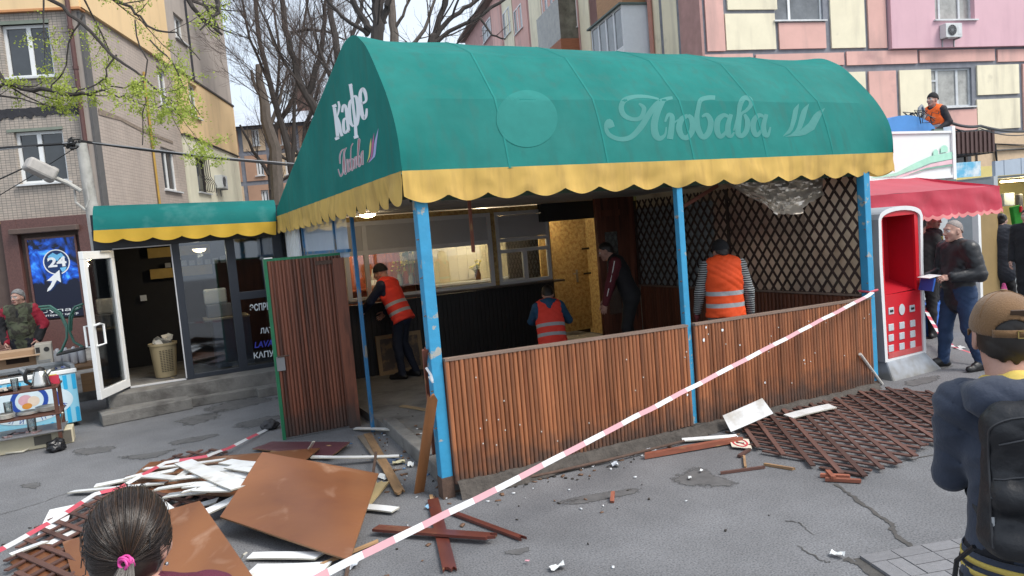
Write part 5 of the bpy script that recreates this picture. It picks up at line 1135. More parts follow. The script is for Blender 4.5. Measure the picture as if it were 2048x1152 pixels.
cable([(-120,306,10.2),(0,299,10.4),(155,284,10.6)], .011, 'pale thin cable running left from the top of the street lamp', M_GREYC)
cable([(160,282,10.6),(300,301,12),(430,316,13.5),(600,332,15.5),(720,346,17)], .022, 'black overhead cable sagging from the street lamp past the cream side wall', M_BLK)
cable([(160,282,10.6),(430,314,13.5),(600,328,15.5),(720,342,17)], .012, 'pale wire spanning from the street lamp to behind the green gable', M_GREYC)
cable([(-60,388,10.3),(0,358,10.3),(48,336,10.4)], .011, 'thin black wire rising to the grey lamp head from the left')
cable([(-60,418,10.6),(0,390,10.6),(55,357,10.6),(148,297,10.6)], .007, 'very thin wire sloping across the lower tiled window')
# ------------------------------------------------------------------ freezer, trolley and the clutter at the left
M_FRZ = mat('pale_blue_print', (.28, .62, .80), .35, var=.06, vs=3, coat=.3); M_FRS = mat('cyan_stripe', (.02, .40, .72), .35, var=.05, coat=.3); M_FRW = mat('print_pale', (.62, .76, .84), .35, var=.08, vs=4, coat=.3); M_FRB = mat('print_blue', (.02, .07, .36), .4)
frz = thing('ice_cream_freezer', 'chest freezer with pale blue stripes and a round ice cream emblem, glass lid on top', 'freezer', tuple(gp(165, 850)), rad(14))
FW, FD, FH = 1.12, .62, .80
MB().box2((-FW, 0, .06), (0, FD, FH-.06)).build('cabinet', M_FRZ, frz, bev=.01)
MB().box2((-FW-.015, -.015, FH-.058), (.015, FD+.01, FH)).build('rim', M_FRAME, frz, bev=.008)
mb = MB(); mb.box2((-FW, 0, FH+.001), (-FW+.05, FD, FH+.05)); mb.box2((-.05, 0, FH+.001), (0, FD, FH+.05)); mb.box2((-FW+.05, FD-.05, FH+.001), (-.05, FD, FH+.06)); mb.box2((-FW*.5-.02, .0, FH+.002), (-FW*.5+.02, FD-.05, FH+.045)); mb.build('lid_frame', mat('grey_lid_frame', (.22, .24, .26), .5), frz)
MB().box2((-FW+.05, .0, FH+.015), (-.05, FD-.05, FH+.023)).build('glass_lid', mat('freezer_glass', (.72, .80, .82), .05, glass=.55), frz)
MB().box2((-FW+.05, .02, FH-.05), (-.05, FD-.06, FH-.045)).build('goods_tray', M_FRAME, frz)
mb = MB(); FP = lambda u, v, d=.003: (-FW+u*FW, -d, .07+v*(FH-.14))
for k in range(11):
    u = .03+k*.092
    for v0, v1 in ((.0, .30+.1*math.sin(k*1.7)), (.78-.2*abs(u-.45), .99)):
        if v0 == 0: v1 = max(.06, .27-1.0*abs(.62-abs(u-.45)*1.4)+.1)
        mb.add([FP(u, v0), FP(u+.042, v0), FP(u+.042, v1), FP(u+.021, v1+.02 if v0 == 0 else v1), FP(u, v1)], [(0,1,2,3,4)], 0)
el = [(.5+.44*math.cos(a), .5+.36*math.sin(a)) for a in np.arange(0, 2*PI, .13)]; mb.add([FP(u, v, .005) for u, v in el], [list(range(len(el)))], 1)
def disc(c, ru, rv, d, mi, r0=0, a0=0, a1=2*PI):
    aa = np.linspace(a0, a1, 30)
    mb.strip([FP(c[0]+ru*r0*math.cos(a), c[1]+rv*r0*math.sin(a), d) for a in aa], [FP(c[0]+ru*math.cos(a), c[1]+rv*math.sin(a), d) for a in aa], mi)
disc((.5, .60), .19, .30, .007, 2, .75); disc((.5, .60), .13, .22, .0068, 1); disc((.46, .62), .07, .11, .0078, 3); disc((.54, .58), .06, .10, .0082, 4); disc((.47, .50), .05, .06, .0086, 5); disc((.62, .35), .09, .10, .0072, 2, .6, -1.2, 1.2); disc((.55, .55), .25, .42, .0073, 2, .9, -.6, 1.2)
for i, ch in enumerate('ОЛИМПИКИ'):
    a = rad(-140+i*17); cx_, cy_ = .5+.37*math.cos(a), .5+.30*math.sin(a); r_ = a+PI/2
    text_on(mb, ch, lambda u, v: FP(cx_+((u-.5)*math.cos(r_)*.04-(v-.5)*math.sin(r_)*.06*.75), cy_+((u-.5)*math.sin(r_)*.04*1.5+(v-.5)*math.cos(r_)*.09), .009), 2)
mb.build('print', [M_FRS, M_FRW, M_FRB, mat('print_rose', (.6, .36, .42), .4), mat('print_cream', (.7, .6, .5), .4), mat('print_orange', (.6, .26, .05), .4)], frz, fix=False)
mb = MB(); 
for x in (-FW+.08, -.08):
    for y in (.08, FD-.08): mb.tube([(x, y, 0), (x, y, .06)], .03, 8)
mb.build('castors', M_BLK, frz)
# table behind with odds and ends
def at(px, py, D): return dp(px, py, D)
tb = at(100, 735, 10.4); TB = thing('side_table', 'low wooden table behind the freezer carrying clutter', 'table', (float(tb[0]), float(tb[1]), 0), rad(8)); TZ = .72
M_OAK = mat('worn_oak', (.24, .13, .06), .6, var=.25, vs=5, stretch=(.5, 3, 3), rnd=.2)
MB().box2((-.8, -.35, TZ-.04), (.75, .4, TZ)).build('table_top', M_OAK, TB, bev=.005)
for x in (-.75, .7):
    for y in (-.3, .35): MB().box2((x-.025, y-.025, 0), (x+.025, y+.025, TZ-.041)).build('leg', M_STEEL, TB)
MB().box2((.35, -.34, .35), (.74, -.3, .62)).build('drawer_front', M_OAK, TB)
def on_table(px, D=10.4): q = at(px, 730, D); return (float(q[0]), float(q[1]), TZ)
cb = thing('cardboard_box', 'brown cardboard box with a torn flap on the clutter table', 'box', on_table(38, 10.2), rad(6)); M_CBX = mat('cardboard', (.33, .22, .135), .85, var=.1, vs=3)
cb.scale = (1.35, 1.2, 1.3); MB().box2((-.2, -.15, .002), (.2, .15, .26)).build('carton', M_CBX, cb, bev=.004); MB().box2((-.1, -.156, .13), (.1, -.151, .2)).build('hand_hole', mat('dark_hole', (.03, .02, .015), .9), cb); MB().box2((-.2, -.3, .2), (.2, -.152, .205)).build('flap', M_CBX, cb)
pcx = thing('computer_case', 'old beige computer case seen from its back, standing on the clutter table', 'computer', on_table(92, 10.3), rad(4)); M_PC = mat('beige_steel', (.40, .38, .33), .5, metal=.3, var=.12, vs=6)
MB().box2((-.1, -.15, .002), (.1, .2, .40)).build('case', M_PC, pcx, bev=.004)
mb = MB().lathe([(0, 0), (.035, 0), (.035, .004)], (0, 0, 0), 14); R_ = Matrix.Rotation(PI/2, 3, 'X'); mb.v = [tuple(R_ @ Vector(v)+Vector((.04, -.151, .32))) for v in mb.v]; mb.build('fan', M_BLK, pcx)
for i in range(6): MB().box2((-.08, -.154, .05+i*.022), (.07, -.151, .062+i*.022)).build('slot_cover', M_STEEL, pcx)
MB().box2((-.09, -.153, .28), (-.04, -.151, .36)).build('socket', M_BLK, pcx)
bp_ = thing('bottle_pack', 'shrink wrapped pack of pale plastic bottles behind the green tubular chair', 'bottles', on_table(142, 10.7), 0); M_PET = mat('milky_plastic', (.55, .58, .64), .25, var=.1)
bm_ = MB().lathe([(.045, 0), (.048, .02), (.048, .17), (.02, .23), (.018, .255), (0, .255)], n=12).mesh('bottle', M_PET, smooth=True)
for i in range(4):
    for j in range(2): link('bottle', bm_, bp_, (-.16+i*.105, j*.105, .002))
ch = thing('tubular_chair', 'green bent tube chair lying legs up on the clutter table', 'chair', on_table(135, 10.15), 0); M_GT = mat('dark_green_tube', (.03, .11, .085), .4, var=.2, vs=9, coat=.2); oc = np.array(ch.location)
C_ = lambda px, py, d=0: dp(px, py, 10.15+d)-oc
for pts in ([(78,614,0),(100,612,0),(120,625,0),(133,650,0),(134,675,0),(124,700,0),(116,708,0)], [(166,608,.1),(150,614,.1),(140,632,.1),(138,660,.1),(148,684,.1),(166,694,.1)], [(82,619,.25),(102,617,.25),(122,632,.25),(135,660,.25)], [(163,614,.3),(148,622,.3),(143,640,.3),(142,662,.3)]):
    MB().tube([C_(*p) for p in pts], .018, 8).build('leg', M_GT, ch, smooth=True)
MB().bar(C_(120, 707), C_(176, 694, .1), .36, .03).build('seat', M_BLK, ch, bev=.01)
# trolley with kitchen things
tq = gp(128, 893); TR = thing('kitchen_trolley', 'brown three shelf trolley stacked with plates and glass at the left edge', 'trolley', (float(tq[0]), float(tq[1]), 0), 0)
M_TRB = mat('brown_trolley_frame', (.09, .035, .022), .45, var=.2, vs=8)
for x in (-.02, -1.0):
    for y in (0, .46): MB().box2((x-.02, y-.02, .05), (x+.02, y+.02, .78)).build('leg', M_TRB, TR); MB().lathe([(.0, 0), (.035, .01), (.035, .04), (0, .05)], (x, y, 0), 10).build('castor', M_BLK, TR)
for z, m in ((.73, M_TRB), (.41, M_TRB), (.20, mat('grey_tray', (.2, .2, .21), .45, metal=.4))): MB().box2((-1.04, -.03, z), (.02, .49, z+.02)).build('shelf', m, TR, bev=.004)
tt = np.array(TR.location)
def item(name, label, cat, x, y, z, rz=0, group=None): return thing(name, label, cat, (tt[0]+x, tt[1]+y, z), rz, group)
M_CHR = mat('brushed_steel', (.62, .6, .56), .22, metal=1.0, var=.06); M_GLA = mat('drinking_glass', (.85, .9, .9), .05, glass=.7); M_CHINA = mat('white_china', (.62, .6, .55), .3, var=.06)
kt = item('kettle', 'brushed steel electric kettle with a black handle on the top trolley shelf', 'kettle', -.16, .14, .751, rad(10))
MB().lathe([(.0, 0), (.105, 0), (.11, .02), (.1, .06), (.085, .13), (.065, .19), (.055, .2), (0, .2)], n=24).build('body', M_CHR, kt, smooth=True); MB().lathe([(.0, .0), (.06, 0), (.05, .03), (.02, .045), (0, .05)], (0, 0, .2), 18).build('lid', M_BLK, kt, smooth=True)
MB().tube([(-.05, 0, .22), (-.12, 0, .23), (-.155, 0, .17), (-.15, 0, .09), (-.1, 0, .045)], [.016, .022, .026, .022, .018], 8).build('handle', M_BLK, kt, smooth=True); MB().tube([(.07, 0, .15), (.115, 0, .19)], [.03, .016], 8).build('spout', M_CHR, kt, smooth=True); MB().lathe([(.12, -.0), (.12, .02), (.0, .021)], (0, 0, -.001), 20).build('foot', M_BLK, kt)
def plates(x, y, z, n, r, label):
    t = item('plate_stack', label, 'plates', x, y, z, 0, 'crockery on the trolley')
    m = MB().lathe([(0, 0), (r*.6, 0), (r, .014), (r, .018), (r*.6, .005), (0, .004)], n=24).mesh('plate', M_CHINA, smooth=True)
    for i in range(n): link('plate', m, t, (rng.uniform(-.006, .006), rng.uniform(-.006, .006), i*.011))
plates(-.80, .2, .431, 9, .12, 'tall stack of white plates at the left of the middle trolley shelf'); plates(-.56, .12, .431, 5, .10, 'short stack of white bowls in the middle of the middle trolley shelf'); plates(-.34, .2, .431, 3, .11, 'pair of flat plates beside the right trolley leg'); plates(-.15, .24, .431, 5, .12, 'stack of wide plates right of the trolley leg on the middle shelf')
for x, y, z, h, r, lb in ((-.42, .1, .751, .15, .04, 'clear drinking glass left of the kettle'), (-.72, .1, .751, .19, .07, 'large glass jar at the left of the top trolley shelf'), (-.88, .3, .751, .16, .05, 'second glass jar at the frame edge on the top trolley shelf'), (-.32, .18, .221, .2, .05, 'tall glass jar standing on the grey lower tray'), (-.55, .3, .431, .17, .045, 'tall glass behind the bowls on the middle shelf')):
    t = item('glass_jar', lb, 'glass', x, y, z, 0, 'glasses on the trolley'); MB().lathe([(0, .004), (r*.9, .004), (r, h), (r*1.03, h), (r*.95, 0), (0, 0)], n=16).build('glass', M_GLA, t, smooth=True)
t = item('tray', 'dark oval tray with odds and ends on the top trolley shelf', 'tray', -.62, .2, .751); MB().lathe([(0, 0), (.22, 0), (.25, .025), (.245, .025), (.215, .006), (0, .006)], n=28, sy=.7).build('dish', M_BLK, t, smooth=True)
for i in range(7): p = MB().box((0,0,0), (.07, .04, .03)).build('packet', mat('small_packets', (.4, .35, .3), .6, rnd=.5), t, bev=.004); p.location = (rng.uniform(-.15, .15), rng.uniform(-.09, .09), .024); p.rotation_euler = (0, 0, rng.uniform(0, 3))
for lb, c, x, y in (('yellow price star standing behind the kettle on the trolley', (.7, .6, .03), -.06, .3), ('small red and green packet beside the kettle', (.55, .04, .08), -.03, .22)):
    t = item('price_tag', lb, 'tag', x, y, .751); MB().box2((-.05, -.006, 0), (.05, .006, .11)).build('card', mat('tag_'+str(c[0]), c, .5), t)
for i in range(10): 
    t_ = MB().box((0,0,0), (rng.uniform(.03,.1), .03, .012)).build('cutlery', mat('mixed_cutlery', (.3, .2, .2), .4, rnd=.6), TR); t_.location = (rng.uniform(-.6, -.05), rng.uniform(.0, .3), .227); t_.rotation_euler = (0, 0, rng.uniform(0, 3))
un = thing('indoor_air_unit', 'cream casing of an old air unit lying on the asphalt under the trolley', 'appliance', (tt[0]-.05, tt[1]+.12, 0), rad(2)); M_CRE = mat('aged_cream_plastic', (.55, .50, .36), .5, var=.1, vs=3)
MB().box2((-1.1, 0, .003), (.15, .28, .19)).build('casing', M_CRE, un, bev=.012); MB().box2((-.26, -.006, .05), (-.08, -.001, .16)).build('vent', mat('dark_vent', (.12, .11, .09), .7), un); MB().box2((.0, -.006, .02), (.13, -.001, .17)).build('vent', MATS['dark_vent'], un)
def lump(name, m, loc, r, sq, seed, label, cat):
    b = bmesh.new(); bmesh.ops.create_icosphere(b, subdivisions=4, radius=1.0)
    for v in b.verts:
        n = 1+.35*mnoise.noise(v.co*1.6+Vector((seed, 0, 0)))+.16*mnoise.noise(v.co*4.5+Vector((0, seed, 0))); v.co = Vector((v.co.x*r*n, v.co.y*r*n, max(-.9*r*sq, v.co.z*r*sq*n)+.9*r*sq))
    me = bpy.data.meshes.new(name); b.to_mesh(me); b.free(); me.materials.append(m); me.polygons.foreach_set('use_smooth', np.ones(len(me.polygons), dtype=bool)); return tag(link(name, me, None, loc), label, cat)
M_POLY = mat('black_polythene', (.012, .012, .014), .25, bump=.3, bs=30)
bgx = gp(116, 902); lump('rubbish_bag', M_POLY, (bgx[0]-.02, bgx[1]+.02, 0), .11, .7, 3, 'crumpled black plastic bag at the foot of the brown trolley leg', 'bag')
hs = MB().tube([gp(0, 908, .02), gp(45, 903, .02), gp(95, 880, .05), gp(120, 850, .25), gp(125, 825, .42)], .012, 6).build('hose', mat('pale_hose', (.5, .48, .4), .5), smooth=True, origin=gp(0, 908)); tag(hs, 'pale hose curving from the cream unit up to the trolley shelf', 'hose')
lump('stone', mat('dark_stone', (.05, .05, .055), .9, bump=.4, bs=20), gp(540, 858), .1, .6, 8, 'dark lump of broken asphalt holding down the barrier tape end', 'stone')
# ================================================================== payment terminal beside the right post
TY = .16
TM = thing('payment_terminal', 'red and white payment terminal with an empty screen bay beside the right post', 'payment terminal', (float(fp(1805, 740, TY)[0]), TY, 0))
tx0 = TM.location[0]; TP = lambda px, py, y=TY: (lambda q: (float(q[0])-tx0, float(q[2])))(fp(px, py, y))
M_TW = mat('terminal_white', (.70, .71, .72), .45, var=.08, vs=5, col2=(.3, .26, .22), c2=(.70, .74), c2s=6); M_TR = mat('terminal_red', (.56, .012, .022), .4, var=.08, vs=3, coat=.15); M_TG = mat('terminal_grey', (.33, .36, .40), .55, var=.08, vs=3); M_TRD = mat('terminal_bay_red', (.42, .006, .018), .45, var=.05)
M_KEY = mat('key_grey', (.50, .53, .56), .45, var=.1, vs=20)
P = lambda u, v, d: (u, d, v)
xl, zl = TP(1757, 440); xr_, zb_ = TP(1852, 712); xl2 = TP(1772, 725)[0]; ztop = TP(1800, 412)[1]; xr2 = TP(1846, 440)[0]; zsh = TP(1840, 431)[1]; zbt = TP(1772, 725)[1]
arc = lambda x0, x1, z0, z1, n=12: [(x0+(x1-x0)*(.5-.5*math.cos(PI*k/n)), z0+(z1-z0)*math.sin(PI*k/n)**.9) for k in range(n+1)]
out = [(xl2-.01, zbt), (xl-.015, 1.4), (xl, zsh)]+arc(xl+.02, xr2-.02, zsh+.03, ztop)[1:-1]+[(xr2, zsh), (xr_+.02, 1.4), (xr_+.01, zbt)]
w_ = .04; inn = [(xl2+w_, zbt+.03), (xl+w_, 1.4), (xl+w_+.01, zsh-.02)]+arc(xl+w_+.01, xr2-w_-.01, zsh-.02, ztop-.05)[1:-1]+[(xr2-w_-.01, zsh-.02), (xr_-w_+.01, 1.4), (xr_-w_, zbt+.03)]
b = MB(); n_ = len(out)
b.add([P(u, v, 0) for u, v in out]+[P(u, v, 0) for u, v in inn]+[P(u, v, .05) for u, v in inn]+[P(u, v, .5) for u, v in out], [[i, (i+1) % n_, n_+(i+1) % n_, n_+i] for i in range(n_)]+[[n_+i, n_+(i+1) % n_, 2*n_+(i+1) % n_, 2*n_+i] for i in range(n_)]+[[i, 3*n_+i, 3*n_+(i+1) % n_, (i+1) % n_] for i in range(n_)])
b.m = [0]*(2*n_)+[1]*n_
b.build('surround', [M_TW, M_TG], TM); MB().prism([(u*.97, v-.004) for u, v in out], P, .45, .495).build('casing', M_TG, TM)
bz0 = TP(1780, 590)[1]; bz1 = TP(1790, 432)[1]; bx0 = TP(1770, 500)[0]; bx1 = TP(1834, 500)[0]
fp_ = MB(); bay = [(bx0, bz0), (bx1+.005, bz0+.01), (bx1, bz1), (bx0, bz1)]
# red fascia with an open bay
xs0, xs1 = min(u for u, v in inn), max(u for u, v in inn)
top = [p for p in inn if p[1] > bz1]; fp_.prism([(inn[1][0]-.0, bz1)]+[p for p in inn[2:-2] if p[1] > bz1]+[(inn[-2][0], bz1)], P, .02, .05)
fp_.prism([(inn[1][0], bz0), (bx0, bz0), (bx0, bz1-.001), (inn[1][0], bz1-.001)], P, .02, .05); fp_.prism([(bx1, bz0), (inn[-2][0]+.01, bz0), (inn[-2][0], bz1-.001), (bx1, bz1-.001)], P, .02, .05)
fp_.prism([inn[0], inn[-1], (inn[-2][0]+.015, bz0-.001), (inn[1][0], bz0-.001)], P, .02, .05); fp_.build('fascia', M_TR, TM)
bb = MB(); bd = .38
bb.add([P(*bay[0], .05), P(*bay[1], .05), P(*bay[2], .05), P(*bay[3], .05), P(bay[0][0]+.02, bay[0][1]+.12, bd), P(bay[1][0]-.01, bay[1][1]+.12, bd), P(bay[2][0]-.01, bay[2][1]-.02, bd), P(bay[3][0]+.02, bay[3][1]-.02, bd)], [(0,1,5,4),(1,2,6,5),(2,3,7,6),(3,0,4,7),(4,5,6,7)]); bb.build('screen_bay', M_TRD, TM, fix=False)
MB().box((bx0+.06, .2, bz0+.14), (.09, .02, .2), Matrix.Rotation(-.5, 3, 'Z')).build('loose_bracket', M_FRAME, TM); MB().box((bx0+.17, bd-.01, bz0+.28), (.02, .02, .07)).build('cable_hole', M_BLK, TM)
k0 = TP(1776, 645); k1 = TP(1831, 700)
def tpad(px, py, w, h, m, name, r=.0, d=.018):
    u, v = TP(px, py); return MB().box((u, d, v), (w, .012, h)).build(name, m, TM, bev=.006)
for px, w in ((1785, .1), (1827, .1)): tpad(px, 622 if px < 1800 else 617, w, .085, M_KEY, 'slot_plate'); tpad(px, 622 if px < 1800 else 617, w*.6, .03, M_BLK, 'slot', d=.011)
u, v = TP(1806, 619); o = MB().lathe([(0, 0), (.05, 0), (.055, .01), (0, .012)], n=18); R_ = Matrix.Rotation(PI/2, 3, 'X'); o.v = [tuple(R_ @ Vector(q)+Vector((u, .022, v))) for q in o.v]; o.v = [(q[0], q[1], v+(q[2]-v)*1.25) for q in o.v]; o.build('coin_cup', M_KEY, TM)
for r in range(3):
    for c in range(3): tpad(1785+c*21.5, 655+r*21-c*4, .098, .085, M_KEY, 'key')
MB().box2((inn[0][0]+.03, .005, zbt+.035), (inn[-1][0]-.02, .019, zbt+.10)).build('ledge', mat('faded_red', (.5, .09, .09), .6, var=.2), TM)
bs = [(xl2-.04, 0), (xl2+.02, zbt+.01), (xr_-.02, zbt+.02), (xr_+.13, 0)]; b = MB(); 
b.add([P(bs[0][0], bs[0][1], -.12), P(bs[3][0], 0, -.12), P(bs[2][0], bs[2][1], .0), P(bs[1][0], bs[1][1], .0), P(bs[0][0], 0, .6), P(bs[3][0], 0, .6), P(bs[2][0], bs[2][1], .5), P(bs[1][0], bs[1][1], .5)], [(0,1,2,3),(1,5,6,2),(5,4,7,6),(4,0,3,7),(3,2,6,7)])
M_BASE = mat('painted_grey_base', (.30, .33, .37), .75, var=.12, vs=3); weather(M_BASE, .0, .22, (.16, .15, .13)); b.build('base', M_BASE, TM, bev=.02)
# ================================================================== market kiosk with the red awning
AY = float(dp(1850, 386, 10.3)[1]); KX1 = float(fp(1998, 372, AY)[0]); KX0 = float(fp(1640, 395, AY)[0])
MK = thing('market_kiosk', 'market kiosk with a red scalloped awning and a white picture board', 'kiosk', (KX1, AY, 0))
M_RAW = mat('red_awning_cloth', (.58, .035, .075), .5, var=.10, vs=2.5, bump=.25, bs=5, trans=.3, sheen=.2)
q = lambda px, py, y: (lambda w: (float(w[0])-KX1, y-AY, float(w[2])))(fp(px, py, y))
zv1 = q(1990, 372, AY)[2]; zv0 = q(1985, 424, AY)[2]; zv0 = q(1850, 446, AY)[2]+.02; AB = 1.35; zbk = q(1907, 350, AY+AB)[2]
L_ = KX1-KX0; mb = MB()
mb.grid(lambda u, v: (-L_+L_*u-(.0)*v, v*AB, zv1+(zbk-zv1)*v-.05*math.sin(PI*v)+.015*mnoise.noise(Vector((u*9, v*3, 2)))), 40, 8); aw2 = mb.build('awning', M_RAW, MK, smooth=True, fix=False)
mb = MB(); N = 150
for i in range(N+1):
    u = i/N; s = u*L_; sc = .045*(1-abs(math.sin(PI*s/.21))**.7)
    for r in range(9):
        t = r/8; z = zv1+(zv0+sc-zv1)*t; mb.v.append((-L_+s, -.01-.025*t+.03*mnoise.noise(Vector((s*2.5, t*2.5, 5)))+.012*math.sin(s*9)*t, z))
for i in range(N):
    for r in range(8): k = i*9+r; mb.f.append([k, k+9, k+10, k+1]); mb.m.append(1 if r >= 7 else 0)
mb.build('valance', [M_RAW, mat('pale_red_hem', (.62, .2, .2), .6)], aw2, smooth=True, fix=False)
MB().add([(0, 0, zv1), (0, AB, zbk), (0, AB, zv0+.1), (0, 0, zv0)], [(0,1,2,3)]).build('awning_end', M_RAW, aw2, fix=False)
SY = AY+AB+.02; s0, s1 = q(1730, 360, SY), q(1903, 350, SY); s2 = q(1903, 266, SY)
M_SGN = mat('white_sign_face', (.76, .78, .78), .4, var=.03, vs=2)
sg = MB().box2((s0[0]-.8, AB+.02, s1[2]), (s1[0], AB+.12, s2[2])).build('sign_board', M_SGN, MK); MB().box2((s1[0]+.001, AB-.02, s1[2]-.08), (s1[0]+.09, AB+.14, s2[2]+.12)).box2((s0[0]-.8, AB-.01, s2[2]), (s1[0], AB+.13, s2[2]+.04)).box2((s0[0]-.8, AB-.01, s1[2]-.05), (s1[0], AB+.13, s1[2])).build('sign_frame', M_FRAME, sg)
mb = MB(); SW = lambda px, py, d: (lambda w: (w[0], w[1]-d, w[2]))(q(px, py, SY))
def band(pts0, pts1, mi, d):
    n = 20; f = lambda P, t: [np.interp(t*(len(P)-1), range(len(P)), [p[k] for p in P]) for k in (0, 1)]
    mb.strip([SW(*f(pts0, i/n), d) for i in range(n+1)], [SW(*f(pts1, i/n), d) for i in range(n+1)], mi)
band([(1740,355),(1790,346),(1830,325),(1860,312),(1902,304)], [(1740,357),(1790,352),(1830,338),(1860,326),(1902,318)], 0, .022); band([(1790,354),(1830,341),(1860,328),(1902,319)], [(1790,356),(1835,345),(1862,334),(1902,328)], 1, .024); band([(1815,349),(1850,336),(1902,329)], [(1815,350),(1850,339),(1902,332)], 2, .026)
for x, y0, y1, w in ((1869,299,312,5), (1886,291,306,7)): mb.add([SW(x-w, y1, .023), SW(x+w, y1-2, .023), SW(x+w, y0+4, .023), SW(x+w*.4, y0, .023), SW(x-w*.4, y0, .023), SW(x-w, y0+5, .023)], [(0,1,2,3,4,5)], 0)
mb.build('print', [mat('mint_print', (.38, .70, .55), .5), mat('rose_print', (.75, .5, .55), .5), mat('dark_green_print', (.2, .42, .32), .5)], sg, fix=False)
M_GRW = mat('pale_grey_wall', (.42, .46, .48), .7, var=.08)
MB().box2((-L_-.5, AB+.12, 0), (s1[0]-.0, AB+2.4, 2.365)).build('wall', M_GRW, MK)
dxa, dxb = q(1953, 500, SY+.1)[0], q(1990, 500, SY+.1)[0]
MB().box2((dxa, AB+.05, .05), (dxb, AB+.12, 2.0)).build('door', mat('ochre_door', (.30, .21, .09), .6, var=.15, vs=2), MK); MB().box2((dxa-.09, AB+.02, 0), (dxa-.01, AB+.13, 2.1)).build('door_frame', M_FRAME, MK)
bx = MB(); 
for k in range(13): a = PI*k/12; bx.v += [(-2.6-1.0*math.cos(a)*.9, AB+.3, s2[2]-.05+.42*math.sin(a)), (-2.6-1.0*math.cos(a)*.9, AB+2.4, s2[2]-.05+.42*math.sin(a))]
bx.f = [[2*k, 2*k+1, 2*k+3, 2*k+2] for k in range(12)]+[[2*k for k in range(13)]]; bx.m = [0]*13; x_sh = q(1812, 262, SY+.3)[0]+2.6; bx.v = [(v[0]+x_sh, v[1], v[2]) for v in bx.v]
bx.build('barrel_roof', mat('blue_sheet', (.06, .22, .52), .5, var=.15, vs=2), MK, smooth=True, fix=False)
r0, r1 = q(1866, 262, SY+.25), q(1906, 252, SY+.25); MB().box2((r0[0], AB+.25, 2.366), (r1[0], AB+.33, r1[2]-.05)).build('roof_box', mat('green_grey_sheet2', (.12, .17, .15), .6), MK)
ROOFZ = r1[2]-.05
bq = q(1850, 570, AY+AB-.1); 
sh = thing('shop_shelf', 'small blue crate on the ground under the red awning', 'crate', tuple(dp(1855, 580, 11.2)*np.array([1,1,0])), 0); MB().box2((-.3, -.2, .0), (.3, .2, .5)).build('crate_body', mat('blue_crate', (.03, .12, .45), .5, var=.1), sh, bev=.01)
# print of a sky on the next stall, brown ribbed fascia over an entrance, hooked pipe and cables on the roof
bpz = [g1.px(*p, -1.2) for p in ((1908,265),(1987,265),(1987,303))]
rf = MB(); n = 18; x0_, x1_ = bpz[0][0], bpz[1][0]; z1_, z0_ = bpz[0][1], bpz[2][1]
for i in range(n):
    a = x0_+(x1_-x0_)*i/n; w = (x1_-x0_)/n; rf.box2((a, -1.2-.04*(i % 2), z0_), (a+w*.98, -1.1, z1_))
BR.put(rf.build('ribbed_fascia', mat('brown_ribbed_sheet', (.09, .05, .045), .5, var=.1), fix=True), g1); BR.rect(g1, 'canopy_roof', x0_-1, x1_, z0_-.05, z0_-.01, -1.19, .0, M_DARKT)
wq = [g1.px(*p, -.0) for p in ((1908,308),(1952,308),(1952,345))]; BR.window(g1, wq[0][0], wq[1][0], wq[2][1], wq[0][1], y=-.1, dep=.06, mull=(.5,), frame=MATS['dark_frame'])
# stall at the far right
SD = 15.5; so_ = dp(1958, 600, SD); ST = thing('market_stall', 'lit market stall with a pale blue metal fascia at the right edge', 'stall', (float(so_[0]), float(so_[1]), 0), rad(-14))
fS = Frame(so_, rad(-14)); S_ = lambda px, py, ly=0: fS.px(px, py, ly)
z1s = S_(1952, 325, -.5)[1]; z0s = S_(1952, 355, -.5)[1]
M_PBM = mat('pale_blue_metal', (.40, .47, .55), .5, var=.06)
fa = MB()
for i in range(20): fa.box2((i*.22, -.5-.008*(i % 2), z0s), (i*.22+.215, -.42, z1s+.03*i*.3))
fa.build('fascia', M_PBM, ST); MB().box2((-.05, -.5, 0), (.05, 1.6, z0s)).build('side_wall', M_GRW, ST); MB().box2((.05, 1.6, 0), (4.4, 1.7, z1s)).build('back_wall', mat('yellow_stall_wall', (.55, .45, .17), .7, var=.1), ST); MB().box2((-.05, -.42, z0s-.05), (4.4, 1.7, z0s-.01)).build('roof', M_GRW, ST); MB().box2((.4, .3, 0), (4.4, .9, .95)).build('counter', M_GRW, ST)
l = bpy.data.lights.new('stall_tube', 'POINT'); l.energy = 9; l.color = (1, .86, .5); l.shadow_soft_size = .05; lo = link('bulb', l, ST, (1.6, .2, z0s-.3)); MB().tube([(1.0, .3, z0s-.12), (2.2, .3, z0s-.12)], .02, 8).build('tube_lamp', M_LAMP, ST)
def hang(name, label, cat, px, py0, py1, w, m, ly=.2, tilt=0, dep=.1):
    x, z1 = S_(px, py0, ly); z0 = S_(px, py1, ly)[1]; p = fS.w(x, ly, z1); t = thing(name, label, cat, tuple(p), rad(-14)); MB().box2((-w/2, -dep/2, z0-z1), (w/2, dep/2, 0)).build('body', m, t, bev=.02); t.rotation_euler[1] = tilt; return t
hang('grass_mat', 'bright green roll of artificial grass hanging in the lit stall', 'grass mat', 2029, 412, 470, .22, mat('artificial_grass', (.02, .22, .02), .9, var=.3, vs=30, bump=.6, bs=60), .1, rad(-9))
hang('tool_roll', 'bundle of dark hand tools hanging beside the artificial grass', 'tools', 2038, 388, 420, .12, mat('grey_tools', (.12, .11, .11), .6, var=.4, vs=20), .3); hang('meter_box', 'grey meter box on the wall inside the lit stall', 'meter box', 2015, 386, 412, .3, M_GRW, .6)
hang('red_tag', 'small red cloth hanging beside the grass roll', 'cloth', 2040, 412, 425, .05, M_TR, .05)
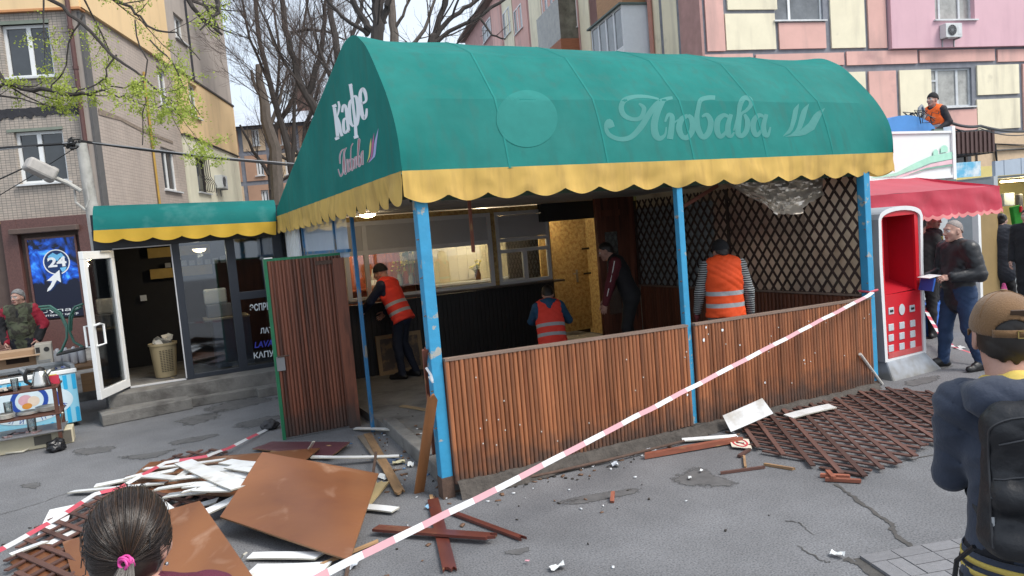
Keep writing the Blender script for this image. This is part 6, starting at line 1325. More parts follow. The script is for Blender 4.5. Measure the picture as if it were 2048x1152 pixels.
pp = [S_(1908, 326, -.7), S_(1962, 352, -.7)]; t = thing('sky_print', 'blue sky print board between the red awning and the pale metal fascia', 'board', tuple(fS.w(pp[0][0], -.7, pp[1][1])), rad(-14)); MB().box2((0, 0, 0), (pp[1][0]-pp[0][0], .03, pp[0][1]-pp[1][1])).build('print_face', mat('sky_print', (.14, .48, .72), .4, col2=(.66, .74, .78), c2=(.45, .65), c2s=3), t)
rp = dp(1838, 240, 13.2); hk = thing('hooked_pipe', 'bent grey pipe hook standing on the blue kiosk roof', 'pipe', tuple(rp-np.array([0, 0, .3]))); MB().tube([(0, 0, 0), (0, 0, .42), (.03, 0, .52), (.09, 0, .56), (.14, 0, .5), (.15, 0, .36), (.12, 0, .25)], .03, 8).build('tube', M_STEEL, hk, smooth=True)
mb = MB()
for _ in range(11):
    c = dp(1808+rng.uniform(0, 62), 240+rng.uniform(-8, 6), 13.0+rng.uniform(-.2, .2))-rp; p = [c+np.array([rng.uniform(-.25, .25), rng.uniform(-.1, .1), rng.uniform(-.14, .14)]) for _ in range(5)]; mb.tube(p, .008, 4)
ob = mb.build('cable_tangle', M_BLK, origin=None); ob.location = rp; tag(ob, 'tangle of black cables on the kiosk roof beside the worker', 'cables'); stuff(ob) if False else None
cable([(1895,243,13.6),(1960,252,14.5),(2060,262,16)], .03, 'thick black cable leading right from behind the roof worker', sag=.05)
cable([(1895,250,13.6),(1960,257,14.5),(2060,268,16)], .012, 'thin black cable leading right from behind the roof worker', sag=.08)
# ================================================================== fallen lattices, boards and broken wood
M_LATF = mat('fallen_lattice_wood', (.092, .043, .033), .7, var=.3, vs=8, stretch=(.4, 2, 2), rnd=.3)
def clip_line(p, d, poly):
    t0, t1 = -1e9, 1e9; n = len(poly); c = sum(poly)/n
    for i in range(n):
        a, b = poly[i], poly[(i+1) % n]; e = b-a; nn = np.array([-e[1], e[0]])
        if nn@(c-a) < 0: nn = -nn
        den = nn@d; num = nn@(a-p)
        if abs(den) < 1e-9:
            if num > 0: return None
            continue
        t = num/den
        if den > 0: t0 = max(t0, t)
        else: t1 = min(t1, t)
    return (t0, t1) if t1-t0 > .12 else None
strip_me = MB().box((0, 0, 0), (1, .041, .012)).mesh('strip', M_LATF)
def fallen_lattice(label, poly, da, db, spa, spb, zfn, group=None, skip=0.0, name='fallen_lattice'):
    c = sum(poly)/len(poly); t = thing(name, label, 'lattice', (c[0], c[1], 0))
    for k, (d, sp) in enumerate(((db, spb), (da, spa))):
        d = d/np.linalg.norm(d); nn = np.array([-d[1], d[0]]); i = -40
        for i in range(-40, 41):
            p = c+nn*(i+.5)*sp; r = clip_line(p, d, poly)
            if r is None or rng.random() < skip: continue
            a = p+d*(r[0]+rng.uniform(-.06, .05)); b = p+d*(r[1]+rng.uniform(-.05, .08)); za, zb = zfn(a)+.008+k*.0125, zfn(b)+.008+k*.0125
            L = math.hypot(*(b-a)); o = link('strip', strip_me, t, ((a[0]+b[0])/2-c[0], (a[1]+b[1])/2-c[1], (za+zb)/2+rng.uniform(-.001, .001)), (rng.uniform(-.05, .05), -math.atan2(zb-za, L), math.atan2(b[1]-a[1], b[0]-a[0])+rng.uniform(-.012, .012))); o.scale = (L, rng.uniform(.9, 1.1), 1)
    return t
g2_ = lambda px, py, z=0: np.array(gp(px, py, z)[:2])
Z6b = lambda x, y: (1300+x/2.441, 680+y/2.441)
pol = [g2_(*Z6b(*p)) for p in ((430,420),(640,345),(1110,245),(1500,265),(1580,440),(1040,690),(640,585),(490,535))]
dA = g2_(*Z6b(1080,675))-g2_(*Z6b(765,370)); dB = g2_(*Z6b(1170,650))-g2_(*Z6b(490,530))
nA = dA/np.linalg.norm(dA); nB = dB/np.linalg.norm(dB)
fallen_lattice('large dark red diamond lattice lying flat on the asphalt by the right post', pol, dA, dB, .165, .118, lambda p: .012+.05*max(0, mnoise.noise(Vector((p[0]*.9, p[1]*.9, 3)))))
# ---------------- boards
M_WB = mat('white_board', (.74, .76, .77), .45, var=.10, vs=4, col2=(.40, .36, .29), c2=(.55, .75), c2s=3, rnd=.12)
M_WBE = mat('board_edge', (.42, .40, .34), .7, var=.2)
M_PLY = mat('brown_plywood', (.235, .092, .037), .38, var=.22, vs=3.0, col2=(.115, .042, .02), c2=(.36, .70), c2s=1.5, stretch=(1.5, .8, 1), rnd=.12, bump=.06, bs=12, cd=8)
def scuffs(m):
    n, l, b = nodes_of(m); tc = n.new('ShaderNodeTexCoord'); t = n.new('ShaderNodeTexNoise'); t.inputs['Scale'].default_value = 3.4; t.inputs['Detail'].default_value = 9; t.inputs['Distortion'].default_value = .6; l.new(tc.outputs['Object'], t.inputs['Vector'])
    r = n.new('ShaderNodeMapRange'); r.inputs[1].default_value = .60; r.inputs[2].default_value = .78; r.inputs[4].default_value = .55; l.new(t.outputs['Fac'], r.inputs[0]); mx = n.new('ShaderNodeMixRGB'); mx.inputs[2].default_value = (.42, .27, .19, 1); s = b.inputs['Base Color'].links[0].from_socket
    l.new(r.outputs[0], mx.inputs[0]); l.new(s, mx.inputs[1]); l.new(mx.outputs[0], b.inputs['Base Color'])
scuffs(M_PLY)
def board(label, p0, p1, w, z0, z1, m=M_WB, th=.012, cat='board', name='white_board', group=None, roll=0.0, cuts=0.02):
    a = np.array(gp(*p0, z0)); b = np.array(gp(*p1, z1)); c = (a+b)/2; d = b-a; L = np.linalg.norm(d); d /= L
    u = np.array([0, 0, 1.0]); s = np.cross(u, d); s /= np.linalg.norm(s); u = np.cross(d, s)
    if roll: s, u = s*math.cos(roll)+u*math.sin(roll), u*math.cos(roll)-s*math.sin(roll)
    j = lambda: rng.uniform(-cuts, cuts)
    poly = [(-L/2+j(), -w/2), (L/2+j(), -w/2), (L/2+j(), w/2), (-L/2+j(), w/2)]
    mb = MB(); 
    bend = rng.uniform(-.012, .012)*L; N = 4; top = []; 
    for k in range(N+1):
        f = k/N
        for e, q in ((poly[0], poly[1]), (poly[3], poly[2])):
            x = e[0]+(q[0]-e[0])*f; y = e[1]+(q[1]-e[1])*f; z = bend*4*f*(1-f); mb.v += [(x, y, z-th/2), (x, y, z+th/2)]
    for k in range(N):
        q = k*4; r = q+4; mb.f += [[q+1, r+1, r+3, q+3], [q, q+2, r+2, r], [q, r, r+1, q+1], [q+2, q+3, r+3, r+2]]; mb.m += [0, 0, 1, 1]
    mb.f += [[0, 1, 3, 2], [N*4, N*4+2, N*4+3, N*4+1]]; mb.m += [1, 1]
    edge = M_WBE if m is M_WB else m
    o = mb.build(name, [m, edge]); R = Matrix((Vector(d), Vector(s), Vector(u))).transposed(); o.matrix_world = Matrix.Translation(Vector(c)) @ R.to_4x4()
    return tag(o, label, cat, group)
GP = 'white boards torn off and thrown on the debris heap'; LP_ = 'white plastic board thrown loosely on the debris heap'
LBL = "long narrow white board at the far left tip of the heap|long narrow white board along the top left of the heap|thin white board along the rear edge of the heap|broad white board slanting across the middle of the heap|broad white board beside the upper corner of the big plywood|short white board propped steeply near the middle of the heap|grey white board under the slanting broad board|narrow white board over the buried brown sheet|white board just left of the broad pair|white board at the top of the heap touching the plywood|white board under the topmost one by the plywood|thin white board running back behind the slanting board|narrow white board at the front of the heap|broad white board between the two plywood sheets|short wide white board beside the dark haired head|white board half hidden under the slanting board|thin white batten on the left over the brown sheet|white board against the plywood's left edge|thin white board crossing behind the broad pair|short greyish board deep under the front boards|thin short white strip at the left of the heap|short white board at the rear beside the topmost one|narrow white offcut lying on the front boards".split('|')
Z3 = lambda x, y: (x/2.56, 840+y/2.56)
for a, b, w, z0, z1 in (((365,368),(845,322),.085,.03,.10), ((485,338),(905,255),.085,.06,.13), ((745,250),(1150,202),.085,.09,.14), ((940,215),(1235,345),.16,.2,.27), ((1010,350),(1225,350),.17,.22,.24), ((890,312),(990,240),.10,.14,.2), ((735,285),(935,303),.10,.12,.16),
                        ((800,355),(990,328),.085,.16,.2), ((960,335),(1130,328),.12,.19,.23), ((1150,212),(1340,228),.14,.17,.21), ((1175,238),(1330,262),.11,.19,.24), ((1000,252),(1200,236),.085,.12,.16), ((850,388),(1080,362),.09,.1,.14), ((1035,480),(1215,395),.13,.08,.16),
                        ((755,395),(860,475),.15,.06,.06), ((1100,275),(1280,290),.12,.15,.18), ((580,360),(760,330),.075,.045,.08), ((1120,300),(1260,330),.12,.20,.22), ((900,300),(1060,285),.08,.17,.2), ((1010,440),(1120,410),.10,.05,.08), ((640,300),(740,275),.08,.1,.12), ((1080,250),(1190,262),.1,.14,.16), ((930,372),(1010,350),.05,.2,.22)):
    board(LBL.pop(0), Z3(*a), Z3(*b), w, z0, z1, group=GP, roll=rng.uniform(-.12, .12))
def ub(label, a, b, w, z0, z1, **k): return board(label, a, b, w, z0, z1, **k)
ub('wide white board standing out of the lattice left of the heap under the tape', Z3(262,580), Z3(318,450), .19, .015, .03); ub('long thin white batten across the lattice ends at the lower left', Z3(55,690), Z3(235,622), .06, .05, .06); ub('white board under the lattice at the lower left corner', Z3(82,722), Z3(240,655), .09, .012, .02); ub('short white board between the lattice strips beside the dark haired head', Z3(240,640), Z3(420,560), .11, .02, .03)
ub('long narrow white board lying across from the heap to the kerb', (621,914), (800,912), .065, .12, .04); ub('white board lying on the floor edge beside the thin blue pole', (709,857), (816,861), .07, .02, .09); ub('short white board sticking out right of the big plywood sheet', (733,1014), (791,1020), .10, .03, .03); ub('small white stick standing up beside the maroon panel', (618,898), (628,882), .03, .1, .22); ub('white splinter under the big plywood sheet', (483,1118), (492,1105), .04, .05, .1)
ub('white board flat under the front edge of the big plywood sheet', (500,1112), (640,1112), .1, .02, .03); ub('broad white board at the bottom edge under the big plywood', (505,1140), (650,1135), .16, .015, .02); ub('second broad white board at the bottom edge partly off the frame', (480,1158), (640,1152), .12, .03, .03)
ub('white board leaning on the slatted front at the middle post', (1453,848), (1535,812), .19, .09, .24, roll=.8); ub('flat white board lying on the right lattice against the slats', (1574,834), (1665,812), .15, .05, .07); ub('thin white board lying beside the round sign', (1363,880), (1476,872), .09, .03, .03)
ub('white board on the dusty floor just behind the big corner post', (845,865), (872,898), .08, .1, .02); ub('pale plank on the floor inside beyond the corner post', (802,812), (862,822), .07, .11, .11, m=mat('raw_plank', (.38, .27, .15), .8, var=.25, vs=5, stretch=(.4, 2, 2), rnd=.2), name='plank')
def sheet_of(label, px, z, name='plywood_sheet', m=M_PLY, th=.012, cat='plywood'):
    P = np.array([gp(*q, zz) for q, zz in zip(px, z)]); c = P.mean(0); e = P[1]-P[0]; rz = math.atan2(e[1], e[0]); R = np.array([[math.cos(rz), math.sin(rz), 0], [-math.sin(rz), math.cos(rz), 0], [0, 0, 1]])
    Q = (P-c) @ R.T; n = len(Q); mb = MB(); NU = 10
    top = bil(Q[0], Q[1], Q[2], Q[3]); warp = rng.uniform(.01, .02)
    f0 = lambda u, v, o: top(u, v)+np.array([0, 0, warp*math.sin(PI*u)*math.sin(PI*v)+.006*mnoise.noise(Vector((u*3, v*3, c[0])))+o])
    mb.grid(lambda u, v: f0(u, v, th/2), NU, NU); mb.grid(lambda u, v: f0(1-u, v, -th/2), NU, NU)
    ed = [(k/NU, 0) for k in range(NU)]+[(1, k/NU) for k in range(NU)]+[(1-k/NU, 1) for k in range(NU)]+[(0, 1-k/NU) for k in range(NU+1)]
    mb.strip([f0(u, v, th/2) for u, v in ed], [f0(u, v, -th/2) for u, v in ed], 1)
    o = mb.build(name, [m, mat('ply_edge', (.2, .11, .055), .8, var=.3, vs=30)], smooth=True, ang=30); o.location = c; o.rotation_euler = (0, 0, rz); return tag(o, label, cat)
sheet_of('large brown plywood sheet tilted on top of the debris heap', [(440,1035),(525,905),(757,948),(700,1122)], [.15,.42,.20,.07]); sheet_of('lower brown plywood sheet behind the dark haired head', [(125,1085),(400,1003),(510,1160),(150,1170)], [.05,.28,.16,.03])
sheet_of('flat brown plywood sheet buried under the white boards', [(230,982),(300,925),(640,897),(520,995)], [.04,.06,.08,.07]); sheet_of('dark maroon ribbed panel lying behind the heap by the open door', [(505,898),(545,884),(700,885),(660,915)], [.03,.03,.05,.05], m=mat('maroon_panel', (.10, .035, .045), .5, var=.2, vs=5, stretch=(.4, 4, 1)), name='maroon_panel', cat='panel'); sheet_of('lowest brown panel under the left lattice strips', [(20,1125),(95,1080),(160,1120),(90,1180)], [.012,.012,.014,.012])
# lattice crushed under the heap on the left
pl2 = [g2_(*p) for p in ((18,1135),(75,1055),(215,985),(330,915),(450,905),(420,1010),(330,1090),(180,1180),(60,1190))]
dA2 = g2_(*Z3(340,790))-g2_(*Z3(120,690)); dB2 = g2_(*Z3(300,655))-g2_(*Z3(65,780))
fallen_lattice('dark red lattice crushed under the plywood heap, strip ends showing at the left', pl2, dA2, dB2, .15, .15, lambda p: .03)
# broken pieces
M_DRB = mat('dark_red_board', (.105, .028, .02), .35, var=.3, vs=6, stretch=(.4, 2, 2), col2=(.34, .19, .08), c2=(.66, .72), c2s=5, coat=.2)
M_RAWP = mat('raw_splintered_wood', (.33, .20, .10), .85, var=.3, vs=9, stretch=(.35, 2, 2), rnd=.25, col2=(.14, .08, .045), c2=(.5, .7), c2s=4)
def piece(label, a, b, w, z0, z1, m, h=.02, name='broken_board', cat='board', up=(0, 0, 1)): return tag(slat_piece(gp(*a, z0), gp(*b, z1), w, h, m, name=name, up=up), label, cat)
piece('dark red varnished board lying level across another under the tape', (750,1056), (985,1073), .085, .05, .05, M_DRB); piece('dark red board pointing at the viewer with a splintered end', (866,1000), (899,1138), .09, .02, .02, M_DRB); piece('narrow dark red batten lying to the right of the crossed boards', (905,1025), (1045,1077), .045, .02, .02, M_DRB, name='batten', cat='batten'); piece('thin raw stick lying under the crossed dark boards', (862,990), (882,1102), .028, .012, .012, M_RAWP, .012, name='stick', cat='stick')
piece('weathered plank lying from the thin blue pole toward the heap', (735,868), (800,985), .085, .03, .03, M_RAWP, name='plank', cat='plank'); piece('second weathered plank crossing near the thin blue pole', (722,872), (775,940), .08, .02, .03, mat('grey_plank', (.17, .14, .11), .9, var=.3, vs=6, stretch=(.4, 2, 2)), name='plank', cat='plank')
piece('pale plank under the right edge of the big plywood sheet', (705,1035), (765,965), .12, .02, .03, mat('yellowed_plank', (.40, .31, .16), .8, var=.2, vs=5, stretch=(.4, 2, 2)), name='plank', cat='plank'); piece('thin raw stick lying beside the tape below the plywood sheet', (645,1128), (755,1082), .03, .02, .02, M_RAWP, .015, name='stick', cat='stick'); piece('orange broken plank between heap and kerb', (540,905), (660,893), .06, .03, .05, M_RAWP, name='plank', cat='plank')
tag(slat_piece(gp(838,985), (lambda q: q)(fp(866,790,-.06)), .085, .02, mat('leaning_brown_plank', (.26, .11, .04), .5, var=.25, vs=5, stretch=(.4, 2, 2)), name='leaning_plank', up=(0, -1, 0)), 'brown plank leaning against the big blue corner post', 'plank'); tag(slat_piece(gp(872,930), fp(850,700,.05), .05, .02, M_BRK, name='leaning_batten', up=(0, -1, 0)), 'thin red batten leaning inside behind the big corner post', 'batten')
piece('long red splintered log lying at the foot of the slats', (1287,912), (1478,878), .05, .03, .04, M_BRK, .045, name='splintered_log', cat='log'); piece('dark splintered stick on the asphalt before the right lattice', (1440,946), (1528,934), .022, .014, .014, M_LATF, .02, name='stick', cat='stick'); piece('short pale splinter lying next to the dark stick', (1528,928), (1588,938), .022, .014, .014, M_RAWP, .02, name='splinter', cat='splinter')
piece('stub of lattice strip near the round sign', (1478,912), (1500,898), .03, .02, .02, M_LATF, .02, name='stick', cat='stick'); piece('short splinter standing below the stub near the round sign', (1488,912), (1491,935), .02, .014, .014, M_RAWP, .02, name='splinter', cat='splinter'); piece('small red offcut standing alone on the asphalt', (1224,1004), (1226,984), .03, .012, .05, M_BRK, .02, name='offcut', cat='offcut')
for i, (a, b) in enumerate((((1640,950),(1700,953)), ((1650,958),(1722,962)), ((1655,942),(1668,956)))): piece(['upper', 'lower', 'short crossing'][i]+' red broken strip of the little heap before the right lattice', a, b, .035, .02+.015*(i == 2), .02+.02*(i == 2), M_BRK, .025, name='broken_strip', cat='strip')
def rod(label, pts, r, m, name='iron_rod', cat='rod'):
    P = [gp(*p) for p in pts]; o = MB().tube(P, r, 8).build(name, m, smooth=True, origin=P[0]); return tag(o, label, cat)
rod('long thin iron rod lying along the foot of the slatted front', [(905,984,.03),(1100,946,.035),(1250,912,.035),(1368,882,.03)], .013, M_RUST); rod('rusty iron bar running from the kerb under the plywood edge to the bottom', [(752,905,.12),(745,955,.06),(722,1040,.05),(700,1110,.03),(690,1165,.02)], .014, M_RUST)
pp0, pp1 = gp(1764, 768, .012), fp(1720, 708, -.05); o = MB().tube([pp0, pp1], .018, 8).build('leaning_tube', mat('chipped_white_tube', (.5, .48, .45), .6, var=.4, vs=30), smooth=True, origin=pp0); tag(o, 'chipped white tube leaning against the slats at the right post', 'tube')
# round prohibition sign on a card
sp0 = [gp(*p, .03) for p in ((1457,876),(1497,878),(1504,897),(1464,893))]; sgn = thing('no_smoking_sign', 'small white card with a red no smoking circle lying by the lattice', 'sign', tuple(sum(sp0)/4)); so0 = sum(sp0)/4
mb = MB(); mb.add([p-so0 for p in sp0]+[p-so0-np.array([0,0,.006]) for p in sp0], [(0,1,2,3),(7,6,5,4),(0,4,5,1),(1,5,6,2),(2,6,7,3),(3,7,4,0)]); mb.build('card', mat('cream_card', (.66, .60, .50), .6, var=.08), sgn)
bf = bil(*[p-so0 for p in (sp0[3], sp0[2], sp0[1], sp0[0])]); mb = MB(); sp = lambda u, v, d=.003: bf(u, v)+np.array([0, 0, d])
aa = np.linspace(0, 2*PI, 33); cc = lambda r, a: sp(.5+r*.92*math.cos(a), .5+r*math.sin(a))
mb.strip([cc(.43, a) for a in aa], [cc(.34, a) for a in aa], 0); mb.add([sp(.27, .72), sp(.22, .66), sp(.72, .28), sp(.77, .34)], [(0,1,2,3)], 0); mb.add([sp(.3,.44,.0035), sp(.62,.44,.0035), sp(.62,.53,.0035), sp(.3,.53,.0035)], [(0,1,2,3)], 1); mb.add([sp(.64,.44,.0035), sp(.7,.44,.0035), sp(.7,.53,.0035), sp(.64,.53,.0035)], [(0,1,2,3)], 1)
mb.build('print', [mat('sign_red', (.5, .02, .04), .5), M_BLK], sgn, fix=False)
# barrier tape, red and white
M_TPW = mat('tape_white', (.72, .74, .76), .35, var=.04, trans=.2); M_TPR = mat('tape_red', (.66, .36, .40), .35, var=.06, trans=.2); M_TPR2 = mat('tape_strong_red', (.60, .10, .14), .35, var=.06, trans=.15)
def tape(label, pts, w, period, reds=M_TPR, tw=(0, 0), name='barrier_tape', sag=0.0, start=0.0):
    P = [np.array(p, float) for p in pts]; L = [0]
    for i in range(len(P)-1): L.append(L[-1]+np.linalg.norm(P[i+1]-P[i]))
    Lt = L[-1]; n = max(4, int(Lt/period)); mb = MB(); k_ = 6; A = []; B = []
    for i in range(n*k_+1):
        s = Lt*i/(n*k_); q = np.array([np.interp(s, L, [p[c] for p in P]) for c in range(3)]); q[2] -= sag*4*(s/Lt)*(1-s/Lt); q[2] += .008*mnoise.noise(Vector((s*3, 1, 1)))
        s2 = min(Lt, s+.02); d = np.array([np.interp(s2, L, [p[c] for p in P]) for c in range(3)])-np.array([np.interp(max(0, s2-.04), L, [p[c] for p in P]) for c in range(3)]); d /= np.linalg.norm(d)+1e-9
        side = np.cross(d, [0, 0, 1.0]); side /= np.linalg.norm(side)+1e-9; up = np.cross(side, d); a = tw[0]+(tw[1]-tw[0])*s/Lt+.15*mnoise.noise(Vector((s*1.3, 4, 2))); v = up*math.cos(a)+side*math.sin(a); A.append(q+v*w/2); B.append(q-v*w/2)
    for i in range(n*k_): mb.add([A[i], A[i+1], B[i+1], B[i]], [(0,1,2,3)], (i//k_) % 2)
    o = mb.build(name, [M_TPW, reds], smooth=True, origin=P[0], fix=False); return tag(o, label, 'barrier tape')
e0 = fp(1746, 584, -.012)
tape('barrier tape stretched from the right blue post across the front to the lower left', [e0, fp(1735, 592, -.06), dp(1385, 774, 6.25), dp(1000, 975, 4.7), dp(640, 1152, 3.55), dp(560, 1192, 3.35), dp(430, 1255, 3.0)], .040, .225, tw=(1.0, .35))
MB_ = MB().tube([(5.35,.0,1.12),(5.34,.13,1.13),(5.47,.14,1.12),(5.48,.0,1.13),(5.36,-.0,1.12)], .014, 5); o = MB_.build('tape_knot', M_TPR2, origin=(5.41,.07,1.12)); tag(o, 'knot of red and white tape round the right blue post', 'tape knot')
tape('loose barrier tape from the lump of asphalt past the heap to the left edge', [gp(535,858,.02), gp(490,880,.06), gp(455,897,.08), gp(415,912,.12), gp(330,925,.12), gp(240,975,.14), gp(190,988,.16), gp(100,1045,.2), gp(0,1100,.25), gp(-90,1150,.3)], .036, .26, M_TPR2, tw=(1.05, .8))
tape('strip of barrier tape on the ground behind the man in the leather jacket', [dp(1845,608,11), dp(1862,640,10.6), dp(1880,668,10.2), dp(1905,692,9.4), dp(1925,700,9.1), dp(1960,712,8.9), dp(2005,728,8.8)], .06, .12, M_TPR2, tw=(1.2, 1.5))
tape('white plastic tie hanging from the big corner post', [fp(852,735,-.03), fp(862,750,-.05), fp(866,765,-.05), fp(858,752,-.04)], .02, .2, M_TPW)
# small litter
def litter():
    R = np.random.RandomState(5); V = []; F = []; mi = []
    mats = [mat('litter_white', (.6, .62, .64), .6, var=.1), mat('litter_wood', (.16, .09, .055), .8, var=.3, rnd=0), mat('litter_dark', (.04, .035, .03), .9), mat('litter_blue', (.1, .2, .36), .5)]
    spots = []
    for _ in range(110): x = R.uniform(.1, 5.3); spots.append((x, -.06-abs(R.normal())*.16, R.choice([0, 1, 1, 2, 2, 2, 2])))
    for _ in range(110): k = R.rand(); spots.append((.1+.1*k+R.normal()*.16-.08, 2.5*k+R.normal()*.2, R.choice([0, 1, 1, 2, 3])))
    for _ in range(30): spots.append((R.uniform(-1.2, 1.6), -.2-abs(R.normal())*.7, R.choice([0, 1, 2])))
    for _ in range(14): p = gp(R.uniform(0, 2000), R.uniform(860, 1150)); spots.append((p[0], p[1], R.choice([0, 1, 2, 2])))
    for _ in range(60): spots.append((R.uniform(.3, 2.6), R.uniform(.3, 3), R.choice([0, 1, 2])))
    for x, y, k in spots:
        z = .104 if (x > .22 and .14 < y < 7) else .003; s = R.uniform(.005, .017)*(1.5 if k == 1 else 1); a = R.uniform(0, 2*PI); e = R.uniform(.3, .8); h = R.uniform(.003, .012); q = len(V); c, n = math.cos(a), math.sin(a)
        for dz in (0, h):
            for u, v in ((-1, -e), (1, -e*.7), (.9, e), (-.8, e*.8)): V.append((x+s*(u*c-v*n), y+s*(u*n+v*c), z+dz))
        F += [(q, q+3, q+2, q+1), (q+4, q+5, q+6, q+7), (q, q+1, q+5, q+4), (q+1, q+2, q+6, q+5), (q+2, q+3, q+7, q+6), (q+3, q, q+4, q+7)]; mi += [k]*6
    o = raw_mesh('litter', V, F, mats); o.data.polygons.foreach_set('material_index', np.array(mi, dtype=np.int32)); stuff(o)
litter()
def scrap(label, px, z, s, m, cat='scrap', name='paper_scrap'):
    p = gp(*px, z); b = bmesh.new(); bmesh.ops.create_grid(b, x_segments=5, y_segments=4, size=1)
    for v in b.verts: v.co = Vector((v.co.x*s, v.co.y*s*.6, .02+.5*s*mnoise.noise(v.co*1.4+Vector((px[0], 0, 0)))))
    me = bpy.data.meshes.new(name); b.to_mesh(me); b.free(); me.materials.append(m); return tag(link(name, me, None, p, (0, 0, rng.uniform(0, 3))), label, cat)
M_PAP = mat('crumpled_paper', (.62, .64, .64), .7, var=.08); M_FILM = mat('clear_film', (.55, .6, .66), .15, var=.2)
for lb, p, s, m in (('white paper scrap under the tape at the foot of the slats', (1063,948), .05, M_PAP), ('crumpled clear film on the iron rod', (1102,944), .05, M_FILM), ('clear plastic sachet on the asphalt before the slats', (1230,932), .05, M_FILM), ('crumpled film beside the splintered log', (1302,903), .05, M_FILM), ('small white paper bit near the damp patch', (1403,945), .02, M_PAP), ('white paper bit on the damp patch edge', (1380,959), .022, M_PAP), ('white scrap at the paving corner', (1675,1113), .04, M_PAP), ('white shred at the bottom edge of the asphalt', (1115,1138), .05, M_PAP),
                    ('blue glinting shard at the foot of the corner post', (860,1018), .04, mat('blue_shard', (.25, .45, .62), .15)), ('white crumpled paper beside the heap edge', (770,957), .07, M_PAP), ('blue grey rag by the kerb', (782,922), .08, mat('blue_rag', (.06, .09, .15), .9, bump=.5, bs=30)), ('paper cup rest by the kerb', (822,932), .05, M_PAP), ('yellowish paper by the rod at the kerb', (798,928), .06, mat('yellow_paper', (.45, .42, .28), .8)), ('white shred on the kerb edge near the post', (872,947), .06, M_PAP), ('white card on the ground behind the leather jacket man', (1919,696), .08, M_PAP), ('thin film caught on the rusty bar', (705,1130), .07, M_FILM), ('pink scrap on the asphalt near the bottom', (1055,1127), .015, mat('pink_scrap', (.6, .3, .35), .7))): scrap(lb, p, .005, s, m)
# ================================================================== people: one continuous skin grown round a posed skeleton
def smin(a, b, k):
    h = np.clip(.5+.5*(b-a)/k, 0, 1); return b*(1-h)+a*h-k*h*(1-h)
V3 = lambda *a: np.array(a, dtype=float)
class Pr:
    def __init__(s, kind, a, b, ra, rb, m, k=.03, ax=None, fl=1.0, cut=False):
        s.kind, s.a, s.b, s.ra, s.rb, s.m, s.k, s.ax, s.fl, s.cut = kind, np.array(a, float), np.array(b, float), ra, rb, m, k, ax, fl, cut
    def box(s, pad):
        if s.kind == 'c': r = max(s.ra, s.rb)+pad; return np.minimum(s.a, s.b)-r, np.maximum(s.a, s.b)+r
        r = np.max(s.b)+pad; return s.a-r, s.a+r
    def d(s, P):
        if s.kind == 'c':
            ab = s.b-s.a; L2 = ab@ab+1e-12; v = P-s.a; t = np.clip((v@ab)/L2, 0, 1); w = v-t[..., None]*ab
            if s.ax is not None: w = w+(w@s.ax)[..., None]*s.ax*(s.fl-1)
            d = np.sqrt((w*w).sum(-1))-(s.ra+t*(s.rb-s.ra)); return d/(s.fl**.5 if s.fl > 1 else 1)
        v = P-s.a
        if s.ax is not None: v = v @ s.ax.T
        q = v/s.b; k0 = np.sqrt((q*q).sum(-1))+1e-9; q2 = v/(s.b*s.b); k1 = np.sqrt((q2*q2).sum(-1))+1e-9; return k0*(k0-1)/k1
def Cn(a, b, ra, rb, m, k=.03, ax=None, fl=1.0): return Pr('c', a, b, ra, rb, m, k, None if ax is None else np.array(ax, float), fl)
def El(c, r, m, k=.02, R=None, cut=False): return Pr('e', c, np.array(r, float), 0, 0, m, k, R, 1, cut)
def snet(D, o, h):
    s = D < 0; nx, ny, nz = D.shape
    c = np.zeros((nx-1, ny-1, nz-1), int)
    for i in (0, 1):
        for j in (0, 1):
            for k in (0, 1): c += s[i:nx-1+i, j:ny-1+j, k:nz-1+k]
    act = (c > 0) & (c < 8); idx = -np.ones(act.shape, int); ii = np.argwhere(act); idx[act] = np.arange(len(ii))
    acc = np.zeros((len(ii), 3)); cnt = np.zeros(len(ii)); off = [(i, j, k) for i in (0, 1) for j in (0, 1) for k in (0, 1)]
    for a in off:
        for ax in range(3):
            if a[ax]: continue
            b = list(a); b[ax] = 1
            da = D[ii[:, 0]+a[0], ii[:, 1]+a[1], ii[:, 2]+a[2]]; db = D[ii[:, 0]+b[0], ii[:, 1]+b[1], ii[:, 2]+b[2]]; m = (da < 0) != (db < 0)
            t = np.where(m, da/(da-db+1e-12), 0); p = np.array(a, float)[None, :].repeat(len(ii), 0); p[:, ax] += t; acc[m] += p[m]; cnt += m
    V = o+h*(ii+acc/np.maximum(cnt, 1)[:, None]); F = []
    for ax in range(3):
        u, v = (ax+1) % 3, (ax+2) % 3; sl = [slice(None)]*3; sl2 = [slice(None)]*3; sl[ax] = slice(0, -1); sl2[ax] = slice(1, None)
        e = np.argwhere(s[tuple(sl)] != s[tuple(sl2)]); ok = (e[:, u] > 0) & (e[:, v] > 0) & (e[:, u] < D.shape[u]-1) & (e[:, v] < D.shape[v]-1); e = e[ok]
        q = []
        for du, dv in ((-1, -1), (0, -1), (0, 0), (-1, 0)):
            w = e.copy(); w[:, u] += du; w[:, v] += dv; q.append(idx[w[:, 0], w[:, 1], w[:, 2]])
        q = np.stack(q, 1); fl = s[e[:, 0], e[:, 1], e[:, 2]]; q[~fl] = q[~fl][:, ::-1]; F.append(q)
    F = np.concatenate(F); return V, F[(F >= 0).all(1)]
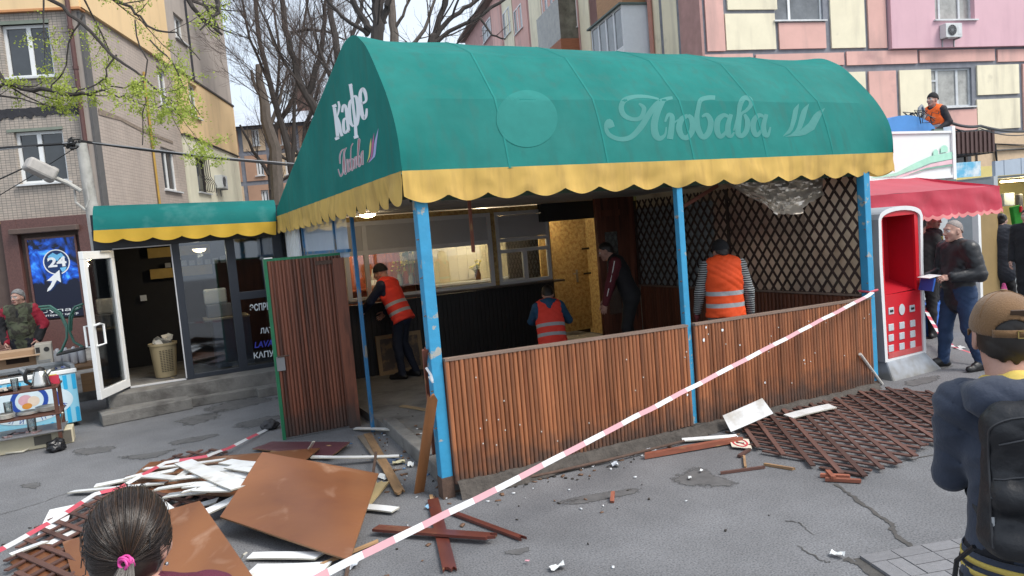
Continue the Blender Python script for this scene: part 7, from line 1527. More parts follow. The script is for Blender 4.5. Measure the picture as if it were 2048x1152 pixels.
def grow_skin(prims, h, fold=0.0, clip=None, seed=0):
    lo = np.min([p.box(.03)[0] for p in prims if not p.cut], 0); hi = np.max([p.box(.03)[1] for p in prims if not p.cut], 0)
    n = np.ceil((hi-lo)/h).astype(int)+2; ax = [lo[i]+h*np.arange(n[i]) for i in range(3)]
    D = np.full(n, .5, dtype=np.float32)
    for p in prims:
        a, b = p.box(.07); i0 = np.clip(((a-lo)/h).astype(int), 0, n-1); i1 = np.clip(((b-lo)/h).astype(int)+2, 0, n)
        if (i1 <= i0).any(): continue
        X, Y_, Z_ = np.meshgrid(*[ax[i][i0[i]:i1[i]] for i in range(3)], indexing='ij'); P = np.stack([X, Y_, Z_], -1); d = p.d(P); sl = tuple(slice(i0[i], i1[i]) for i in range(3))
        D[sl] = -smin(-D[sl], d, p.k) if p.cut else smin(D[sl], d, p.k)
    if fold or clip is not None:
        X, Y_, Z_ = np.meshgrid(*ax, indexing='ij')
        if fold:
            s = seed*1.3; w = 1-2*np.abs(np.sin(17*X+23*Z_+9*Y_+2.6*np.sin(8*Z_+5*X+s)+s))**.55+.8*(1-2*np.abs(np.sin(38*Z_-21*X+14*Y_+3*np.sin(11*X+7*Y_+s)))**.6)*np.sin(9*Z_+12*X+s); D += (fold*.75*w).astype(np.float32)
        if clip is not None: D = np.maximum(D, clip(X, Y_, Z_).astype(np.float32))
    V, F = snet(D, lo, h)
    return V, F
def paint(prims, C):
    best = np.full(len(C), 9.0); m = np.zeros(len(C), dtype=np.int32)
    for p in prims:
        if p.cut: continue
        d = p.d(C); k = d < best; best[k] = d[k]; m[k] = p.m
    return m
def frame_of(f, up=(0, 0, 1)):
    f = np.array(f, float); f /= np.linalg.norm(f); x = np.cross(f, up); x /= np.linalg.norm(x); z = np.cross(x, f); return np.stack([x, f, z])      # rows: right, forward, up
SK = [(.50,.30,.235), (.44,.25,.195), (.52,.33,.26)]
def skin_m(i=0): return mat('skin_%d' % i, SK[i], .55, var=.08, vs=20, col2=tuple(c*.82 for c in SK[i]), c2=(.45, .7), c2s=9, spec=.35)
M_LIP = mat('lips', (.30, .12, .10), .5, var=.05); M_EYEW = mat('eye_white', (.6, .58, .55), .2, var=0); M_IRIS = mat('iris_dark', (.03, .02, .015), .15, var=0); M_BROWH = mat('brow_hair', (.05, .035, .025), .8, var=.1)
def head_prims(c, R, s=1.0, SKN=0, LIP=1, EYE=2, IR=3, BROW=4, jaw=1.0):
    T = lambda x, y, z: c+s*(R.T @ np.array([x, y, z], float)); e = lambda x, y, z, r, m, k=.02, cut=False: El(T(x, y, z), np.array(r)*s, m, k, R, cut); cn = lambda a, b, ra, rb, m, k: Cn(T(*a), T(*b), ra*s, rb*s, m, k)
    L = [e(0, -.015, .028, (.076, .097, .100), SKN), e(0, .022, -.038, (.060*jaw, .070, .085), SKN, .035), e(0, .068, -.098, (.027*jaw, .022, .02), SKN, .03),
         cn((0, .090, .018), (0, .112, -.024), .009, .014, SKN, .014), e(.013, .101, -.028, (.011, .012, .009), SKN, .008), e(-.013, .101, -.028, (.011, .012, .009), SKN, .008),
         cn((-.034, .078, .036), (.034, .078, .036), .014, .014, SKN, .02), e(.045, .06, -.02, (.022, .022, .022), SKN, .025), e(-.045, .06, -.02, (.022, .022, .022), SKN, .025), cn((0, -.03, -.07), (0, -.045, -.13), .058, .058, SKN, .03)]
    for q in (1, -1): L.append(e(.031*q, .099, .012, (.019, .014, .013), SKN, .012, True))
    L += [e(0, .089, -.060, (.026, .013, .007), LIP, .006), e(0, .088, -.071, (.022, .013, .008), LIP, .006), e(0, .108, -.0655, (.024, .006, .0022), SKN, .004, True)]
    for q in (1, -1):
        L += [e(.031*q, .079, .012, (.0135, .0135, .0125), EYE, .002), e(.031*q, .0905, .012, (.0055, .0035, .0055), IR, .002), cn((.016*q, .094, .030), (.045*q, .083, .032), .0045, .004, BROW, .004),
              e(.080*q, -.012, -.002, (.010, .024, .034), SKN, .008), e(.092*q, -.006, .002, (.008, .013, .020), SKN, .006, True), e(.078*q, -.006, -.032, (.009, .012, .012), SKN, .008)]
    return L
def hand_prims(w, d, pn, side, s=1.0, curl=.5, m=0, spread=.12, point=0):
    d = np.array(d, float); d /= np.linalg.norm(d); pn = np.array(pn, float); pn -= d*(pn@d); pn /= np.linalg.norm(pn)+1e-9; x = np.cross(d, pn)*side
    T = lambda u, v, z: w+s*(x*u+d*v+pn*z); L = [Cn(T(-.004, -.03, 0), T(0, .03, 0), .026*s, .028*s, m, .02), Cn(T(-.020, .045, 0), T(.024, .05, 0), .019*s, .018*s, m, .02), Cn(T(-.024, .082, 0), T(.028, .078, 0), .0135*s, .0125*s, m, .02)]
    for i, (u, ln) in enumerate(((-.031, .072), (-.010, .082), (.012, .078), (.032, .060))):
        c = curl*(1+.12*i) if not (point and i == 0) else .1; p = np.array([u, .088-(.006 if i in (0, 3) else 0), 0.0]); a = c*.45; sp = (i-1.5)*spread*.6
        for j, f in enumerate((.45, .31, .24)):
            a2 = a+c*(.75*j); v = np.array([math.sin(sp)*math.cos(a2), math.cos(sp)*math.cos(a2), math.sin(a2)])*ln*f; L.append(Cn(T(*p), T(*(p+v)), (.0095-.0008*j)*s, (.0088-.0010*j)*s, m, .004)); p = p+v
    p = np.array([-.032, .018, .006]); dirs = ((-.55, .75, .35), (-.25, .85, .45), (-.02, .85, .5))
    for j, (ln, q) in enumerate(zip((.042, .032, .026), dirs)): v = np.array(q)/np.linalg.norm(q)*ln; L.append(Cn(T(*p), T(*(p+v)), (.0125-.001*j)*s, (.0115-.0012*j)*s, m, .006)); p = p+v
    return L
def merge(parts):
    V = []; F = []; M = []; o = 0
    for v, f, m in parts: V.append(v); F.append(f+o); M.append(m); o += len(v)
    return np.concatenate(V), np.concatenate(F), np.concatenate(M)
def put_mesh(name, V, F, M, mats, parent):
    o = raw_mesh(name, V, F, mats, parent, smooth=True); o.data.polygons.foreach_set('material_index', np.ascontiguousarray(M, dtype=np.int32)); o.data.update(); return o
STAND = dict(pelvis=(0,0,.95), chest=(0,0,1.28), neck=(0,-.015,1.47), head=(0,.025,1.635), shL=(-.185,0,1.425), shR=(.185,0,1.425), elL=(-.235,-.02,1.13), elR=(.235,-.02,1.13), wrL=(-.245,.05,.885), wrR=(.245,.05,.885),
             hipL=(-.09,0,.93), hipR=(.09,0,.93), knL=(-.105,.02,.50), knR=(.105,.02,.50), anL=(-.11,-.03,.09), anR=(.11,-.03,.09), toeL=(-.13,.16,.035), toeR=(.13,.16,.035))
def person(label, loc, az, pose, mats, h=.014, hh=.008, look=(0, 1, 0), front=(0, 1, 0), s=1.0, bulk=1.0, sleeve=True, jacket=.012, hem=.0, belly=.0, curl=.5, gloves=None, group=None, handm=None, hdirL=None, hdirR=None, pnL=None, pnR=None, skirt=None, head_s=1.0, fold=.004, seed=1, legw=1.0, cuff=None, jaw=1.0, lean=None):
    """mats: dict skin, top, sleeve, legs, shoes (materials). One Empty at the feet, body as one mesh, hair and clothes added by the caller."""
    J = {k: np.array(v, float) for k, v in STAND.items()}
    for k, v in pose.items(): J[k] = np.array(v, float)
    for k in J: J[k] = J[k]*s
    t = thing('person', label, 'person', loc, -rad(az), group)
    MT = [mats['skin'], M_LIP, M_EYEW, M_IRIS, mats.get('brow', M_BROWH), mats['top'], mats.get('sleeve', mats['top']), mats['legs'], mats['shoes'], mats.get('hand', mats['skin'])]
    fr = np.array(front, float); fr /= np.linalg.norm(fr); b = bulk*s; j = jacket*s; up = J['chest']-J['pelvis']; up /= np.linalg.norm(up)
    fax = fr-up*(fr@up); fax /= np.linalg.norm(fax)
    side = np.cross(fax, up); B = []
    low = J['pelvis']-up*hem
    B += [Cn(low, J['pelvis']+up*.12*s, (.158)*b+j, .150*b+j, 5, .05, fax, 1.45), Cn(J['pelvis']+up*.12*s, J['chest'], .150*b+j, .168*b+j, 5, .05, fax, 1.5), Cn(J['chest'], J['chest']+up*.09*s, .165*b+j, .135*b+j, 5, .05, fax, 1.5),
          Cn(J['shL']+side*.03, J['shR']-side*.03, .066*b+j, .066*b+j, 5, .06), Cn(J['chest']+up*.12*s, J['neck']-up*.03*s, .11*b, .066*b+j*.6, 5, .05, fax, 1.2)]
    if belly: B.append(El(J['pelvis']+up*.14*s+fax*.06*s, (.14*b+belly, .11*b+belly, .14*b), 5, .06, np.stack([side, fax, up])))
    for q in 'LR':
        B += [Cn(J['sh'+q], J['el'+q], .058*b+j, .047*b+j, 6, .035), Cn(J['el'+q], J['wr'+q], .047*b+j, .033*b+j*.9, 6, .02), Cn(J['pelvis']*.4+J['hip'+q]*.6, J['hip'+q]+(J['kn'+q]-J['hip'+q])*.12, .115*b, .102*b*legw, 7, .04), Cn(J['hip'+q], J['kn'+q], .098*b*legw, .066*b*legw, 7, .03),
              Cn(J['kn'+q], J['kn'+q]*.65+J['an'+q]*.35-V3(0, .012, 0), .064*b*legw, .064*b*legw, 7, .03), Cn(J['kn'+q]*.65+J['an'+q]*.35, J['an'+q], .063*b*legw, .050*b*legw, 7, .03)]
        d = J['toe'+q]-J['an'+q]; hl = J['an'+q]-V3(d[0], d[1], 0)/max(.01, math.hypot(d[0], d[1]))*.045*s; hl[2] = J['toe'+q][2]+.005
        B += [Cn(J['an'+q]-V3(0, 0, .015), (J['an'+q]+J['toe'+q])/2, .046*s, .040*s, 8, .02), Cn(hl, J['toe'+q], .037*s, .036*s, 8, .02)]
    if skirt: B.append(Cn(J['pelvis']-up*skirt[0], J['pelvis'], skirt[1], .15*b+j, 5, .04, fax, 1.35))
    if cuff: 
        for q in 'LR': B.append(Cn(J['an'+q], J['an'+q]+(J['kn'+q]-J['an'+q])*.55, .056*s, .070*s, 8, .012))
    hr = frame_of(look); hc = J['head']; HP = head_prims(hc, hr, s*head_s, jaw=jaw)
    NK = [Cn(J['neck']-up*.03*s, hc+hr.T @ V3(0, -.03, -.07)*s, .058*s, .055*s, 0, .03)]
    V, F = grow_skin(B+[NK[0], El(hc, (.06*s,)*3, 0, .03)], h, fold, seed=seed); C = V[F].mean(1); M = paint(B+NK, C); parts = [(V, F, M)]
    V, F = grow_skin(HP+NK, hh); C = V[F].mean(1); M = paint(HP+NK, C); parts.append((V, F, M))
    for q, sg in (('L', -1), ('R', 1)):
        dd = (hdirL if q == 'L' else hdirR); dd = J['wr'+q]-J['el'+q] if dd is None else np.array(dd, float); pn = (pnL if q == 'L' else pnR); pn = -side*sg*-1*(-1) if pn is None else np.array(pn, float)
        HA = hand_prims(J['wr'+q]+dd/np.linalg.norm(dd)*.02*s, dd, pn, -sg, s*(1.08 if gloves else 1.0), curl, 9); V, F = grow_skin(HA, max(.0055, hh*.8)); parts.append((V, F, np.full(len(F), 9)))
    V, F, M = merge(parts); put_mesh('body', V, F, M, MT, t)
    return t, J, hr, np.stack([side, fax, up])
def hair_of(t, hc, R, s, m, keep, grow_=.011, h=.008, extra=(), name='hair', fold=.0022, rz=1.0):
    T = lambda x, y, z: hc+s*(R.T @ V3(x, y, z)); g = grow_
    L = [El(T(0, -.015, .028), np.array((.076+g, .097+g, .100+g*rz))*s, 0, .02, R), El(T(0, -.03, -.03), np.array((.066+g, .075+g, .08))*s, 0, .03, R)]+list(extra)
    def clip(X, Y_, Z_):
        P = np.stack([X-hc[0], Y_-hc[1], Z_-hc[2]], -1) @ R.T/s; return -keep(P[..., 0], P[..., 1], P[..., 2])*s
    V, F = grow_skin(L, h, fold, clip); return put_mesh(name, V, F, np.zeros(len(F)), [m], t)
KEEP_SHORT = lambda x, y, z: np.minimum(z-(.86*y+.018), z+.075-np.where((np.abs(x) > .06) & (y > -.035), .075, 0))
def beanie(t, hc, R, s, m, h=.008):
    return hair_of(t, hc, R, s, m, lambda x, y, z: z-(.20*y+.025), .016, h, name='beanie', fold=.002, rz=1.5)
def vest(t, J, FR, m, s=1.0, hem=.13, h=.011, grow_=.02, bulk=1.0, seed=2, jacket=.012):
    """open armholes: a shell over the trunk, kept in trunk axes so that its bands stay level with it"""
    side, fax, up = FR; pel = J['pelvis']; H = float((J['chest']-pel)@up); R = np.stack([side, fax, up]); b = bulk*s; g = grow_+jacket
    z = lambda q: R @ (q-pel); L = [Cn((0, 0, -hem), (0, 0, .12*s), .186*b+g, .158*b+g, 0, .05, (0, 1, 0), 1.42), Cn((0, 0, .12*s), (0, 0, H), .154*b+g, .172*b+g, 0, .05, (0, 1, 0), 1.46), Cn((0, 0, H), (0, 0, H+.10*s), .168*b+g, .138*b+g, 0, .05, (0, 1, 0), 1.46), Cn(z(J['shL'])*V3(.62, 1, 1), z(J['shR'])*V3(.62, 1, 1), .066*b+g, .066*b+g, 0, .05)]
    nk = z(J['neck'])
    L += [Pr('e', z(J['sh'+q])+V3(.075 if q == 'R' else -.075, 0, -.065)*s, np.array((.085, .2, .16))*s, 0, 0, 0, .012, None, 1, True) for q in 'LR']+[Pr('e', nk+V3(0, .05, .035)*s, np.array((.085, .12, .075))*s, 0, 0, 0, .01, None, 1, True)]
    for p in L:
        if p.kind == 'c' and p.ax is not None: p.ax = np.array(p.ax, float)
    V, F = grow_skin(L, h, .006, lambda X, Y_, Z_: -(Z_+hem*.98), seed=seed); o = put_mesh('vest', V, F, np.zeros(len(F)), [m], t)
    M4 = Matrix.Identity(4)
    for i in range(3):
        for k in range(3): M4[k][i] = R[i][k]
        M4[i][3] = pel[i]
    o.matrix_local = M4; return o
def vest_mat(name, col, bands, wid=.05, silver=(.36, .38, .40)):
    m = mat(name, col, .75, var=.1, vs=6, bump=.25, bs=22); n, l, b = nodes_of(m); tc = n.new('ShaderNodeTexCoord'); sp = n.new('ShaderNodeSeparateXYZ'); l.new(tc.outputs['Object'], sp.inputs[0])
    s = b.inputs['Base Color'].links[0].from_socket
    for z in bands:
        a = n.new('ShaderNodeMath'); a.operation = 'SUBTRACT'; a.inputs[1].default_value = z; l.new(sp.outputs[2], a.inputs[0]); c = n.new('ShaderNodeMath'); c.operation = 'ABSOLUTE'; l.new(a.outputs[0], c.inputs[0])
        d = n.new('ShaderNodeMath'); d.operation = 'LESS_THAN'; d.inputs[1].default_value = wid/2; l.new(c.outputs[0], d.inputs[0]); mx = n.new('ShaderNodeMixRGB'); mx.inputs[2].default_value = (*silver, 1); l.new(d.outputs[0], mx.inputs[0]); l.new(s, mx.inputs[1]); s = mx.outputs[0]
    l.new(s, b.inputs['Base Color']); return m
def cloth(name, c, **k):
    k.setdefault('var', .14); k.setdefault('vs', 7); k.setdefault('bump', .3); k.setdefault('bs', 24); return mat(name, c, k.pop('rough', .85), **k)
M_ORV = vest_mat('orange_vest', (.85, .085, .012), (.03, .17)); M_ORV2 = vest_mat('red_orange_vest', (.80, .05, .03), (.03, .17)); M_ORV3 = vest_mat('bright_orange_vest', (.95, .14, .015), (.05, .17))
M_NAVY = cloth('navy_cloth', (.012, .016, .032)); M_BLKC = cloth('black_cloth', (.010, .010, .012)); M_JEAN = cloth('blue_jeans', (.018, .042, .10), var=.3, vs=4); M_SHOE = mat('black_shoe', (.012, .012, .013), .45, var=.2, bump=.2, bs=40)
M_GRYT = cloth('grey_work_trousers', (.13, .13, .12)); M_HAIRD = mat('dark_hair', (.014, .010, .008), .45, var=.3, vs=30, stretch=(6, 6, 1)); M_HAIRG = mat('grey_hair', (.20, .20, .20), .6, var=.3, vs=40)
def stripes(m, period, col, axis=2):
    n, l, b = nodes_of(m); tc = n.new('ShaderNodeTexCoord'); sp = n.new('ShaderNodeSeparateXYZ'); l.new(tc.outputs['Object'], sp.inputs[0]); a = n.new('ShaderNodeMath'); a.operation = 'MULTIPLY'; a.inputs[1].default_value = 1/period; l.new(sp.outputs[axis], a.inputs[0])
    f = n.new('ShaderNodeMath'); f.operation = 'FRACT'; l.new(a.outputs[0], f.inputs[0]); g = n.new('ShaderNodeMath'); g.operation = 'LESS_THAN'; g.inputs[1].default_value = .45; l.new(f.outputs[0], g.inputs[0]); mx = n.new('ShaderNodeMixRGB'); mx.inputs[2].default_value = (*col, 1); s = b.inputs['Base Color'].links[0].from_socket
    l.new(g.outputs[0], mx.inputs[0]); l.new(s, mx.inputs[1]); l.new(mx.outputs[0], b.inputs['Base Color']); return m
M_STRP = stripes(cloth('striped_jersey', (.02, .022, .026)), .026, (.36, .38, .38))
FL = .10                                             # floor of the pavilion
# ---- worker in a striped jersey, seen from behind
t, J, R, FR = person('worker in a striped jersey and orange vest, seen from behind against the lattice', (3.98, .88, FL), 34, dict(head=(-.01,.06,1.585), neck=(0,.015,1.445), elL=(-.27,.03,1.13), wrL=(-.30,.13,.90), elR=(.27,-.01,1.12), wrR=(.285,.04,.87), shL=(-.195,.01,1.42), shR=(.195,.01,1.42)), dict(skin=skin_m(1), top=M_STRP, legs=M_GRYT, shoes=M_SHOE, hand=mat('maroon_glove', (.16,.03,.035), .8)), look=(-.35,1,-.25), gloves=True, h=.012, s=1.02, legw=1.12)
vest(t, J, FR, M_ORV, 1.02, .11, bulk=1.04, grow_=.022); o = hair_of(t, J['head'], R, 1.02, M_BLKC, lambda x, y, z: z-(.15*y+.015), .015, name='cap', rz=1.15); hair_of(t, J['head'], R, 1.02, M_HAIRD, KEEP_SHORT, .008)
vz = MB(); vz.grid(lambda u, v: tuple(J['head']+R.T @ V3((u-.5)*.15, .09+.06*v*math.sin(PI*u)**.5, .045-.015*v)), 8, 3); vz.build('cap_peak', M_BLKC, t, smooth=True, solid=.004, fix=False)
# ---- worker at the counter, turned left
t, J, R, FR = person('worker in a dark beanie and red orange vest stooping at the counter', (1.27, 4.83, FL), -38, dict(pelvis=(0,-.03,.97), chest=(0,.12,1.29), neck=(0,.20,1.465), head=(0,.27,1.60), shL=(-.18,.16,1.42), shR=(.18,.16,1.42), elL=(-.24,.33,1.20), wrL=(-.16,.52,1.06), elR=(.25,.22,1.13), wrR=(.22,.40,.98), hipL=(-.09,-.03,.95), hipR=(.09,-.03,.95), knR=(.12,.06,.52), anR=(.12,-.12,.10), toeR=(.13,.06,.035)), dict(skin=skin_m(1), top=cloth('dark_blue_sweater', (.012,.018,.045)), legs=cloth('dark_blue_trousers', (.012,.016,.03)), shoes=M_SHOE), look=(-.3,1,-.35), s=1.0, h=.013)
vest(t, J, FR, M_ORV2, 1.0, .12, grow_=.022); beanie(t, J['head'], R, 1.0, M_BLKC)
# ---- worker kneeling by the counter, blue hood
t, J, R, FR = person('kneeling worker in a blue hooded top and red vest beside the counter end', (3.05, 3.4, FL), 20, dict(pelvis=(0,0,.50), chest=(0,.10,.80), neck=(0,.17,.98), head=(.03,.27,1.10), shL=(-.17,.13,.93), shR=(.17,.13,.93), elL=(-.24,.28,.72), wrL=(-.12,.48,.66), elR=(.30,.22,.70), wrR=(.16,.42,.74), hipL=(-.09,0,.48), hipR=(.09,0,.48), knL=(-.15,.36,.12), knR=(.15,.38,.36), anL=(-.13,-.12,.08), anR=(.15,.30,.08), toeL=(-.13,-.28,.035), toeR=(.16,.46,.035)), dict(skin=skin_m(0), top=cloth('blue_hoodie', (.014,.07,.15)), legs=mat('camouflage_trousers', (.03,.032,.028), .85, col2=(.16,.16,.15), c2=(.48,.54), c2s=11, var=.2), shoes=M_SHOE), look=(.15,1,-.5), s=1.0, h=.013)
vest(t, J, FR, M_ORV2, 1.0, .14, grow_=.022); hair_of(t, J['head'], R, 1.0, M_HAIRD, KEEP_SHORT, .011)
hp = [Cn(J['neck']+FR.T@V3(-.09,-.06,-.01), J['neck']+FR.T@V3(.09,-.06,-.01), .055, .055, 0, .05), Cn(J['neck']+FR.T@V3(0,-.09,-.02), J['neck']+FR.T@V3(0,-.10,-.15), .075, .04, 0, .05)]; V, F = grow_skin(hp, .011, .003); put_mesh('hood', V, F, np.zeros(len(F)), [MATS['blue_hoodie']], t)
# ---- man in a dark tracksuit bending to the doorway
M_TRACK = cloth('dark_track_jacket', (.012, .011, .014)); M_RSLV = cloth('dark_red_sleeve', (.10, .012, .02))
t, J, R, FR = person('man in a dark track jacket with dark red sleeves bending toward the doorway', (4.23, 3.17, FL), -50, dict(pelvis=(0,-.05,.98), chest=(0,.07,1.31), neck=(0,.16,1.48), head=(0,.25,1.60), shL=(-.19,.11,1.44), shR=(.19,.11,1.44), elL=(-.23,.20,1.14), wrL=(-.22,.28,.88), elR=(.24,.2,1.15), wrR=(.24,.30,.9), hipL=(-.09,-.08,.96), hipR=(.09,-.08,.96)), dict(skin=skin_m(1), top=M_TRACK, sleeve=M_RSLV, legs=M_BLKC, shoes=M_SHOE), look=(0,1,-.35), s=1.03, bulk=1.12, h=.013)
hair_of(t, J['head'], R, 1.03, M_HAIRD, KEEP_SHORT, .006)
st_ = MB().tube([J['shL']+V3(-.075,.0,.03), J['shL']*.5+J['elL']*.5+V3(-.068,0,0), J['elL']+V3(-.062,0,0), J['elL']*.4+J['wrL']*.6+V3(-.052,0,0)], .008, 5); st_.build('sleeve_stripe', M_FRAME, t)
# ---- man in a leather jacket with a folder
M_LEA = mat('black_leather', (.013, .014, .017), .42, var=.2, vs=6, bump=.3, bs=14)
t, J, R, FR = person('grey haired man in a black leather jacket and jeans beside the terminal', (6.86, -.10, 0), -68, dict(head=(0,.05,1.635), neck=(0,-.005,1.475), shL=(-.205,0,1.425), shR=(.205,0,1.425), elL=(-.285,-.04,1.13), wrL=(-.20,.22,1.12), elR=(.28,.02,1.12), wrR=(.16,.27,1.10), anL=(-.19,-.10,.09), toeL=(-.23,.08,.035), knL=(-.14,0,.5), anR=(.17,.10,.09), toeR=(.20,.30,.035), knR=(.13,.09,.5), hipL=(-.1,0,.93), hipR=(.1,0,.93)), dict(skin=skin_m(0), top=M_LEA, legs=M_JEAN, shoes=M_SHOE, brow=M_HAIRG), look=(.0,1,-.05), s=1.045, bulk=1.08, jacket=.030, hem=.10, belly=.02, h=.0115, hh=.007, fold=.0045, legw=1.08, curl=.75, pnL=(.6,.2,-.6), pnR=(-.5,.2,-.6), jaw=1.12, seed=4)
hair_of(t, J['head'], R, 1.045, mat('cropped_grey_hair', (.25, .215, .20), .7, var=.3, vs=60), lambda x, y, z: np.minimum(z-(.80*y+.045), z+.05-np.where((np.abs(x) > .058) & (y > -.02), .06, 0)), .0015, .006, fold=.0008)
c_ = J['neck']; V, F = grow_skin([Cn(c_+FR.T@V3(-.075,-.01,.0), c_+FR.T@V3(0,-.07,.03), .022, .026, 0, .03), Cn(c_+FR.T@V3(.075,-.01,.0), c_+FR.T@V3(0,-.07,.03), .022, .026, 0, .03), Cn(c_+FR.T@V3(-.075,-.01,0), c_+FR.T@V3(-.055,.10,-.09), .02, .014, 0, .02), Cn(c_+FR.T@V3(.075,-.01,0), c_+FR.T@V3(.055,.10,-.09), .02, .014, 0, .02)], .009); put_mesh('collar', V, F, np.zeros(len(F)), [M_LEA], t)
V, F = grow_skin([El(J['neck']+FR.T@V3(0,.055,-.09), (.05,.05,.09), 0, .02)], .01); put_mesh('shirt_front', V, F, np.zeros(len(F)), [M_BLKC], t)
MB().tube([J['wrL']+.9*(J['elL']-J['wrL'])*.1+V3(.036*math.cos(a), 0, .036*math.sin(a)) for a in np.arange(0, 6.5, .5)], .009, 6).build('wristwatch', M_BLK, t)
lw_ = Matrix.Rotation(-rad(-68), 3, 'Z'); wp = lambda v: np.array(t.location)+np.array(lw_ @ Vector(v))
fo = wp(J['wrR']*.5+J['wrL']*.5+V3(0,.17,-.03)); f_ = thing('folder', 'blue folder with a sheet of paper held by the man in the leather jacket', 'folder', tuple(fo), rad(68)); MB().box((0,0,-.04), (.25,.02,.16), Matrix.Rotation(.25, 3, 'X')).build('cover', mat('folder_blue', (.02,.10,.42), .4, var=.04), f_); MB().box((0,-.03,.055), (.22,.16,.006), Matrix.Rotation(-.15, 3, 'X')).build('paper_sheet', M_FRAME, f_)
# ---- officer with yellow lettering under the red awning
def yellow_text(t, FR, J, txt, s, z, w, hgt, back=False, dist=.155):
    mb = MB(); c = J['chest']+FR.T@V3(0, 0, z); sg = -1 if back else 1
    text_on(mb, txt, lambda u, v: c+FR.T@V3(-sg*(u-.5)*-w*-1*-1 if False else ((u-.5)*w*(-1 if not back else 1)), sg*(dist-.10*abs(2*u-1)**2*.55), (v-.5)*hgt), 0, bold=.03, box=(0, .72)); return mb.build('lettering', mat('uniform_yellow', (.72, .62, .10), .6, var=.05), t, fix=False)
M_UNI = cloth('black_uniform', (.011, .012, .016)); M_UNI2 = cloth('dark_uniform_cap', (.012, .013, .02))
t, J, R, FR = person('guard in a black jacket with yellow chest lettering half hidden by the red awning', (9.07, 1.62, 0), 165, dict(elL=(-.27,.02,1.15), wrL=(-.10,.24,1.32), elR=(.27,.02,1.15), wrR=(.04,.26,1.30), anL=(-.14,0,.09), anR=(.14,0,.09)), dict(skin=skin_m(0), top=M_UNI, legs=M_UNI, shoes=M_SHOE), s=1.09, bulk=1.05, h=.014, curl=.9, look=(.3,1,-.1), pnL=(.3,-.3,-.8), pnR=(-.3,-.3,-.8))
hair_of(t, J['head'], R, 1.09, M_HAIRD, KEEP_SHORT, .009); yellow_text(t, FR, J, 'ОХОРОНА', 1, .10, .30, .05, dist=.148)
t, J, R, FR = person('person in dark clothes standing between the terminal and the guard', tuple(dp(1846, 600, 10.9)*np.array([1,1,0])), 70, dict(elL=(-.26,.06,1.14), wrL=(-.18,.25,1.1)), dict(skin=skin_m(1), top=cloth('charcoal_jacket', (.022,.021,.022)), legs=M_BLKC, shoes=M_SHOE), s=1.07, h=.015, look=(0,1,0)); hair_of(t, J['head'], R, 1.07, M_HAIRD, KEEP_SHORT, .010)
# ---- woman with pink boots, back turned
M_DRS = cloth('dark_slate_knit', (.026, .030, .042), bump=.5); M_PBT = cloth('pale_pink_boot', (.50, .25, .33))
t, J, R, FR = person('dark haired woman in a slate tunic and pale pink boots at the market stall', (12.6, 2.5, 0), 62, dict(elL=(-.26,.03,1.15), wrL=(-.12,.24,1.12), elR=(.27,.03,1.17), wrR=(.14,.26,1.22), anL=(-.13,-.02,.09), anR=(.15,.0,.09), toeL=(-.19,.14,.035), toeR=(.22,.14,.035)), dict(skin=skin_m(2), top=M_DRS, legs=M_BLKC, shoes=M_PBT), s=.97, bulk=1.24, jacket=.025, h=.014, look=(.75,.8,0), skirt=(.30, .235), cuff=True, legw=.95)
T_ = lambda x, y, z: J['head']+R.T@V3(x, y, z); hair_of(t, J['head'], R, .96, M_HAIRD, lambda x, y, z: z-(.7*y-.02), .014, .009, [El(T_(0,-.115,.075), (.06,.055,.055), 0, .02, R), Cn(T_(-.05,-.06,.09), T_(.05,-.06,.09), .05, .05, 0, .03)])
V, F = grow_skin([Cn(J['neck']+FR.T@V3(-.13,-.05,-.03), J['neck']+FR.T@V3(.13,-.05,-.03), .06, .06, 0, .04)], .013, .004); put_mesh('hood', V, F, np.zeros(len(F)), [M_DRS], t)
b0 = dp(2009, 603, 14.1)*np.array([1,1,0]); V, F = grow_skin([Cn((-.04,0,.08),(-.02,0,.5),.13,.07,0,.06,(0,1,0),1.5), Cn((.1,0,.08),(.02,0,.5),.13,.06,0,.06,(0,1,0),1.5)], .015, .006); bt = link('pink_bag', None, None, tuple(b0)); tag(bt, 'bright pink cloth bag standing behind the pale pink boots', 'bag'); put_mesh('sack', V, F, np.zeros(len(F)), [cloth('magenta_cloth', (.42,.06,.20))], bt); MB().tube([(-.06,0,.5),(-.04,0,.66),(.03,0,.66),(.05,0,.5)], .012, 6).build('handle', MATS['magenta_cloth'], bt)
t, J, R, FR = person('officer in a dark uniform with a sleeve patch at the right edge of the stall', tuple(dp(2060, 640, 12.7)*np.array([1,1,0])), -100, dict(elL=(-.27,-.02,1.14), wrL=(-.26,.08,.9)), dict(skin=skin_m(0), top=M_UNI, legs=M_UNI, shoes=M_SHOE), s=1.02, bulk=1.08, h=.014); hair_of(t, J['head'], R, 1.02, M_HAIRD, KEEP_SHORT, .009)
pt_ = J['shL']*.55+J['elL']*.45; MB().lathe([(0,0),(.04,0),(.042,.006)], (0,0,0), 12).build('sleeve_patch', mat('patch_gold', (.5,.36,.06), .5), t).matrix_local = Matrix.Translation(Vector(pt_+V3(-.072,.0,0))) @ Matrix.Rotation(-PI/2, 4, 'Y'); MB().lathe([(0,0),(.026,0),(.026,.004)], (0,0,0), 10).build('sleeve_patch', mat('patch_navy', (.02,.04,.16), .5), t).matrix_local = Matrix.Translation(Vector(pt_+V3(-.078,.0,0))) @ Matrix.Rotation(-PI/2, 4, 'Y')
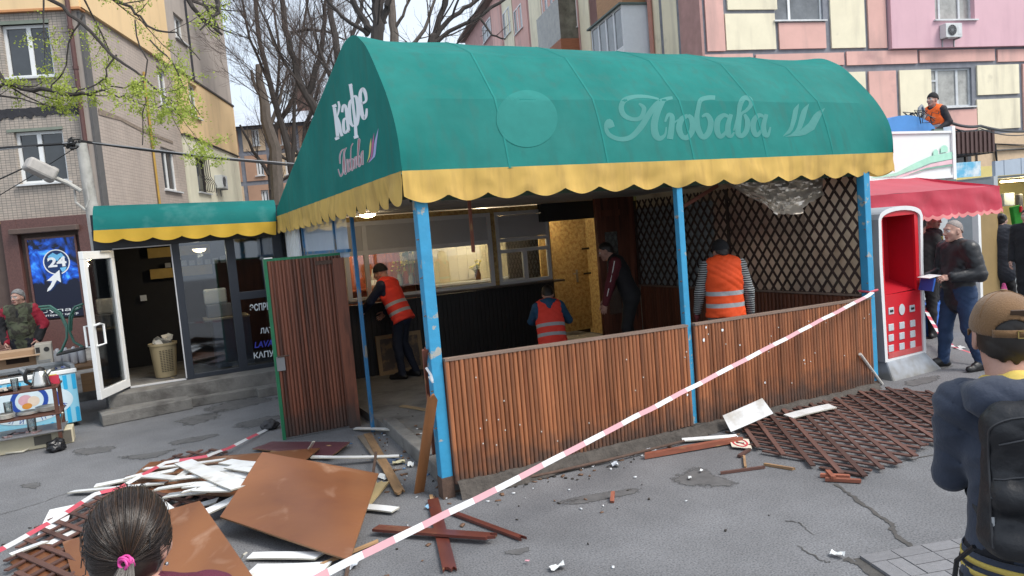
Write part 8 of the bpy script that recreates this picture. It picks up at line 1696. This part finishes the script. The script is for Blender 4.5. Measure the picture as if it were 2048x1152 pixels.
# ---- worker on the kiosk roof
t, J, R, FR = person('worker in a black beanie and bright orange vest on the kiosk roof', (11.72, 3.18, 2.37), -85, dict(elL=(-.26,-.05,1.17), wrL=(-.16,.18,1.02), elR=(.25,.02,1.16), wrR=(.14,.24,1.02), head=(0,.04,1.635)), dict(skin=skin_m(0), top=cloth('dark_grey_jacket', (.03,.026,.03)), legs=M_BLKC, shoes=M_SHOE, hand=mat('pale_glove', (.45,.45,.44), .8)), s=.99, h=.014, look=(0,1,.05), gloves=True, fold=.005); vest(t, J, FR, M_ORV3, .99, .12, grow_=.024); beanie(t, J['head'], R, .99, M_BLKC, .009)
# ---- man in a camouflage waistcoat at the left
structure(MB().box2((-9.5, 7.95, .004), (-2.95, 15.7, .15)).build('pavement', M_CONC))
M_CAMO = mat('camouflage_waistcoat', (.075, .085, .05), .85, var=.25, vs=9, col2=(.03, .028, .02), c2=(.47, .55), c2s=9, bump=.4, bs=14)
t, J, R, FR = person('grey haired man in a camouflage waistcoat over a red and black jacket at the left', (-3.92, 8.44, .15), 193, dict(elL=(-.30,-.04,1.16), wrL=(-.24,.08,.93), elR=(.30,-.04,1.16), wrR=(.24,.08,.93), shL=(-.20,0,1.425), shR=(.20,0,1.425)), dict(skin=skin_m(0), top=M_CAMO, sleeve=cloth('red_black_sleeve', (.30,.015,.035), col2=(.012,.012,.014), c2=(.49,.51), c2s=2.2), legs=cloth('dark_navy_trousers', (.010,.011,.018)), shoes=M_SHOE, brow=M_HAIRG), s=.99, bulk=1.10, jacket=.022, hem=.02, belly=.01, h=.0125, hh=.0075, fold=.006, look=(.35,1,-.05), curl=.8)
hair_of(t, J['head'], R, .99, M_HAIRG, KEEP_SHORT, .012, .008)
V, F = grow_skin([Cn(J['neck']+FR.T@V3(-.075,-.0,.0), J['neck']+FR.T@V3(0,.07,-.05), .018, .014, 0, .02), Cn(J['neck']+FR.T@V3(.075,0,.0), J['neck']+FR.T@V3(0,.07,-.05), .018, .014, 0, .02)], .009); put_mesh('collar', V, F, np.zeros(len(F)), [mat('red_cloth', (.32,.015,.035), .8)], t)
V, F = grow_skin([El(J['chest']+FR.T@V3(0,.115,.03), (.035,.03,.13), 0, .01)], .01); put_mesh('shirt_front', V, F, np.zeros(len(F)), [M_BLKC], t)
pk = MB()
for x in (-.09, .09):
    for z in (-.16, .02): c = J['chest']+FR.T@V3(x, .142-.02*(z > 0), z); pk.box(c, (.11, .03, .10)); 
for i_, (x, z) in enumerate(((-.085,-.2),(.085,-.2),(-.085,.0),(.085,.0))): c = J['chest']+FR.T@V3(x, .135, z); MB().box(c, (.12, .035, .12)).build('pocket', M_CAMO, t, bev=.012)
# ---- foreground man with a cap, a hooded top and a backpack
M_HOOD = cloth('slate_blue_fleece', (.028, .038, .064), vs=9, bump=.22, bs=45, sheen=.12, col2=(.036, .046, .072), c2=(.4, .65), c2s=3); M_CAP = mat('tan_brown_cap', (.17, .09, .035), .85, var=.12, vs=14, bump=.3, bs=160, sheen=.2); M_SKF = mat('skin_near', (.48, .28, .22), .5, var=.1, vs=25, col2=(.40, .20, .15), c2=(.45, .7), c2s=14, bump=.05, bs=200)
pF = dp(2058, 900, 2.24); AZF = 56
t, J, R, FR = person('man in a brown cap and dark blue hooded top seen from behind', (float(pF[0]), float(pF[1]), 0), AZF, dict(head=(-.05,.045,1.64), neck=(-.02,-.005,1.47), shL=(-.185,.0,1.43), shR=(.19,0,1.43), elL=(-.20,.09,1.17), wrL=(-.0,.24,1.20), elR=(.24,.05,1.14), wrR=(.12,.26,1.12)), dict(skin=M_SKF, top=M_HOOD, legs=cloth('black_track_trousers', (.008,.009,.014)), shoes=M_SHOE), s=1.03, bulk=.90, jacket=.012, hem=.02, h=.0085, hh=.0055, look=(-.12,1,-.02), fold=.0062, legw=.95, seed=6, skirt=(.035, .182))
hc = J['head']; sH = 1.03; T_ = lambda x, y, z: hc+sH*(R.T@V3(x, y, z))
hair_of(t, hc, R, sH, M_HAIRD, lambda x, y, z: np.minimum(z-(.55*y-.020)+.012*np.sin(95*x)*np.sin(61*x+2)+.006*np.sin(210*x), .3-z), .005, .005, fold=.0016)
# cap: crown with an arched opening at the back, strap, peak, button, patch
capL = [El(T_(0,-.012,.045), np.array((.089,.112,.094))*sH, 0, .02, R), El(T_(0,.0,.03), np.array((.088,.108,.06))*sH, 0, .02, R)]
def capclip(X, Y_, Z_):
    P = np.stack([X-hc[0], Y_-hc[1], Z_-hc[2]], -1) @ R.T/sH; x, y, z = P[..., 0], P[..., 1], P[..., 2]; base = z-(.10*y+.018); hole = np.where(y < -.03, np.sqrt(x**2+((z-.022)*1.15)**2)-.047, 1.0); return -np.minimum(base, hole)*sH
V, F = grow_skin(capL, .005, 0, capclip); cp = put_mesh('cap', V, F, np.zeros(len(F)), [M_CAP], t)
seam = MB()
for k in range(6):
    a0 = PI/6+k*PI/3; pts = []
    for q in range(12):
        th = PI/2*q/11*.86; r = math.sin(th); pts.append(T_(.0895*r*math.cos(a0), -.012+.1125*r*math.sin(a0), .045+.0945*math.cos(th)))
    if not (PI < a0 % (2*PI) < 2*PI and abs(math.cos(a0)) < .3): seam.tube(pts, .0016, 5)
seam.build('cap_seam', M_CAP, cp); MB().lathe([(.011,0),(.010,.006),(0,.008)], tuple(T_(0,-.012,.138)), 12).build('cap_button', M_CAP, cp, smooth=True)
stp_ = MB(); A = []; B_ = []
for k in range(11): a = -PI/2-.62+1.24*k/10; A.append(T_(.090*math.cos(a), -.012+.114*math.sin(a), .033)); B_.append(T_(.0895*math.cos(a), -.012+.1135*math.sin(a), .010))
stp_.strip(A, B_); stp_.build('cap_strap', M_CAP, cp, smooth=True, fix=False, solid=.003); bk_ = MB(); c = T_(.018,-.130,.02)
for dx, dz_, w, hh_ in ((-.011,0,.003,.022), (.011,0,.003,.022), (0,.0105,.025,.003), (0,-.0105,.025,.003)): bk_.box(c+R.T@V3(dx,0,dz_), (w,.004,hh_), Matrix(R.T.tolist()))
bk_.build('cap_buckle', mat('brass', (.45,.33,.12), .35, metal=.9), cp); MB().box(T_(.012,-.1175,.083), (.042,.006,.022), Matrix((R.T@np.array([[1,0,0],[0,math.cos(.5),-math.sin(.5)],[0,math.sin(.5),math.cos(.5)]])).tolist())).build('cap_patch', mat('leather_patch', (.07,.04,.025), .6), cp, bev=.002)
pkk = MB(); pkk.grid(lambda u, v: T_((u-.5)*.165, .085+.075*v*math.sin(PI*u)**.6, .03-.02*v-.02*(2*u-1)**2), 12, 4); pkk.build('cap_peak', M_CAP, cp, smooth=True, fix=False, solid=.005)
# hood lying on the shoulders with its yellow lining, striped waistband
nk = J['neck']; Q = lambda x, y, z: nk+FR.T@V3(x, y, z)
hp = [Cn(Q(-.135,.01,-.02), Q(-.09,-.085,.0), .050, .052, 0, .05), Cn(Q(.135,.01,-.02), Q(.09,-.085,.0), .050, .052, 0, .05), Cn(Q(-.09,-.085,.0), Q(.09,-.085,.0), .052, .052, 0, .05), Cn(Q(0,-.10,-.02), Q(0,-.125,-.16), .085, .05, 0, .06), Cn(Q(-.135,.01,-.02), Q(-.07,.10,-.07), .045, .03, 0, .04), Cn(Q(.135,.01,-.02), Q(.07,.10,-.07), .045, .03, 0, .04)]
V, F = grow_skin(hp, .008, .003); put_mesh('hood', V, F, np.zeros(len(F)), [M_HOOD], t)
V, F = grow_skin([Cn(Q(-.085,.0,.025), Q(-.02,-.085,.045), .03, .03, 0, .03), Cn(Q(.085,.0,.025), Q(-.02,-.085,.045), .03, .032, 0, .03), Cn(Q(.0,-.085,.045), Q(.07,-.06,.055), .033, .033, 0, .03)], .008, .002); put_mesh('hood_lining', V, F, np.zeros(len(F)), [cloth('mustard_lining', (.60,.44,.10))], t)
M_YST = cloth('yellow_rib', (.58, .44, .10), bump=.3, bs=200); pel = J['pelvis']; upv = FR[2]
wr_ = .186
for nm, z0_, z1_, m_, gr_ in (('waistband', -.03, .055, M_HOOD, .004), ('waistband_stripe', -.02, -.002, M_YST, .009), ('waistband_stripe', .018, .036, M_YST, .009)):
    A = []; B_ = []
    for k in range(65): a = 2*PI*k/64; r_ = wr_+gr_; e = FR[0]*r_*math.cos(a)+FR[1]*r_/1.33*math.sin(a); A.append(pel+e+upv*(z0_-.03)); B_.append(pel+e+upv*(z1_-.03))
    MB().strip(A, B_).build(nm, m_, t, smooth=True, fix=False, solid=.004)
lF = Matrix.Rotation(-rad(AZF), 3, 'Z')
bp = thing('backpack', 'black backpack worn by the man in the brown cap', 'backpack', tuple(pF*np.array([1,1,0])), -rad(AZF)); M_BPK = mat('black_nylon', (.008, .009, .012), .55, var=.15, vs=5, bump=.35, bs=18)
ch = J['chest']; BQ = lambda x, y, z: ch+FR.T@V3(x, y, z)
BP = lambda x, y, z: BQ(x, y, z+.10)
V, F = grow_skin([Cn(BP(-.085,-.19,-.29), BP(-.07,-.185,.03), .072, .066, 0, .03), Cn(BP(.085,-.19,-.29), BP(.07,-.185,.03), .072, .066, 0, .03), Cn(BP(-.07,-.20,.04), BP(.07,-.20,.04), .07, .07, 0, .03), Cn(BP(0,-.21,-.28), BP(0,-.20,.05), .078, .07, 0, .03), Cn(BP(-.085,-.255,-.29), BP(.085,-.255,-.29), .05, .05, 0, .03), Cn(BP(-.08,-.255,-.15), BP(.08,-.255,-.15), .05, .046, 0, .03)], .008, .0035); put_mesh('pack_body', V, F, np.zeros(len(F)), [M_BPK], bp)
pkb = BVHTree.FromPolygons([Vector(v) for v in V.tolist()], F.tolist()); M_PIPING = mat('grey_black_piping', (.028, .029, .033), .5, var=.1)
def on_pack(x, z):
    o = Vector(BP(x, -.7, z)); h = pkb.ray_cast(o, Vector(FR[1])); return (np.array(h[0])-FR[1]*.003) if h[0] is not None else BP(x, -.27, z)
for ln in ([(-.125+.0*k, -.30+.33*k/9) for k in range(10)]+[(-.125+.125*(1-math.cos(a)), .03+.06*math.sin(a)) for a in np.arange(.2, PI, .2)]+[(.125, .03-.33*k/9) for k in range(10)], [(-.115+.023*k, -.105+.02*math.sin(PI*k/10)) for k in range(11)], [(-.1+.02*k, .0+.03*math.sin(PI*k/10)) for k in range(11)], [(-.04, -.2), (0, -.21), (.04, -.2)]):
    MB().tube([on_pack(x, z) for x, z in ln], .0035, 5).build('piping', M_PIPING, bp, smooth=True)
for q in (-1, 1):
    pts = [BQ(.07*q,-.20,.10), BQ(.11*q,-.10,.185), BQ(.125*q,.0,.22), BQ(.13*q,.10,.16), BQ(.14*q,.16,.0), BQ(.165*q,.06,-.16), BQ(.14*q,-.12,-.17)]; wv = (.03,.03,.03,.03,.028,.008,.008); A = [p-FR[0]*w for p, w in zip(pts, wv)]; B_ = [p+FR[0]*w for p, w in zip(pts, wv)]; MB().strip(A, B_).build('strap', M_BPK, bp, smooth=True, fix=False, solid=.01)
MB().tube([BQ(-.165,-.18,-.25), BQ(-.21,-.12,-.33), BQ(-.22,-.10,-.42)], .008, 5).build('strap_end', M_BPK, bp); MB().tube([on_pack(-.12,-.22), on_pack(-.12,-.22)-FR[1]*.01-FR[2]*.05], .006, 5).build('zip_pull', M_STEEL, bp); 
# ---- foreground woman with a ponytail
wc = dp(250, 1072, 1.64); AZW = 24
t, J, R, FR = person('woman with brown hair tied in a ponytail, seen from behind at lower left', (float(wc[0]), float(wc[1]), 0), AZW, dict(head=(0,.03,1.60), neck=(.0,-.01,1.44), shL=(-.17,.0,1.385), shR=(.18,.02,1.42), elR=(.25,.10,1.16), wrR=(.12,.30,1.12), elL=(-.23,.06,1.12), wrL=(-.12,.26,1.15)), dict(skin=M_SKF, top=cloth('maroon_fleece', (.105,.014,.035), bump=.4, bs=120), legs=M_NAVY, shoes=M_SHOE), s=.935, bulk=.95, jacket=.02, h=.010, hh=.005, look=(.05,1,-.18), legw=.95)
dz = wc[2]-J['head'][2]+.0; t.location[2] = 0
hc = J['head']; T_ = lambda x, y, z: hc+R.T@V3(x, y, z); M_HB = mat('brown_hair', (.020, .0125, .009), .34, var=.35, vs=60, stretch=(1, 1, .2), rnd=0, spec=.6); M_HB2 = mat('brown_hair_light', (.065, .036, .02), .36, var=.2, spec=.6)
hair_of(t, hc, R, .935, M_HB, lambda x, y, z: np.minimum(z-(.60*y-.065)+np.where(np.abs(x) > .07, np.clip(y+.045, -.03, .06)*-1.2, 0), .3-z), .010, .005, fold=.0006)
tie = T_(.046, -.104, -.018); RS = np.random.RandomState(4); Pn = []; Rn = []; Pl = []; Rl = []
cen = V3(0, -.015, .028)*.935; rad_ = V3(.0875, .1085, .1115)*.935
for i in range(3400):
    th = RS.uniform(-1.35, PI+1.35); y0 = RS.uniform(-.05, .085); ph = RS.uniform(0, 1)
    d0 = V3(math.cos(th), (y0-.0)/.1, abs(math.sin(th))*1.0 if math.sin(th) > 0 else math.sin(th)*.72); d0 /= np.linalg.norm(d0)
    d1 = (R@(tie-hc)-cen)/rad_; d1 /= np.linalg.norm(d1); om = math.acos(np.clip(d0@d1, -1, 1)); pts = []
    if om < .25 or om > 2.9: continue
    lift = RS.uniform(.0, .004) if RS.rand() > .03 else RS.uniform(.006, .014); jx = RS.normal(size=3)*.012
    for k in range(9):
        f = k/8; w = (math.sin((1-f)*om)*d0+math.sin(f*om)*d1)/math.sin(om)+jx*math.sin(PI*f); w /= np.linalg.norm(w); p = cen+w*rad_*(1.0+.004+lift/.1*(.6+.4*math.sin(PI*f))); p[2] -= .0; pts.append(hc+R.T@p)
    pts = np.array(pts); (Pl if RS.rand() < .2 else Pn).append(pts); (Rl if len(Pl)+0 > len(Rl) else Rn).append(np.linspace(.0009, .0006, 9)*RS.uniform(.7, 1.3))
def strands(P, Rr, m, name='hair_strands'):
    n = min(len(P), len(Rr)); stuff(tubes(name, np.array(P[:n]), np.array(Rr[:n]), m, t, 3))
strands(Pn, [np.linspace(.0010, .0007, 9)]*len(Pn), M_HB); strands(Pl, [np.linspace(.0009, .0006, 9)]*len(Pl), M_HB2)
PT = []
for i in range(900):
    a = RS.uniform(0, 2*PI); r = math.sqrt(RS.uniform(0, 1)); ox, oz = r*math.cos(a), r*math.sin(a); pts = []
    for k in range(8):
        f = k/7; wd = .012+.020*math.sin(PI*min(1, f*1.1))**.8*(1-.35*f); c = (R@(tie-hc))+V3(.006*f, -.035*math.sin(PI*.5*min(1, f*2.5))-.004*f, -.27*f**1.15+.005); p = c+V3(ox*wd, oz*wd*.8, 0)+RS.normal(size=3)*.0015*f; pts.append(hc+R.T@p)
    PT.append(np.array(pts))
strands(PT, [np.linspace(.0011, .0007, 8)]*len(PT), M_HB, 'ponytail')
M_TIE = mat('pink_hair_tie', (.62, .06, .30), .6, var=.1)
for k in range(6): 
    an = k*.9; pts = []
    for q in range(19): a = 2*PI*q/18; pts.append(tie+R.T@V3(.0125*math.cos(a), -.012+.008*math.sin(an)+.006*math.sin(a+an), .0115*math.sin(a)+.005*math.cos(an*1.7)))
    MB().tube(pts, .0028, 6).build('hair_tie', M_TIE, t, smooth=True)
for pts in ([(-.052,-.083,.022),(-.053,-.093,-.02)], [(-.034,-.102,.015),(-.036,-.107,-.03),(-.048,-.096,-.034)], [(.070,-.06,.03),(.071,-.067,.0)]): MB().tube([T_(*p)+R.T@(V3(*p)/np.linalg.norm(p)*.012) for p in pts], .0012, 5).build('hair_pin', M_BLK, t)
for q in (-1, 1): MB().lathe([(0,-.005),(.004,-.003),(.005,0),(.004,.003),(0,.005)], tuple(T_(.084*q,-.01,-.05)), 10).build('earring', mat('silver', (.7,.7,.7), .2, metal=1), t, smooth=True)
V, F = grow_skin([Cn(J['neck']+FR.T@V3(-.10,-.02,-.03), J['neck']+FR.T@V3(.0,-.08,-.02), .045, .05, 0, .05), Cn(J['neck']+FR.T@V3(.12,-.02,-.02), J['neck']+FR.T@V3(.0,-.08,-.02), .05, .05, 0, .05)], .009, .003); put_mesh('collar', V, F, np.zeros(len(F)), [MATS['maroon_fleece']], t)
